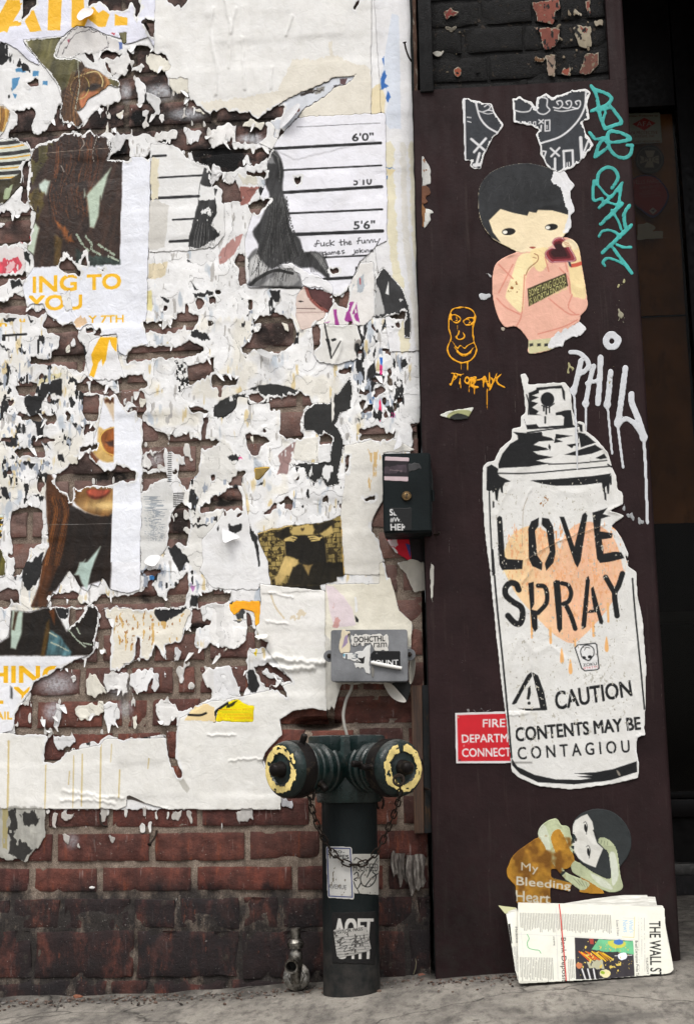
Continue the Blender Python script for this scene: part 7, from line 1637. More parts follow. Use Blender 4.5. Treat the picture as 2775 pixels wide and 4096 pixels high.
# stencil bridges
for (a_, b_) in (((826,790),(836,815)),((880,800),(900,880)),((1116,770),(1140,860)),((618,1000),(625,1065)),((1200,960),(1206,1010)),((683,1105),(688,1165)),((1113,1080),(1120,1145))): c.line(D_(a_, b_),3,(0.875,0.872,0.86), only=[CAN])
ci('d', (552,1165),(585,1212),(680,1258),(800,1284),(940,1286),(1000,1278),(920,1268),(1000,1262),(905,1250),(1020,1244),(1120,1226),(1252,1182),(1254,1242),(1100,1290),(900,1312),(700,1300),(600,1252),(556,1205))
c.ink(smooth_path(D_((1138,1232),(1152,1240),(1162,1260),(1150,1262)),3, True),(0.55,0.52,0.48),0, [CAN])
# small emblem sticker
ZK = D_((907,548),(922,532),(1018,522),(1028,530),(1041,662),(1030,670),(962,676),(944,662))
c.ink(ZK, (0.89,0.89,0.89),0, [CAN]); c.line(ZK + [ZK[0]], 4.2, INK, only=[CAN]); cl('d', [(945,600),(938,565),(955,538),(985,534),(1010,552),(1012,585),(998,605)], 5); cl('d', [(952,598),(965,612),(985,618),(998,605)], 6); c.ink(oval('d', 958,603,10,8), INK, 0, [CAN]); c.ink(oval('d', 990,598,12,9), INK, 0, [CAN]); cl('d', [(960,560),(968,545),(990,548)], 3)
c.text('ZOKU', D_((950,636),(1026,628),(1028,644),(953,652)), INK, 0.02, [CAN]); c.text('ぼうそうぞく', D_((954,655),(1034,645),(1036,660),(956,668)),(0.75,0.15,0.2),0.01, [CAN])
# grime, rust flecks, old smudges and creases of the sheet
c.speck(P('c', (700,810),(765,810),(765,875),(705,880)),(0.60,0.42,0.22),0.38,3,3.2,3.2, only=[CAN], soft=3); c.speck(P('c', (400,700),(1150,700)) + D_((1290,1000),(560,1200)),(0.72,0.705,0.66),0.235,44,4,6, only=[CAN]); c.speck(D_((910,690),(1120,690),(1120,760),(910,760)),(0.72,0.71,0.68),0.40,45,4,4, only=[CAN], soft=10)
for k in range(22):
    x = 430 + 800 * rr.random(); y = 200 + 1100 * rr.random(); c.line(D_((x, y),(x + 2, y + 3)),3,(0.45,0.42,0.38), only=[CAN])
c.ink(D_((550,905),(700,915),(690,960),(560,960)),(0.84,0.83,0.80),0.6, [CAN], wear=0.45)
for q in (P('c', (660,770),(620,860),(625,960),(605,1130)), P('c', (640,1170),(760,1100),(900,1040),(1070,980)), D_((660,100),(600,230),(590,370)), D_((660,470),(662,660)), D_((510,930),(640,915))): c.crease(q, 5,0.0016)
for q in (P('c', (640,1170),(760,1100),(900,1040),(1070,980)), P('c', (640,830),(618,900),(610,1100))): c.line(q, 1.8,(0.62,0.56,0.48), only=[CAN], curve=True, dry=0.35)
# --- teal and white tags lie over the paper
TL = (0.25,0.65,0.63)
def tl(cr, pts, w=22): c.line(P(cr, *pts), w * 0.9 * sc(cr), TL, idn=TEAL, curve=len(pts) > 2, dry=0.36, rough=0.12, var=0.2)
tl('a', [(1020,458),(1045,500),(1062,570),(1075,585)]); tl('a', [(1035,478),(1100,500),(1132,528),(1100,565),(1020,596)]); tl('a', [(1062,592),(1075,640),(1095,690)]); tl('a', [(1095,690),(1150,670),(1185,655),(1150,600),(1125,570)]); tl('a', [(1100,600),(1085,650),(1092,680)], 18); tl('a', [(1130,575),(1070,590)], 18)
tl('a', [(1012,708),(1045,745),(1090,740),(1060,780),(1042,842)]); tl('a', [(1042,842),(1080,815),(1112,790)]); tl('a', [(1105,762),(1170,760),(1232,745),(1180,712),(1120,708),(1110,745),(1122,800),(1160,838),(1205,846),(1235,820),(1242,778)]); tl('a', [(1212,780),(1242,776)], 18)
tl('b', [(1030,190),(1040,130),(1085,98),(1130,112),(1146,160),(1112,215)]); tl('b', [(1012,172),(1008,230),(1012,282),(1060,270)], 18); tl('b', [(1030,190),(1070,240),(1095,262)], 16); tl('b', [(1172,185),(1120,250),(1040,325)]); tl('b', [(1165,195),(1150,300)], 20); tl('b', [(1060,285),(1150,310)], 16); tl('b', [(1170,300),(1110,360),(1050,415)], 26); tl('b', [(1212,310),(1180,360),(1188,430)], 24); tl('b', [(1110,335),(1150,400),(1165,445)], 16); tl('b', [(1222,420),(1150,490),(1060,575)], 24); tl('b', [(1040,485),(1060,455),(1100,450),(1140,465),(1160,490)], 18); tl('b', [(1105,530),(1150,590),(1225,690)], 22); tl('b', [(1140,530),(1180,545),(1222,545)], 18); tl('b', [(1075,650),(1062,628),(1090,605),(1140,620),(1200,650)], 18)
WP = (0.83,0.84,0.86)
def wp(cr, pts, w, dry=0.1): c.line(P(cr, *pts), w * s9, WP, idn=PHIL, curve=len(pts) > 2, dry=dry, rough=0.12, var=0.03, dh=0.0003)
wp('c', [(940,60),(925,130),(905,215)], 30); wp('c', [(880,12),(930,18),(972,52),(982,90),(960,120),(930,135)], 26,0.2); wp('c', [(900,230),(912,420),(918,590)], 13); wp('c', [(918,590),(920,672)], 9); c.sheet(oval('c', 898,228,22,26), WP, PHIL, 0.0004,0.02, var=0)
wp('c', [(1012,90),(990,170),(968,290)], 27); wp('c', [(1050,42),(1045,160),(1035,300)], 32); wp('c', [(972,188),(1040,170)], 22,0.35); wp('c', [(966,300),(968,380),(970,452)], 12); c.sheet(oval('c', 966,300,20,24), WP, PHIL, 0.0003,0.02, var=0)
wp('c', [(1106,122),(1098,210),(1088,300)], 32,0.2); wp('c', [(1088,305),(1100,440),(1114,582)], 13); c.sheet(oval('c', 1087,305,21,26), WP, PHIL, 0.0003,0.02, var=0)
wp('b', [(1113,1030),(1148,1062),(1130,1098),(1095,1100),(1078,1066),(1100,1034),(1118,1032)], 36)
wp('c', [(1188,100),(1172,230),(1150,390)], 33,0.25); wp('c', [(1150,410),(1195,386),(1240,415),(1285,482)], 28); wp('c', [(1222,246),(1225,300),(1262,390),(1288,470)], 34,0.1); wp('c', [(1146,420),(1160,540),(1176,660)], 14); wp('c', [(1290,490),(1300,640),(1312,970)], 17); c.sheet(oval('c', 1290,488,23,28), WP, PHIL, 0.0003,0.02, var=0); c.sheet(oval('c', 1146,408,22,30), WP, PHIL, 0.0003,0.02, var=0)
# --- second girl
E_ = lambda *p: P('e', *p)
OR_ = (0.66,0.475,0.16); GRN = (0.705,0.735,0.60)
c.sheet(smooth_path(E_((522,392),(560,312),(620,260),(692,214),(760,200),(820,162),(882,280),(902,332),(870,382),(772,386)),3) + E_((770,432),(886,458),(880,512),(768,490),(772,585),(580,578),(574,480),(528,430)), OR_, GIRL2,0.0005,0.08, var=0.30)
c.sheet(E_((938,422),(990,440),(1050,500),(1078,526),(1000,524),(928,514),(950,470)), OR_, GIRL2,0.0005,0.08, var=0.3)
c.sheet(smooth_path(E_((892,180),(906,110),(960,66),(1040,48),(1130,74),(1200,148),(1223,240),(1200,315),(1160,372),(1120,440),(1100,446),(1040,420),(960,372),(905,295)),4, True),(0.185,0.20,0.205), GIRL2,0.0005,0.02, var=0.1)
c.sheet(smooth_path(E_((698,190),(730,132),(800,102),(830,140),(872,150),(884,200),(908,292),(880,280),(822,165),(772,205),(800,300),(850,400),(980,458),(976,490),(940,505),(880,462),(830,422),(762,322),(738,258)),3, True), GRN, GIRL2,0.0,0.02, var=0.14)
c.sheet(smooth_path(E_((905,340),(1000,400),(1088,442),(1108,420),(1094,300),(1060,262),(1034,226),(1062,208),(1112,236),(1142,290),(1160,420),(1174,492),(1120,517),(1060,502),(980,452),(890,402)),3, True), GRN, GIRL2,0.0,0.02, var=0.14)
c.ink(E_((889,200),(892,150),(908,115),(940,92),(975,78),(1004,122),(1012,160),(1014,192),(1030,240),(1064,272),(1040,328),(1022,378),(990,366),(955,350),(925,325),(902,285),(892,240)),(0.855,0.85,0.825),0.02, [GIRL2], var=0.06)
c.ink(smooth_path(E_((700,190),(730,135),(760,200),(770,330),(738,258)),3, True),(0.80,0.82,0.74),0.1, [GIRL2]); c.ink(smooth_path(E_((1100,300),(1130,300),(1150,420),(1120,480),(1110,420)),3, True),(0.82,0.84,0.78),0.1, [GIRL2]); c.ink(smooth_path(E_((990,410),(1080,450),(1120,500),(1050,480)),3, True),(0.80,0.82,0.75),0.1, [GIRL2])
for x, y in ((966,158),(982,292)): c.ink(oval('e', x, y, 8,23,-0.15),(0.12,) * 3,0.05, [GIRL2]); c.line(E_((x - 12, y - 30),(x, y - 36),(x + 10, y - 10),(x + 4, y + 34)),2,(0.15,) * 3, only=[GIRL2], curve=True)
c.ink(oval('e', 912,221,5,11),(0.15,0.12,0.12),0, [GIRL2]); c.line(E_((1010,170),(1022,190),(1032,215)),5,(0.15,) * 3, only=[GIRL2], curve=True)
for k in range(4): c.line(E_((1040 + 16 * k, 222 + 4 * k),(1034 + 18 * k, 240 + 4 * k)),2.2,(0.42,0.45,0.36), only=[GIRL2])
for k in range(4): c.line(E_((900 + 22 * k, 440 + 6 * k),(935 + 14 * k, 478 + 4 * k)),2,(0.45,0.47,0.38), only=[GIRL2])
c.ink(E_((772,395),(860,398),(830,425),(880,462),(776,436)),(0.13,0.16,0.16),0.1, [GIRL2]); c.speck(E_((868,180),(900,180),(910,320),(880,300)),(0.16,0.2,0.2),0.5,4,4,5, only=[GIRL2], soft=3); c.speck(E_((540,200),(900,160),(880,580),(540,560)),(0.47,0.31,0.10),0.43,12,26,26, only=[GIRL2], feather=0.2)
TG = (0.78,0.76,0.70)
c.text('My', E_((606,348),(702,362),(702,420),(606,408)), TG, 0.0, [GIRL2]); c.text('Bleeding', E_((580,428),(884,460),(882,516),(580,490)), TG, 0.02, [GIRL2]); c.text('Heart', E_((576,506),(768,524),(766,580),(576,566)), TG, 0.02, [GIRL2])
# --- flakes along the left edge, spatter, chalky scuffs
for q, cc in ((('b', (45,30),(65,40),(100,110),(104,190),(60,200),(45,120)),(0.78,0.78,0.77)),(('b', (60,335),(95,340),(122,354),(100,360),(98,400),(62,450)),(0.80,0.80,0.78)),(('b', (55,200),(95,205),(105,240),(70,270),(90,300),(50,310)),(0.40,0.25,0.16)),(('b', (52,300),(70,340),(60,430),(50,430)),(0.55,0.38,0.22)),(('b', (368,800),(440,800),(440,825),(380,838)),(0.76,0.77,0.78)),(('b', (410,690),(445,695),(440,715)),(0.72,) * 3),(('b', (485,990),(515,995),(505,1015),(490,1010)),(0.7,0.66,0.6)),(('a', (95,670),(105,670),(115,690),(100,710)),(0.60,0.40,0.16)),(('d', (100,60),(118,100),(110,300),(98,250)),(0.72,0.71,0.68)),(('c', (88,640),(104,640),(118,820),(104,1010),(90,900)),(0.10,0.12,0.12))):
    c.sheet(P(q[0], *q[1:]), cc, FLK, 0.0006,0.35, var=0.2)
c.speck(P('b', (45,20),(110,40),(120,450),(45,460)),(0.50,0.30,0.14),0.42,4,6,10, only=[FLK])
YS = (0.66,0.64,0.48)
for reg, dn, sd, cc in ((P('b', (1040,850),(1060,800),(1150,720),(1200,710),(1200,760),(1100,790)),0.36,3, YS),(P('b', (1140,850),(1190,860),(1190,990),(1130,1000)),0.40,5,(0.60,0.58,0.50)),(P('c', (860,30),(920,30),(900,150),(850,130)),0.36,6, YS),(P('b', (990,880),(1030,890),(1000,1000)),0.33,8, YS),(P('c', (1090,60),(1130,40),(1110,330),(1080,320)),0.32,9, YS),(P('c', (1110,870),(1190,870),(1300,945),(1290,970),(1200,930)),0.50,10,(0.62,0.63,0.64)),(P('c', (1110,985),(1205,970),(1200,990),(1120,1000)),0.48,11,(0.6,0.6,0.61)),(P('d', (255,880),(500,895),(500,910),(240,915)),0.5,12,(0.5,0.48,0.48)),(P('d', (400,1192),(560,1195),(560,1215),(450,1210)),0.45,13,(0.45,0.43,0.43))):
    c.speck(reg, cc, dn, sd + 700,6,10, idn=SCUF, soft=8)
for k in range(16):
    x = 120 + 1150 * rr.random(); y = 100 + 1200 * rr.random(); c.line(P('d', (x, y),(x + rr.uniform(-60,60), y + rr.uniform(-40,40))),2.4,(0.36,0.33,0.32), idn=SCUF, dry=0.5) if not (480 < x < 1310) else None
for k in range(40):
    x = 150 + 1100 * rr.random(); y0 = 100 + 1000 * rr.random()
    c.line(P('c', (x, y0),(x + rr.uniform(-4,4), y0 + rr.uniform(40,260))), rr.choice([1.6,2.4]),(0.33,0.29,0.28), idn=SCUF, dry=0.86)
# build
PXY = un(c.X, c.Y, PY)
WAVE = 0.0012 * (fnoise(PXY[..., 0] * 1000.0, PXY[..., 2] * 1000.0,300,31,2) - 0.5) * 2
Mk = c.ID > 0
inner = ~Mk; far = np.zeros(c.ID.shape, np.float32)
for k in range(4):
    far += (~inner) / 4.0; inner = grow(inner, 1)
lift = np.clip(fnoise(c.X, c.Y, 60,601,3) - 0.5,0,1) * 4
paperish = np.isin(c.ID, [BWL, BWR, GIRL, CAN, GIRL2, EYE])
DEP2 = WAVE + 0.0006 + np.where(Mk, c.H, 0) + paperish * (1 - far) * lift * 0.0022 + paperish * (0.0008 * fnoise(c.X, c.Y, 70,602,3) + 0.0012 * np.clip(1 - np.abs(fnoise(c.X, c.Y, 220,603,3,1.6) - 0.5) * 18,0,1))
INKM = print_material('paint_marks', 0.6,0.15)
for key, (idn, name, label, cat, mt) in PS.items():
    if key in ('chip', 'sign'): continue
    o = c.build(idn, name, plane_surf(PY), INKM if mt == 'ink' else PAPER, DEP2,0.0006, None, 0.93)
    if o is None: print('empty', key); continue
    tag(o, label, cat, kind='stuff' if key in ('flk', 'scuf') else None)
# the enamel sign is a plate of its own; its full width runs on under the paper
sg = empty('fire_sign', at(*D_((400,1050))[0], PY), 'red fire department connection sign half hidden by the spray can', 'sign')
k_ = np.array([WAVE[(np.abs(c.Y - 2950) < 60) & (np.abs(c.X - 1900) < 100)].max()])[0]
q = D_((237,912),(660,900),(668,1190),(243,1194))
bm = bmesh.new(); add_prism(bm, [at(x, y, PY - k_ - 0.0018) for x, y in q], (0,1,0),0.0016)
PLATE, t, b = new_mat('sign_plate'); b.inputs['Base Color'].default_value = (0.55,0.53,0.52,1); b.inputs['Roughness'].default_value = 0.5
from_bm('plate', bm, PLATE, sg, smooth=False)
SIGNM = print_material('sign_enamel', 0.4,0.06,0.0001)
c.build(SIGN0, 'sign_face', plane_surf(PY), SIGNM, np.full(c.ID.shape, k_ + 0.0019),0.0, sg, 0.9)
# ------------------------------------------------------------------ fire department standpipe
GREEN = paint_metal('dark_green_enamel', (0.0045,0.0130,0.0122),(0.026,0.019,0.013), rough=0.30, amount=0.60, scale=26, bumpd=0.0016, spec=0.4)
t = GREEN.node_tree; b = t.nodes['Principled BSDF']
lk = b.inputs['Base Color'].links[0].from_socket
c_ = mix(t, ramp(t, noise(t, position(t, (1,1,0.25)),70,5), [(0.55,(0,0,0)),(0.72,(0.8,0.8,0.8))]), lk, (0.011,0.033,0.031))
g_ = nn(t, 'ShaderNodeNewGeometry'); sx = nn(t, 'ShaderNodeSeparateXYZ'); t.links.new(g_.outputs['Normal'], sx.inputs[0])
dust = math_n(t, 'MULTIPLY', band(t, sx.outputs[2], 0.45,0.95), ramp(t, noise(t, position(t),90,5), [(0.35,(0.1,0.1,0.1)),(0.6,(1,1,1))]))
c_ = mix(t, math_n(t, 'MULTIPLY', dust, 0.6), c_, (0.13,0.13,0.125))          # street dust that settled on upward faces
t.links.new(c_, b.inputs['Base Color'])
PIPEM = paint_metal('dark_pipe_paint', (0.0075,0.0105,0.011),(0.024,0.016,0.012), rough=0.5, amount=0.63, scale=20, bumpd=0.0010, streak=(1,1,0.4))
t = PIPEM.node_tree; b = t.nodes['Principled BSDF']; lk = b.inputs['Base Color'].links[0].from_socket
sx = nn(t, 'ShaderNodeSeparateXYZ'); t.links.new(position(t), sx.inputs[0])
c_ = mix(t, math_n(t, 'MULTIPLY', band(t, sx.outputs[2], 0.20,0.03), ramp(t, noise(t, position(t),30,6), [(0.35,(0.2,0.2,0.2)),(0.6,(1,1,1))])), lk, (0.04,0.036,0.033))
t.links.new(c_, b.inputs['Base Color'])
BRONZE = paint_metal('worn_bronze', (0.012,0.010,0.0095),(0.05,0.038,0.026), rough=0.4, amount=0.56, scale=60, bumpd=0.0008, metallic=0.35)
IRON = paint_metal('rusty_iron', (0.025,0.019,0.016),(0.06,0.033,0.018), rough=0.55, amount=0.56, scale=120, bumpd=0.0006, metallic=0.5)
YELP = paint_metal('yellow_ring_paint', (0.78,0.62,0.24),(0.30,0.13,0.05), rough=0.55, amount=0.64, scale=90, bumpd=0.0010)
AY = -0.10
ax_ = at(*P('J', (958,900))[0], AY).x
RP = 0.0565
def zJ(y, Y=AY): return at(*P('J', (958, y))[0], Y).z
sp = empty('standpipe', (ax_, AY, gz(ax_, AY)), 'dark green twin outlet fire standpipe with yellow ringed caps', 'standpipe')
zb0 = gz(ax_, AY) - 0.02
bm = bmesh.new()
add_lathe(bm, (ax_, AY, 0),(0,0,1), [(zb0, RP * 1.015),(zb0 + 0.06, RP),(zJ(1000), RP),(zJ(690), RP)], 56, wob=0.002)
from_bm('pipe', bm, PIPEM, sp)
bm = bmesh.new()
zc = zJ(478,-0.2)
add_lathe(bm, (ax_, AY, 0),(0,0,1), [(zJ(716),0.058),(zJ(714),0.0655),(zJ(700),0.0668),(zJ(600),0.0672),(zJ(480),0.066),(zJ(380),0.0655),(zJ(300),0.0655),(zJ(262),0.064),(zJ(250),0.059),(zJ(248),0.03)], 56)
body = from_bm('body', bm, GREEN, sp)
ANG = math.radians(40)
SX = lambda pr: [(h_ * 1.11, r_) for h_, r_ in pr]
def outlet(sgn, nm):
    A2 = ANG + (math.radians(2) if sgn < 0 else 0)
    d = Vector((sgn * math.sin(A2), -math.cos(A2),-0.015)).normalized()
    o = Vector((ax_, AY, zc + 0.002))
    bm = bmesh.new()
    add_lathe(bm, o, d, SX([(0.0,0.051),(0.03,0.0485),(0.045,0.0475),(0.056,0.047),(0.059,0.0495),(0.064,0.0500),(0.067,0.0475),(0.071,0.0495),(0.080,0.0500),(0.084,0.0455),(0.092,0.045)]),48, cap1=True)
    # flat cast pad on top of the outlet, as on the real casting
    u, v, w = basis(d)
    add_box(bm, o + w * 0.045 + Vector((0,0,0.048)),(0.070,0.075,0.034),0.006, Matrix((u, w, v)).transposed() if False else Matrix.Rotation(math.atan2(d.y, d.x) + math.pi / 2,3, 'Z'))
    ot = from_bm('outlet', bm, GREEN, sp)
    bm = bmesh.new()
    add_lathe(bm, o, d, SX([(0.090,0.043),(0.091,0.0495),(0.099,0.0510),(0.102,0.0485),(0.106,0.0505),(0.114,0.0512),(0.118,0.048),(0.121,0.045)]),48)
    from_bm('swivel_ring', bm, GREEN, sp)
    bm = bmesh.new()
    R = 0.0555
    add_lathe(bm, o, d, SX([(0.119,0.046),(0.120, R - 0.003),(0.124, R - 0.001),(0.152, R),(0.158, R - 0.002),(0.163, R - 0.006),(0.165, R - 0.011),(0.1655,0.0325),(0.1625,0.0290),(0.162,0.020),(0.1635,0.017),(0.164,0.012)]),56)
    cp = from_bm('cap', bm, BRONZE if False else GREEN, sp)
    bm = bmesh.new()
    add_lathe(bm, o, d, SX([(0.121, R + 0.0002),(0.122, R + 0.0012),(0.146, R + 0.0012),(0.148, R + 0.0002)]),56, cap0=False, cap1=False)
    from_bm('cap_rim', bm, BRONZE, cp)
    bm = bmesh.new()
    kp = [(0.160,0.0165),(0.168,0.0160),(0.171,0.0135),(0.180,0.0130)] + [(0.180 + 0.0075 * math.sin(a),0.0130 * math.cos(a)) for a in (0.4,0.8,1.2,1.5)]
    add_lathe(bm, o, d, SX(kp),32)
    from_bm('knob', bm, BRONZE, cp)
    # chipped ring of yellow paint
    n, m = 150,7
    bm = bmesh.new()
    rg = random.Random(3 if sgn < 0 else 9)
    ri = lambda a, k: 0.0038 * (float(fnoise(np.array(a * 60.0 + 400 * (sgn + 2)), np.array(k * 9.0),9,31,3)) - 0.5)
    grid = []
    for i in range(n):
        a = 2 * math.pi * i / n
        r0 = 0.0315 + ri(a, 1) * 1.7 + 0.0008 * math.cos(a); r1 = 0.0462 + ri(a, 2) * 1.7
        col_ = []
        for j in range(m):
            r = r0 + (r1 - r0) * j / (m - 1)
            h = 0.1662 if r < 0.0445 else 0.1662 - (r - 0.0445) * 0.4
            col_.append(bm.verts.new(o + w * (h * 1.11 + 0.0001) + (u * math.cos(a) + v * math.sin(a)) * r))
        grid.append(col_)
    gap = (lambda i, j: (float(fnoise(np.array(i * 1.0 + 500 * (sgn + 2)), np.array(j * 3.0),9,77,3)) > 0.635)) if sgn < 0 else (lambda i, j: (float(fnoise(np.array(i * 1.0 + 900), np.array(j * 3.0),9,78,3)) > 0.63) or 36 < i % n < 44)
    for i in range(n):
        for j in range(m - 1):
            if not gap(i, j): bm.faces.new((grid[i][j], grid[(i + 1) % n][j], grid[(i + 1) % n][j + 1], grid[i][j + 1]))
    bmesh.ops.delete(bm, geom=[q for q in bm.verts if not q.link_faces], context='VERTS')
    bmesh.ops.recalc_face_normals(bm, faces=bm.faces)
    from_bm('yellow_ring', bm, YELP, cp)
    # rocker lugs
    for (ang, h, rr_) in (((62,0.135,0.0) if sgn < 0 else (8,0.135,0.0)),((205,0.135,0.0) if sgn < 0 else (178,0.14,0.0)),((-35,0.104,0.0) if sgn < 0 else (172,0.100,0.0))):
        a = math.radians(ang)
        # angle in the picture: 0 right, 90 up
        e = (u * math.cos(math.pi - a if u.x < 0 else a) + v * math.sin(a))
        e = (Vector((1,0,0)) - w * w.x).normalized() * math.cos(a) + (Vector((0,0,1)) - w * w.z).normalized() * math.sin(a)
        e.normalize()
        base_r = R if h > 0.12 else 0.050
        bm = bmesh.new()
        add_lathe(bm, o + w * h * 1.11 + e * (base_r - 0.006), e, [(0,0.0090),(0.006,0.0085),(0.009,0.0062),(0.020,0.0068),(0.025,0.0062),(0.027,0.004)], 16)
        from_bm('lug', bm, BRONZE, cp)
    return o, w
oL, wL = outlet(-1, 'l')
oR, wR = outlet(1, 'r')
# chain from cap to cap
path = [('J', 690,640,-0.215),('J', 684,720,-0.20),('J', 705,790,-0.19),('J', 738,890,-0.18),('J', 790,990,-0.170),('J', 860,1090,-0.166),('J', 955,1150,-0.164),('J', 1060,1142,-0.164),('J', 1130,1085,-0.166),('J', 1190,985,-0.175),('J', 1240,865,-0.20),('J', 1285,755,-0.225),('J', 1312,650,-0.262),('J', 1306,575,-0.288),('J', 1300,545,-0.288)]
pp = [at(*P(a, (x, y))[0], Y) for a, x, y, Y in path]
pp = [Vector(q) for q in smooth_path([tuple(q) for q in pp], 12)]
cum = [0.0]
for a, b2 in zip(pp, pp[1:]): cum.append(cum[-1] + (b2 - a).length)
def along(s):
    for i in range(len(cum) - 1):
        if cum[i + 1] >= s: return pp[i].lerp(pp[i + 1], (s - cum[i]) / max(1e-9, cum[i + 1] - cum[i]))
    return pp[-1]
chain = bpy.data.objects.new('chain', None); COL.objects.link(chain); chain.parent = sp; chain.empty_display_size = 0.02
NL = 27; pitch = cum[-1] / NL
lm = None
for i in range(NL):
    p0, p1 = along(i * pitch), along((i + 1) * pitch)
    mid = (p0 + p1) / 2; d = (p1 - p0).normalized()
    if lm is None:
        bm = bmesh.new()
        hl, hw = pitch * 0.62,0.0052
        ring = []
        for k in range(16):
            a = 2 * math.pi * k / 16
            x = math.cos(a); y = math.sin(a)
            ring.append((hl * 0.55 * (1 if x > 0.01 else -1 if x < -0.01 else 0) + hl * 0.45 * x, hw * y, 0))
        add_tube(bm, ring, 0.0015,7, closed=True)
        lm = bpy.data.meshes.new('link'); bm.to_mesh(lm); bm.free(); lm.materials.append(IRON)
        for p_ in lm.polygons: p_.use_smooth = True
    ob = bpy.data.objects.new('link', lm); COL.objects.link(ob); ob.parent = chain
    side = Vector((0,-1,0)) if i % 2 else d.cross(Vector((0,-1,0)))
    side = (side - d * side.dot(d)).normalized()
    n_ = d.cross(side)
    a = rng.uniform(-0.35,0.35)
    side2 = side * math.cos(a) + n_ * math.sin(a); n2 = d.cross(side2)
    Mx = Matrix((d, side2, n2)).transposed()
    ob.rotation_euler = Mx.to_euler(); ob.location = mid - sp.location
# eye and hooks that hold the chain
bm = bmesh.new()
e0 = at(*P('J', (1302,560))[0], -0.288)
add_tube(bm, [e0 + Vector((0.010 * math.cos(a),0.004 * math.sin(a),0.010 * math.sin(a))) for a in [2 * math.pi * k / 14 for k in range(14)]], 0.0026,8, closed=True)
from_bm('chain_eye', bm, IRON, sp)
for (x, y, Y) in ((690,655,-0.215),(1172,715,-0.10)):
    e0 = at(*P('J', (x, y))[0], Y)
    bm = bmesh.new()
    add_tube(bm, [e0 + Vector((0.007 * math.cos(a),0.002 * math.sin(2 * a),0.014 * math.sin(a))) for a in [math.pi * 1.75 * k / 13 - 1.2 for k in range(14)]], 0.0022,7)
    from_bm('hook', bm, IRON, sp)

# stickers wrapped on the pipe
def cyl_surf(px, py, h):
    d = ray(px, py)
    r = RP + 0.0006 + h
    ox, oy = CAM[0] - ax_, CAM[1] - AY
    A_ = d[..., 0] ** 2 + d[..., 1] ** 2; B_ = ox * d[..., 0] + oy * d[..., 1]; C_ = ox * ox + oy * oy - r * r
    q = np.maximum(B_ * B_ - A_ * C_, 0)
    t_ = (-B_ - np.sqrt(q)) / A_
    return CAM + d * t_[..., None]
c = Canvas(1284,3340,1524,3880,2.0,61)
K_ = lambda *p: P('K', *p)
c.sheet(K_((975,28),(1165,30),(1160,314),(985,302)),(0.74,0.73,0.70),2,0.0003,0.03, var=0.08)
c.text('HOERHEED', K_((985,92),(1156,94),(1156,150),(985,148)),(0.13,) * 3,-0.005, [2])
for q in ([(990,170),(1010,155),(1020,185),(990,205),(1005,215)], [(985,220),(1010,270),(1040,225)], [(1010,270),(1025,300)], [(1060,150),(1035,190),(1045,240),(1090,258),(1130,225),(1142,180),(1120,155)], [(1070,250),(1110,200),(1155,165)], [(1080,190),(1100,150),(1150,60)], [(990,70),(1010,55),(1080,100)]): c.line(K_(*q),4,(0.12,) * 3, only=[2], curve=True, rough=0.4)
c.speck(K_((975,28),(1165,30),(1160,314),(985,302)),(0.50,0.48,0.45),0.32,3,5,7, only=[2])
c.sheet(K_((793,-26),(966,-22),(974,-10),(990,336),(984,346),(812,334),(804,322)),(0.79,0.785,0.77),1,0.0006,0.02, var=0.06)
c.line(K_((802,-14),(962,-10),(978,330),(814,322),(802,-14)),4,(0.16,0.2,0.42), only=[1])
c.text('200-', K_((810,-2),(925,4),(925,24),(810,20)),(0.15,) * 3,0.02, [1]); c.text('TAPES', K_((808,30),(952,36),(954,62),(808,58)),(0.15,) * 3,0.03, [1]); c.text('AVENUE', K_((810,238),(935,246),(937,276),(812,270)),(0.45,) * 3,0.02, [1])
c.speck(K_((800,-20),(970,-16),(985,340),(808,330)),(0.46,0.43,0.38),0.33,5,6,10, only=[1])
c.sheet(K_((835,438),(1140,428),(1138,800),(835,790)),(0.115,0.11,0.11),3,0.0003,0.12, var=0.2)
c.text('AOFT', K_((852,482),(1124,478),(1112,606),(856,620)),(0.80,0.79,0.77),0.05, [3]); c.text('UTH', K_((866,640),(1098,640),(1092,764),(872,758)),(0.80,0.79,0.77),0.05, [3])
c.sheet(K_((845,560),(1078,536),(1098,640),(1108,690),(1088,708),(960,740),(880,752),(862,700)),(0.70,0.69,0.67),4,0.0006,0.1, var=0.08)
c.text('VISITOR PASS', K_((850,566),(1048,540),(1050,562),(852,590)),(0.12,) * 3,0.02, [4])
for k in range(7): c.line(K_((855,615 + 20 * k),(1090,592 + 20 * k)),1.8,(0.35,) * 3, only=[4], dry=0.35)
for q in ([(870,640),(900,620),(890,660),(930,640)], [(960,630),(1000,615),(970,670),(1010,640),(1050,620)], [(1030,600),(1050,660)], [(880,690),(940,670),(920,710),(990,690)], [(1000,660),(1080,640)]): c.line(K_(*q),2.5,(0.2,) * 3, only=[4], curve=True)
c.speck(K_((845,560),(1078,536),(1108,690),(880,752)),(0.30,0.29,0.28),0.36,7,5,6, only=[4], soft=2)
for idn, nm, lb in ((1, 'pipe_sticker', 'blue bordered white sticker on the standpipe behind the chain'),(2, 'pipe_sticker', 'scribbled white sticker on the standpipe, right of the blue bordered one'),(3, 'pipe_sticker', 'black sticker with tall white letters low on the standpipe'),(4, 'pipe_sticker', 'worn visitor pass label stuck over the black sticker')):
    o = c.build(idn, nm, cyl_surf, PAPER, np.where(c.ID > 0, c.H, 0).astype(float),0.0004, None, 0.85)
    tag(o, lb, 'sticker', 'stickers on the standpipe')

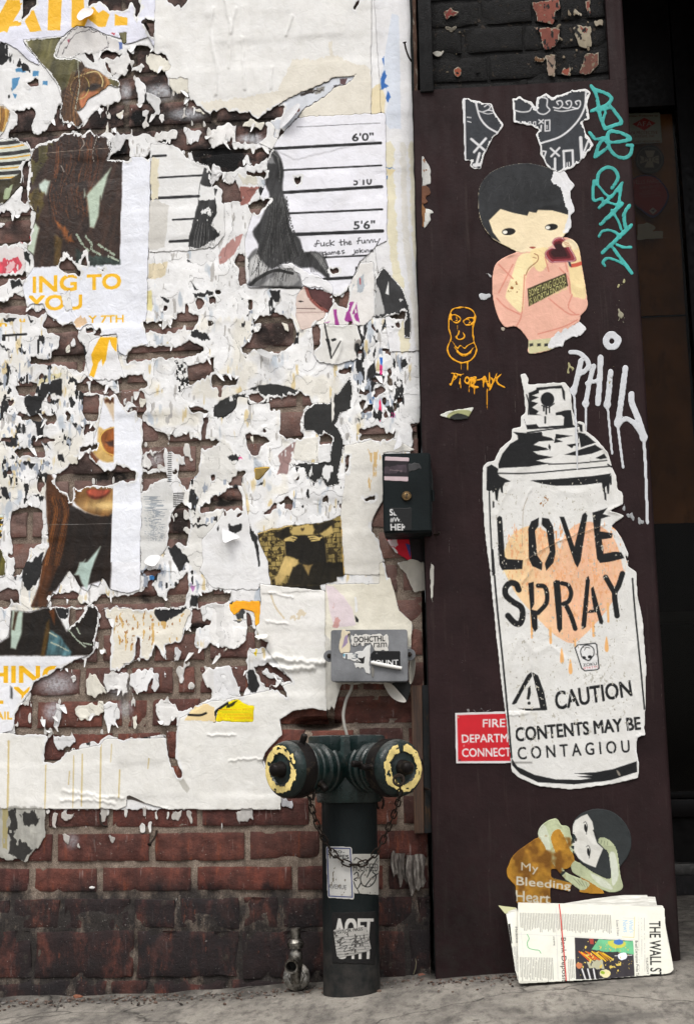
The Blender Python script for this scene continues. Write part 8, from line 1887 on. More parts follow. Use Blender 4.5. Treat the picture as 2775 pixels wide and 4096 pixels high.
# ------------------------------------------------------------------ chrome wall tap
CHROME, t, b = new_mat('tarnished_chrome')
p = position(t)
t.links.new(ramp(t, noise(t, p, 120,6), [(0.35,(0.05,0.045,0.036)),(0.62,(0.26,0.245,0.22))]), b.inputs['Base Color'])
b.inputs['Metallic'].default_value = 0.9
t.links.new(ramp(t, noise(t, p, 90,5), [(0.3,(0.22,) * 3),(0.7,(0.5,) * 3)]), b.inputs['Roughness'])
bump(t, b, noise(t, p, 300,4),0.0005,0.6)
TY = -0.075
k0 = at(*K_((582,780))[0], TY)
def kz(y): return at(*K_((582, y))[0], TY).z
KS = (at(*K_((682,780))[0], TY) - at(*K_((582,780))[0], TY)).length / 100.0      # metres per crop pixel
tap = empty('wall_tap', (k0.x, TY, gz(k0.x, TY)), 'small tarnished chrome hose tap at the foot of the wall', 'tap')
bm = bmesh.new()
add_lathe(bm, (k0.x, TY, 0),(0,0,1), [(kz(930),30 * KS),(kz(860),40 * KS),(kz(800),48 * KS),(kz(740),49 * KS),(kz(715),46 * KS),(kz(700),36 * KS),(kz(688),34 * KS)], 32)
from_bm('tap_body', bm, CHROME, tap)
bm = bmesh.new()
add_lathe(bm, (k0.x, TY, 0),(0,0,1), [(kz(690),40 * KS),(kz(686),52 * KS),(kz(672),52 * KS),(kz(668),60 * KS),(kz(650),60 * KS),(kz(645),54 * KS),(kz(632),50 * KS),(kz(622),40 * KS)], 32)
from_bm('bonnet', bm, CHROME, tap)
bm = bmesh.new()
add_lathe(bm, (k0.x - 1 * KS, TY, 0),(0,0,1), [(kz(626),36 * KS),(kz(560),36 * KS),(kz(548),37 * KS),(kz(545),33 * KS),(kz(548),28 * KS),(kz(565),27 * KS)], 28)
from_bm('stem', bm, CHROME, tap)
# spout: open pipe mouth pointing at the street
so = Vector((k0.x - 3 * KS, TY, kz(775)))
sdv = Vector((-0.06,-1,-0.12)).normalized()
bm = bmesh.new()
add_lathe(bm, so, sdv, [(0.0,46 * KS),(0.03,45 * KS),(0.034,49 * KS),(0.044,49 * KS),(0.046,46 * KS),(0.0455,36 * KS),(0.02,34 * KS)], 32, cap1=True)
from_bm('spout', bm, CHROME, tap)
BLK, t, b = new_mat('dark_bore'); b.inputs['Base Color'].default_value = (0.006,0.006,0.006,1); b.inputs['Roughness'].default_value = 0.7
bm = bmesh.new(); add_lathe(bm, so, sdv, [(0.0205,33 * KS),(0.022,33 * KS)], 24); from_bm('bore', bm, BLK, tap)
# wall flange and hexagon nut, tipped towards the viewer
fo = at(*K_((588,886))[0], -0.055)
fd = Vector((0.05,-1,0.22)).normalized()
bm = bmesh.new()
add_lathe(bm, fo, fd, [(-0.005,60 * KS),(-0.003,92 * KS),(0.0,95 * KS),(0.002,93 * KS),(0.004,78 * KS),(0.006,55 * KS)], 40)
from_bm('flange', bm, CHROME, tap)
bm = bmesh.new(); add_lathe(bm, fo + fd * 0.003, fd, [(0.0,62 * KS),(0.008,62 * KS),(0.010,56 * KS),(0.011,40 * KS)], 6); from_bm('nut', bm, CHROME, tap, angle=20)
bm = bmesh.new(); add_lathe(bm, (fo.x, fo.y + 0.012,0),(0,0,1), [(gz(fo.x, fo.y) - 0.01,46 * KS),(kz(1010),46 * KS),(kz(960),40 * KS),(kz(900),36 * KS)], 24); from_bm('riser', bm, IRON, tap)
bm = bmesh.new(); add_tube(bm, [fo, Vector((fo.x, -0.02, fo.z - 0.002)), Vector((fo.x, 0.01, fo.z - 0.002))], 0.011,16); from_bm('wall_stub', bm, IRON, tap)

# ------------------------------------------------------------------ key box on the corner
KEYM = paint_metal('key_box_enamel', (0.0065,0.010,0.0108),(0.018,0.019,0.019), rough=0.5, amount=0.66, scale=30, bumpd=0.0006)
KY = -0.105
F_ = lambda *p: P('F', *p)
def solid_from_quad(q, Y, depth, bevel=0.002):
    """closed box whose front face is the pixel quad (tl,tr,br,bl) at depth Y"""
    bm = bmesh.new()
    pts = [at(x, y, Y) for x, y in q]
    add_prism(bm, pts, (0,1,0), depth)
    if bevel: bmesh.ops.bevel(bm, geom=bm.edges[:], offset=bevel, segments=2, affect='EDGES')
    return bm
kq = F_((1184,549),(1521,543),(1531,1096),(1196,1106))
kb = empty('key_box', at(*F_((1360,1100))[0], KY + 0.03), 'dark green steel key box with lock and torn stickers', 'key box')
from_bm('case', solid_from_quad(kq, KY, 0.085,0.0025), KEYM, kb)
kd = F_((1192,562),(1512,556),(1522,1086),(1204,1095))
from_bm('lid', solid_from_quad(kd, KY - 0.002,0.0025,0.0008), KEYM, kb)
BRASS = paint_metal('dull_brass', (0.16,0.105,0.05),(0.08,0.055,0.03), rough=0.4, amount=0.5, scale=90, metallic=0.7, bumpd=0.0003)
lo = at(*F_((1357,848))[0], KY - 0.002)
kk = (at(*F_((1457,848))[0], KY) - at(*F_((1357,848))[0], KY)).length / 100
bm = bmesh.new(); add_lathe(bm, lo, (0,-1,0), [(0,34 * kk),(0.004,34 * kk),(0.006,30 * kk),(0.006,25 * kk),(0.005,24 * kk),(0.0055,22 * kk)], 32); from_bm('lock', bm, BRASS, kb)
bm = bmesh.new(); add_box(bm, lo + Vector((0,-0.0058,0)),(6 * kk, 0.001,34 * kk)); add_box(bm, lo + Vector((0.001,-0.0060,0.003)),(10 * kk, 0.001,9 * kk)); from_bm('keyhole', bm, BLK, kb)
bm = bmesh.new(); hx = at(*F_((1538,845))[0], KY + 0.03); add_lathe(bm, hx - Vector((0,0,0.012)),(0,0,1), [(0,0.004),(0.024,0.004)], 12); from_bm('hinge', bm, KEYM, kb)
c = Canvas(1520,1800,1730,2140,2.0,91)
PKW = (0.80,0.72,0.74)
c.sheet(F_((1205,570),(1374,578),(1368,745),(1198,738)),(0.13,0.11,0.13),1,0,0.02, var=0.3)
c.ink(F_((1205,570),(1374,578),(1373,604),(1204,597)), PKW, 0, [1]); c.ink(F_((1199,708),(1370,712),(1367,745),(1198,738)), PKW, 0, [1])
c.ink(F_((1210,640),(1360,630),(1365,680),(1205,690)),(0.26,0.22,0.25),0.4, [1], var=0.5); c.text('Finding', F_((1240,660),(1325,664),(1325,676),(1240,672)),(0.62,0.55,0.55),0, [1])
c.sheet(F_((1370,622),(1440,615),(1460,655),(1376,680)),(0.22,0.22,0.225),2,0,0.35, var=0.5)
c.sheet(F_((1236,932),(1392,928),(1394,1088),(1242,1090)),(0.10,0.105,0.108),3,0,0.05, var=0.1)
for s_, q in (('SL', ((1238,940),(1290,936),(1292,982),(1238,982))),('#WAS', ((1242,996),(1360,994),(1360,1030),(1242,1030))),('HERE', ((1244,1042),(1385,1042),(1385,1086),(1246,1086)))): c.text(s_, F_(*q),(0.84,0.84,0.84),0.045, [3])
c.ink(F_((1262,932),(1395,925),(1395,1092),(1335,1092),(1345,1060),(1312,1020),(1300,990),(1278,975)),(0.10,0.105,0.108),0.15, [3])
STICK = print_material('vinyl_sticker', 0.4,0.06,0.0002)
for idn, lb in ((1, 'small photo sticker with pale pink bars at top of the key box'),(2, 'grey scratched sticker patch on the key box'),(3, 'black sticker with torn white letters at bottom of the key box')):
    tag(c.build(idn, 'box_sticker', plane_surf(KY - 0.0022), STICK, np.full(c.ID.shape, 0.0003),0.0002, None, 0.85), lb, 'sticker', 'stickers on the key box')

# ------------------------------------------------------------------ grey junction box
GREYM = paint_metal('grey_box_enamel', (0.175,0.18,0.19),(0.11,0.11,0.115), rough=0.5, amount=0.58, scale=40, bumpd=0.0006, streak=(1,1,0.35))
JY = -0.075
H_ = lambda *p: P('H', *p)
jb = empty('junction_box', at(*H_((1095,830))[0], -0.02), 'grey metal junction box plastered with sticker scraps', 'junction box')
jq = [(838,472),(1352,468),(1362,478),(1366,822),(1356,832),(838,834),(828,824),(827,482)]
bm = bmesh.new(); add_prism(bm, [at(x, y, JY) for x, y in H_(*jq)], (0,1,0),0.006); bmesh.ops.bevel(bm, geom=bm.edges[:], offset=0.0012, segments=2, affect='EDGES'); from_bm('cover', bm, GREYM, jb)
bm = bmesh.new(); cen = np.array([1096,652])
add_prism(bm, [at(*H_(tuple(cen + (np.array(q) - cen) * 0.97))[0], JY + 0.0062) for q in jq], (0,1,0),0.055); from_bm('case', bm, GREYM, jb, smooth=False)
for x, y in ((818,655),(1378,645)):
    bm = bmesh.new()
    o_ = at(*H_((x, y))[0], -0.035); add_lathe(bm, o_, (0,-1,0), [(0,0.0125),(0.003,0.0125),(0.0035,0.011)], 24); from_bm('ear', bm, GREYM, jb)
    bm = bmesh.new(); add_lathe(bm, o_ + Vector((0,-0.003,0)),(0,-1,0), [(0,0.005),(0.004,0.005),(0.005,0.003)], 12); from_bm('screw', bm, IRON, jb)
c = Canvas(1320,2510,1640,2740,2.0,95)
c.sheet(H_((905,472),(962,482),(955,540),(960,625),(890,632),(880,590)),(0.86,0.81,0.71),1,0.0003,0.35, var=0.06); c.ink(H_((920,520),(948,500),(945,560),(905,600)),(0.62,0.55,0.66),0.3, [1]); c.ink(H_((945,500),(960,495),(950,530)), KK, 0.2, [1])
c.sheet(H_((975,510),(1040,500),(1120,495),(1225,505),(1225,610),(1140,615),(1100,560),(1060,580),(1030,560),(1000,590),(965,570)),(0.83,0.82,0.80),2,0.0003,0.8, fringe=0, var=0.06)
c.text('DOHCTHL', H_((990,522),(1205,512),(1205,550),(990,560)),(0.10,) * 3,0.02, [2]); c.text('uc m ram', H_((985,565),(1218,560),(1218,592),(985,600)),(0.13,) * 3,0.01, [2])
c.sheet(H_((910,632),(1000,628),(1062,600),(1100,570),(1102,768),(1072,770),(1062,740),(1000,730),(985,700),(1040,690),(940,682),(908,668)),(0.84,0.84,0.83),3,0.0004,0.5, var=0.05); c.ink(H_((1015,670),(1065,660),(1062,705),(985,700),(1040,690)),(0.13,) * 3,0.2, [3]); c.text('13', H_((930,640),(1020,636),(1015,672),(930,675)),(0.3,0.33,0.36),0.0, [3])
c.ink(H_((910,640),(925,640),(920,665)),(0.35,0.62,0.72),0.2, [3])
c.sheet(H_((1106,640),(1125,618),(1312,618),(1314,722),(1300,735),(1108,695)),(0.08,0.08,0.085),4,0.0004,0.08, var=0.1); c.text('MOUNT', H_((1095,684),(1298,680),(1298,716),(1095,718)),(0.88,) * 3,0.03, [4]); c.text('A', H_((1140,630),(1155,630),(1155,640),(1140,640)),(0.7,) * 3,0, [4])
c.sheet(H_((1108,720),(1128,725),(1132,770),(1122,812),(1112,790)),(0.50,0.49,0.47),5,0.0003,0.2); c.text('FUSINE', H_((855,744),(905,744),(905,754),(855,754)),(0.72,) * 3,0.0, idn=6)
for idn, lb in ((1, 'cream and mauve sticker scrap at upper left of the junction box'),(2, 'shredded sticker with broken black lettering on the junction box'),(3, 'white torn sticker strip in the middle of the junction box'),(4, 'black sticker reading OUNT on the junction box'),(5, 'thin dark sticker shred below the black junction box sticker'),(6, None)):
    o = c.build(idn, 'box_sticker' if lb else 'stamp', plane_surf(JY), STICK, np.where(c.ID > 0, c.H, 0) + 0.0004,0.0003, None if lb else jb, 0.9)
    if lb: tag(o, lb, 'sticker', 'sticker scraps on the junction box')
bm = bmesh.new(); add_tube(bm, [at(*H_(q)[0], JY - 0.004) for q in ((1108,698),(1150,708),(1220,722),(1322,740))], [0.0035,0.0042,0.004,0.0036], 10)
ROLL, t, b = new_mat('rolled_white_paper'); b.inputs['Base Color'].default_value = (0.72,0.71,0.68,1); b.inputs['Roughness'].default_value = 0.8
tag(from_bm('paper_roll', bm, ROLL), 'rolled up sticker edge across the black junction box sticker', 'paper roll')
# cable from the box down behind the standpipe
CABLE, t, b = new_mat('weathered_cable'); b.inputs['Base Color'].default_value = (0.36,0.345,0.31,1); b.inputs['Roughness'].default_value = 0.75
bm = bmesh.new(); add_tube(bm, smooth_path([tuple(at(*H_(q)[0], Y)) for q, Y in (((978,835),-0.03),((968,890),-0.032),((935,960),-0.034),((915,1060),-0.036),((922,1140),-0.036),((938,1200),-0.034),((945,1260),-0.03))], 6),0.0032,10)
tag(from_bm('cable', bm, CABLE), 'thin grey cable hanging from the junction box behind the standpipe', 'cable')

# ------------------------------------------------------------------ board by the corner
WOOD, t, b = new_mat('weathered_brown_wood')
p = position(t, (1,1,0.035))
w_ = ramp(t, noise(t, p, 150,6,0.7), [(0.35,(0.016,0.008,0.0045)),(0.5,(0.055,0.025,0.012)),(0.68,(0.10,0.048,0.023))])
t.links.new(w_, b.inputs['Base Color']); b.inputs['Roughness'].default_value = 0.7
bump(t, b, noise(t, p, 180,5),0.002,1.0)
bd = empty('wooden_board', at(1690,3340,-0.02), 'short brown board nailed upright beside the pillar', 'board')
q = [H_((1386,862))[0], H_((1462,858))[0], P('J', (1478,934))[0], P('J', (1410,936))[0]]
from_bm('plank', solid_from_quad(q, -0.036,0.03,0.0015), WOOD, bd)
q = [H_((1463,858))[0], H_((1514,855))[0], P('J', (1530,930))[0], P('J', (1480,934))[0]]
from_bm('painted_strip', solid_from_quad(q, -0.031,0.022,0.0012), paint_metal('grey_green_paint', (0.014,0.015,0.016),(0.06,0.032,0.016), rough=0.6, amount=0.58, scale=24, streak=(1,1,0.3)), bd)
bm = bmesh.new(); a = at(*P('J', (1480,615))[0], -0.03); b_ = at(*P('J', (1520,628))[0], -0.06); add_tube(bm, [a, b_], 0.002,8); from_bm('nail', bm, IRON, bd)

# ------------------------------------------------------------------ nails and hooks in the wall
def nail(pts, r, head, lab):
    bm = bmesh.new(); q = [at(*P(cr, (x, y))[0], Y) for cr, x, y, Y in pts]
    add_tube(bm, smooth_path([tuple(v) for v in q], 5), r, 8)
    if head:
        d = (q[-1] - q[-2]).normalized(); add_lathe(bm, q[-1] - d * 0.001, d, [(0, head),(0.0018, head),(0.0022, head * 0.6)], 12)
    tag(from_bm('nail', bm, IRON), lab, 'nail', 'nails and hooks in the wall')
nail([('B', 1392,432,-0.01),('B', 1372,400,-0.025),('B', 1352,345,-0.035),('B', 1342,297,-0.04)], 0.0022,0.0045, 'bent rusty nail at the top right of the whitewashed strip')
nail([('I', 1098,565,0.0),('I', 1085,610,-0.02),('I', 1047,662,-0.035)], 0.0022,0.0045, 'bent nail in the mortar joint below the cream poster')
nail([('F', 1470,308,-0.01),('F', 1440,340,-0.02),('F', 1398,362,-0.03)], 0.0018,0, 'thin wire hook above the key box at the corner')
nail([('I', 700,420,0.0),('I', 705,500,-0.018),('I', 725,530,-0.022),('I', 755,535,-0.018)], 0.0022,0, 'rusty wire loop hanging under the cream poster edge')
nail([('A', 1035,200,-0.01),('A', 1022,175,-0.03),('A', 1008,150,-0.04)], 0.004,0.007, 'painted bolt end beside the big yellow letters')
nail([('c', 118,1030,-0.045),('c', 140,1035,-0.062),('c', 147,1022,-0.066)], 0.002,0.003, 'small bent nail in the pillar under the key box')

# crumpled lump of paper on the bricks right of the standpipe
WAD, t, b = new_mat('weathered_paper_wad'); p = position(t, (1,1,0.3))
t.links.new(ramp(t, noise(t, p, 130,5,0.7), [(0.32,(0.05,0.042,0.036)),(0.5,(0.15,0.13,0.115)),(0.70,(0.40,0.38,0.34))]), b.inputs['Base Color']); b.inputs['Roughness'].default_value = 0.9
bump(t, b, noise(t, p, 240,5),0.003,1.0)
def crumple(cr, x0, x1, yt, yb, depth, seed, label):
    """pleated, ragged wad of pasted paper: every column hangs to its own length"""
    bm = bmesh.new(); nx_, nz_ = 26,14; g_ = []
    for i in range(nx_ + 1):
        u = i / nx_; x = x0 + (x1 - x0) * u
        n1 = float(vnoise(np.array(u * 100.0), np.array(0.0),26,1, seed)); n2 = float(vnoise(np.array(u * 100.0), np.array(0.0),12,1, seed + 3)); n3 = float(vnoise(np.array(u * 100.0), np.array(0.0),17,1, seed + 5))
        top = yt + 26 * n3; bot = yb - 130 * n1 * (0.4 + abs(u - 0.55)) - 30 * n2
        col = []
        for j in range(nz_ + 1):
            f = j / nz_
            pl = 0.5 + 0.5 * math.sin(u * 13 + 1.6 * math.sin(f * 3 + seed) + 4 * n1)
            h = depth * (0.15 + 0.85 * math.sin(math.pi * min(1,0.12 + f * 0.8))) * (0.25 + 0.75 * pl) + 0.004 * float(fnoise(np.array(u * 90.0), np.array(f * 60.0),14, seed + 9,3))
            if i in (0, nx_): h *= 0.2
            q = P(cr, (x + 14 * math.sin(f * 4 + seed) * f, top + (bot - top) * f))[0]
            col.append(bm.verts.new(at(q[0], q[1], -0.007 - h)))
        g_.append(col)
    for i in range(nx_):
        for j in range(nz_): bm.faces.new((g_[i][j], g_[i][j + 1], g_[i + 1][j + 1], g_[i + 1][j]))
    tag(from_bm('crumpled_paper', bm, WAD, None, angle=35), label, 'paper wad')
crumple('J', 1248,1345,1050,1320,0.008,4, 'left wad of grey crumpled paper stuck right of the standpipe')
crumple('J', 1352,1488,1075,1390,0.015,9, 'right pleated wad of grey crumpled paper stuck right of the standpipe')

# ------------------------------------------------------------------ folded newspaper on the pavement
def hit_ground(px, py):
    d = ray(np.array(px), np.array(py))
    t_ = 2.4
    for _ in range(30):
        q = CAM + d * t_
        t_ = (gz(q[0], q[1]) + 0.0025 - CAM[2]) / d[2]
    return CAM + d * t_
nb = hit_ground(*E_((1000,1006))[0])
NYB, NZB = nb[1], nb[2]
ntop = at(*E_((1000,590))[0], PY - 0.03)
NK = (PY - 0.030 - NYB) / (ntop.z - NZB)
def paper_surf(px, py, h):
    d = ray(px, py)
    t_ = (NYB - h + NK * (CAM[2] - NZB) - CAM[1]) / (d[..., 1] - NK * d[..., 2])
    return CAM + d * t_[..., None]
news = empty('newspaper', Vector(nb.tolist()), 'folded newspaper with a red rubber band leaning on the pillar', 'newspaper')
NEWS = print_material('newsprint', 0.85,0.05,0.0002)
NP, t, b = new_mat('newsprint_edges')
p = position(t, (0.3,1,6))
t.links.new(ramp(t, noise(t, p, 120,3), [(0.35,(0.40,0.39,0.35)),(0.65,(0.66,0.65,0.60))]), b.inputs['Base Color']); b.inputs['Roughness'].default_value = 0.9
OUT = [(587,577),(800,582),(1100,590),(1395,598),(1406,606),(1412,700),(1424,780),(1442,860),(1456,930),(1457,952),(1440,968),(1415,974),(1000,1006),(600,1028),(590,1022)]
c = Canvas(2060,3600,2705,3950,2.0,71)
c.sheet(E_(*OUT),(0.835,0.83,0.785),1,0.0,0.0, var=0.02)
def vt(s_, x0, x1, y0, y1, col, bold=0.0):
    """text printed along the column: reads downwards in the picture (paper lies on its side)"""
    c.text(s_, E_((x1, y0),(x1 + 6, y1),(x0 + 6, y1),(x0, y0)), col, bold, [1])
vt('THE WALL ST', 1322,1384,678,992,(0.10,) * 3,0.012); vt("What's", 1206,1232,672,742,(0.55,0.70,0.82)); vt('News', 1172,1200,672,740,(0.55,0.70,0.82))
vt('Brazil Corruption Probe Ta', 1238,1258,788,985,(0.2,) * 3); vt('Bank Deposit', 820,856,770,1018,(0.12,) * 3,0.008); vt('Climbing', 780,792,764,815,(0.25,) * 3); vt('Business & Finance', 1136,1150,672,760,(0.4,) * 3); vt('THURSDAY', 1302,1314,880,975,(0.3,) * 3)
c.line(E_((1240,655),(1236,770),(1170,766)),2,(0.75,0.70,0.45), only=[1]); c.line(E_((1176,660),(1238,662)),2,(0.72,) * 3, only=[1])
for cx, y0, y1, lo_ in ((600,632,735,1110),(600,880,1010,820),(870,885,1010,905)):
    x = cx
    while x < lo_:
        f = (x - 600) / 800
        if not (785 < x < 862 and y0 > 700): c.line(E_((x, y0 + 20 * f),(x + 5, y1 + rr.uniform(-26,2) + 22 * f)),2.4,(0.50,0.495,0.47), only=[1], dry=0.34)
        x += 9
for k in range(10): c.line(E_((1262 + 4 * k, 660),(1266 + 4 * k, 960)),1.8,(0.62,0.6,0.6), only=[1], dry=0.6) if k % 4 == 0 else None
c.line(E_((800,600),(812,1000)),1.6,(0.7,) * 3, only=[1]); c.line(E_((590,750),(1240,780)),1.6,(0.72,) * 3, only=[1]); c.line(E_((605,740),(620,870)),1.5,(0.75,) * 3, only=[1])
c.line(E_((640,752),(650,775),(640,800),(648,828),(680,838),(705,842),(716,858)),2.4,(0.25,0.62,0.35), only=[1], curve=True)
PH = E_((905,770),(1230,788),(1240,985),(1100,998),(912,1004))
c.ink(PH, (0.20,0.185,0.20),0, [1], var=0.2)
c.ink(E_((1000,835),(1040,780),(1232,790),(1236,865),(1150,850),(1080,850)),(0.40,0.68,0.50),0.1, [1], var=0.2); c.ink(smooth_path(E_((1090,790),(1180,790),(1185,820),(1120,828)),3, True),(0.72,0.72,0.30),0.1, [1]); c.ink(oval('e', 1150,795,28,16),(0.25,0.42,0.66),0.1, [1])
for k in range(12): c.line(E_((930 + 12 * k, 848 + 4 * (k % 3)),(990 + 11 * k, 902 - 5 * (k % 4))),5, rr.choice([(0.85,0.68,0.15),(0.72,0.5,0.1),(0.8,0.35,0.15)]), only=[1])
c.ink(oval('e', 1172,872,26,22),(0.85,0.86,0.90),0.2, [1]); c.line(E_((1130,872),(1225,868)),3,(0.8,) * 3, only=[1])
c.ink(E_((975,905),(1060,890),(1070,940),(985,945)),(0.66,0.65,0.55),0.4, [1], wear=0.3)
for k in range(7): c.line(E_((930 + 16 * k, 950 - 4 * (k % 2)),(950 + 14 * k, 1000)),5.5,(0.82,) * 3 if k % 2 else (0.1,) * 3, only=[1])
c.ink(oval('e', 1075,970,32,24),(0.83,0.80,0.62),0.2, [1]); c.ink(oval('e', 930,925,18,16),(0.72,0.45,0.3),0.2, [1]); c.ink(oval('e', 1060,965,12,10),(0.55,0.65,0.2),0.2, [1]); c.speck(PH, (0.80,0.70,0.35),0.30,9,5,5, only=[1]); c.ink(E_((985,775),(1010,775),(1012,808),(992,805)),(0.62,0.25,0.22),0.1, [1])
# slight bulge, rolled lower edge
fy = np.clip((c.Y - 3610) / 330.0,0,1)
BUL = 0.010 * np.sin(math.pi * np.clip(fy, 0,1)) ** 0.8 + 0.005 * (fnoise(c.X, c.Y, 160,8,2) - 0.5) - 0.004 * np.clip((fy - 0.95) / 0.05,0,1)
c.build(1, 'front_page', paper_surf, NEWS, BUL + 0.004,0.003, news, 0.95)
def pages(pts, h, th, name):
    bm = bmesh.new()
    px = np.array([q[0] for q in E_(*pts)]); py = np.array([q[1] for q in E_(*pts)])
    V = paper_surf(px, py, np.full(px.shape, h))
    add_prism(bm, [Vector(v.tolist()) for v in V], (0,1, NK * 0.2), th)
    return from_bm(name, bm, NP, news, smooth=False)
for k in range(4):
    off = 3 + 2.0 * k
    pages([(587 + off * 0.4,575 + 2 * k),(1100,589 + k - off),(1403 - off, 597 - off * 0.6),(1410 + k, 700),(1440 + k, 860),(1455,940 - k),(1410,972 - off * 0.5),(600 + k, 1025 - off * 0.4)], 0.0005 - 0.0032 * k, 0.0026, 'folded_pages')
pages([(820,584),(1000,555),(1180,532),(1303,513),(1308,520),(1322,590),(1320,620),(830,620)], -0.0145,0.002, 'back_page')
pages([(1310,540),(1355,543),(1365,590),(1362,620),(1318,620)], -0.0172,0.0015, 'back_page')
# rolled left-hand side
bm = bmesh.new()
lft = [(520,628),(582,608),(592,640),(596,1022),(584,1000),(556,840)]
px = np.array([q[0] for q in E_(*lft)]); py = np.array([q[1] for q in E_(*lft)])
V = paper_surf(px, py, np.array([-0.012,-0.002,-0.002,-0.001,-0.006,-0.014]))
add_prism(bm, [Vector(v.tolist()) for v in V], (0,1,0),0.006); from_bm('side_fold', bm, NP, news, smooth=False)
c = Canvas(2010,3620,2090,3940,2.0,72)
c.sheet(E_((524,640),(586,618),(592,1008),(572,950),(556,832)),(0.88,0.875,0.83),1,0,0, var=0.03)
c.ink(E_((526,696),(545,692),(556,800),(548,808)),(0.10,) * 3,0.05, [1]); vt('Medicine', 572,584,710,800,(0.25,) * 3)
for k in range(4): c.line(E_((558 + 8 * k, 820),(566 + 7 * k, 960)),2,(0.6,) * 3, only=[1], dry=0.4)
c.build(1, 'side_print', lambda px, py, h: paper_surf(px, py, np.interp(px, [2020,2075], [-0.0118,-0.0005]) + 0.0012), NEWS, np.zeros(c.ID.shape),0.0, news, 0.95)
lf = E_((478,590),(520,596),(575,602),(585,612),(516,636))
px = np.array([q[0] for q in lf]); py = np.array([q[1] for q in lf]); V = paper_surf(px, py, np.full(5,-0.010))
bm = bmesh.new(); add_prism(bm, [Vector(v.tolist()) for v in V], (0,1,0),0.0012)
LEAFP, t, b = new_mat('printed_green_corner'); b.inputs['Base Color'].default_value = (0.42,0.42,0.24,1); b.inputs['Roughness'].default_value = 0.85
from_bm('page_corner', bm, LEAFP, news, smooth=False)
RUB, t, b = new_mat('red_rubber'); b.inputs['Base Color'].default_value = (0.55,0.045,0.035,1); b.inputs['Roughness'].default_value = 0.5
pts = [(818,584),(826,640),(834,740),(842,820),(850,920),(858,1012)]
px = np.array([q[0] for q in E_(*pts)]); py = np.array([q[1] for q in E_(*pts)])
V = paper_surf(px, py, np.array([0.006,0.0125,0.0175,0.0180,0.0150,0.007]))
bm = bmesh.new(); add_tube(bm, [Vector(v.tolist()) for v in V] , 0.0011,8)
tag(from_bm('rubber_band', bm, RUB), 'red rubber band round the folded newspaper', 'rubber band')

# ------------------------------------------------------------------ stickers behind the door glass
CR['g'] = (2400,300,375 * 1574 / 968.0); 
G_ = lambda *p: P('g', *p)
c = Canvas(2490,430,2720,990,2.0,15)
c.sheet(G_((250,398),(612,388),(636,700),(270,716)),(0.66,0.70,0.68),1,0,0.03)
c.ink(G_((330,508),(450,442),(568,496),(450,574)),(0.70,0.08,0.12),0, [1]); c.text('AFA', G_((375,482),(530,478),(530,524),(375,530)),(0.8,) * 3,0.0, [1])
for s_, a, b_, y0, y1 in (('Premises Protected by', 250,590,408,434),('AFA PROTECTIVE', 290,588,576,610),('SYSTEMS, INC', 350,560,618,644),('BURGLARY HOLDUP FIRE', 270,620,674,694)): c.text(s_, G_((a, y0 + 6),(b_, y0),(b_, y1),(a, y1 + 6)),(0.45,0.15,0.16),0.0, [1])
c.sheet(oval('g', 508,872,150,146, n=40),(0.07,0.07,0.075),2,0,0); c.line(oval('g', 508,872,128,124, n=40) + [oval('g', 508,872,128,124, n=40)[0]], 3,(0.5,0.5,0.46), only=[2])
for q in (((455,780),(565,780),(530,872),(555,955),(450,955),(490,872)),((405,830),(500,865),(600,828),(605,920),(500,885),(408,915))): c.ink(G_(*q),(0.66,0.65,0.60),0, [2])
c.text('LMTC', G_((410,850),(600,850),(600,890),(410,890)),(0.08,) * 3,0.01, [2])
c.sheet(smooth_path(G_((330,1070),(520,1032),(640,1110),(708,1240),(660,1370),(545,1478),(420,1400),(330,1300)),3, True),(0.13,0.10,0.42),3,0,0)
c.ink(smooth_path(G_((330,1080),(520,1046),(630,1120),(690,1240),(645,1360),(545,1450),(420,1380),(330,1290)),3, True),(0.66,0.06,0.14),0, [3])
for s_, a, b_, y0, y1 in (('WELLS FARGO', 310,640,1078,1120),('ALARM SERVICES', 398,606,1138,1168),('FOR APPROVED', 432,580,1182,1202),('FIRE BURGLAR CCTV', 400,625,1206,1232),('Access Control Systems', 410,622,1238,1262)): c.text(s_, G_((a, y0 + 10),(b_, y0 - 6),(b_, y1 - 6),(a, y1 + 10)),(0.72,0.6,0.62),0.0, [3])
c.ink(G_((498,1400),(540,1368),(582,1400),(540,1440)),(0.78,) * 3,0, [3]); c.ink(G_((520,1398),(560,1390),(545,1415)),(0.1,0.1,0.3),0, [3])
c.sheet(G_((380,1545),(480,1524),(548,1550),(572,1580),(524,1612),(642,1612),(640,1676),(704,1682),(380,1705)),(0.78,0.78,0.75),4,0,0.15)
for idn, lb in ((1, 'grey alarm company sticker with red diamond behind the door glass'),(2, 'round black sticker with a pale cross behind the door glass'),(3, 'red shield shaped alarm sticker behind the door glass'),(4, 'torn white label remnant behind the door glass')):
    tag(c.build(idn, 'window_sticker', plane_surf(DY + 0.0125), STICK, np.full(c.ID.shape, 0.0003),0.0002, None, 0.8), lb, 'sticker', 'stickers behind the door glass')

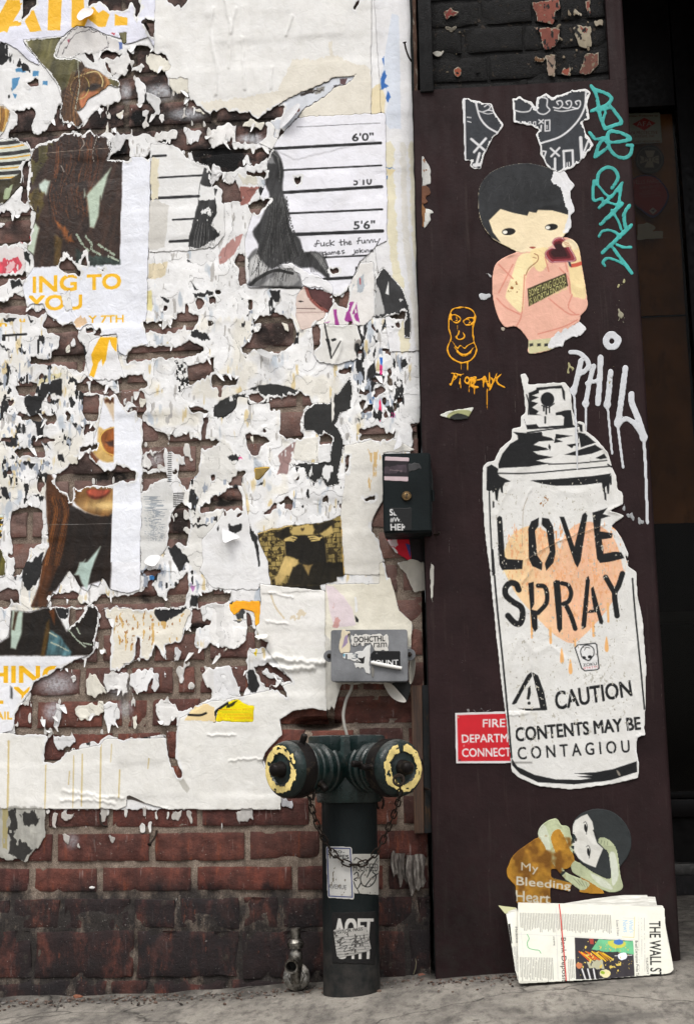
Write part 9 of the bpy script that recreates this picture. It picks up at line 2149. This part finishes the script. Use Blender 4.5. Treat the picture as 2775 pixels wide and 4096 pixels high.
# ------------------------------------------------------------------ grit along the foot of the wall
GRIT, t, b = new_mat('grit')
oi = nn(t, 'ShaderNodeObjectInfo'); p = position(t)
t.links.new(ramp(t, noise(t, p, 55,2), [(0.35,(0.03,0.027,0.025)),(0.5,(0.12,0.075,0.055)),(0.62,(0.16,0.15,0.14))]), b.inputs['Base Color']); b.inputs['Roughness'].default_value = 0.95
bm = bmesh.new()
rg = random.Random(4)
for k in range(900):
    x = rg.uniform(-1.3,0.4); y = -abs(rg.gauss(0,0.045)) - 0.012 - (0.06 if x > -0.08 else 0)
    s_ = rg.uniform(0.0010,0.0038) * (1.5 if rg.random() < 0.06 else 1)
    z = gz(x, y) + s_ * 0.3 + 0.001
    r_ = bmesh.ops.create_icosphere(bm, subdivisions=1, radius=s_)
    R_ = Matrix.Rotation(rg.uniform(0,6),4, 'Z') @ Matrix.Rotation(rg.uniform(0,3),4, 'X')
    bmesh.ops.transform(bm, matrix=Matrix.Translation((x, y, z)) @ R_ @ Matrix.Diagonal((1.6 * rg.uniform(0.6,1.2),1,0.6,1)), verts=r_['verts'])
tag(from_bm('grit', bm, GRIT, None, smooth=False), 'brick crumbs and grit along the foot of the wall', None, kind='stuff')
for lab, (cr, x, y), sz, colr in (('broken brick chip on the pavement at the foot of the wall', ('I', 560,1722),(0.022,0.012,0.009),(0.20,0.075,0.04)),('orange brick chip lying right of the standpipe', ('K', 1465,862),(0.016,0.010,0.010),(0.19,0.075,0.05)),('small white pebble caught on the dark ledge of the wall', ('I', 645,963),(0.012,0.008,0.006),(0.55,0.54,0.52))):
    bm = bmesh.new(); bmesh.ops.create_icosphere(bm, subdivisions=2, radius=0.5)
    for v in bm.verts: v.co *= 0.8 + 0.45 * rg.random()
    if cr == 'I' and y < 1000: q_ = at(*P(cr, (x, y))[0], -0.013)
    else:
        h_ = hit_ground(*P(cr, (x, y))[0]); h_[1] = min(h_[1], -0.016); q_ = Vector((h_[0], h_[1], gz(h_[0], h_[1]) + sz[2] * 0.35))
    bmesh.ops.transform(bm, matrix=Matrix.Translation(q_) @ Matrix.Diagonal((*sz, 1)), verts=bm.verts)
    m_, t, b = new_mat('chip'); b.inputs['Base Color'].default_value = (*colr, 1); b.inputs['Roughness'].default_value = 0.9
    tag(from_bm('brick_chip' if 'brick' in lab else 'pebble', bm, m_, None, smooth=False), lab, 'chip' if 'brick' in lab else 'pebble')
GRASS, t, b = new_mat('dry_grass'); b.inputs['Base Color'].default_value = (0.30,0.27,0.17,1)
bm = bmesh.new(); add_tube(bm, [at(*P('K', q)[0], Y) for q, Y in (((1405,868),-0.02),((1418,830),-0.03),((1424,790),-0.035),((1418,760),-0.04))], [0.0010,0.0009,0.0008,0.0004], 5)
tag(from_bm('grass_blade', bm, GRASS), 'single dry grass blade at the foot of the wall', 'grass')
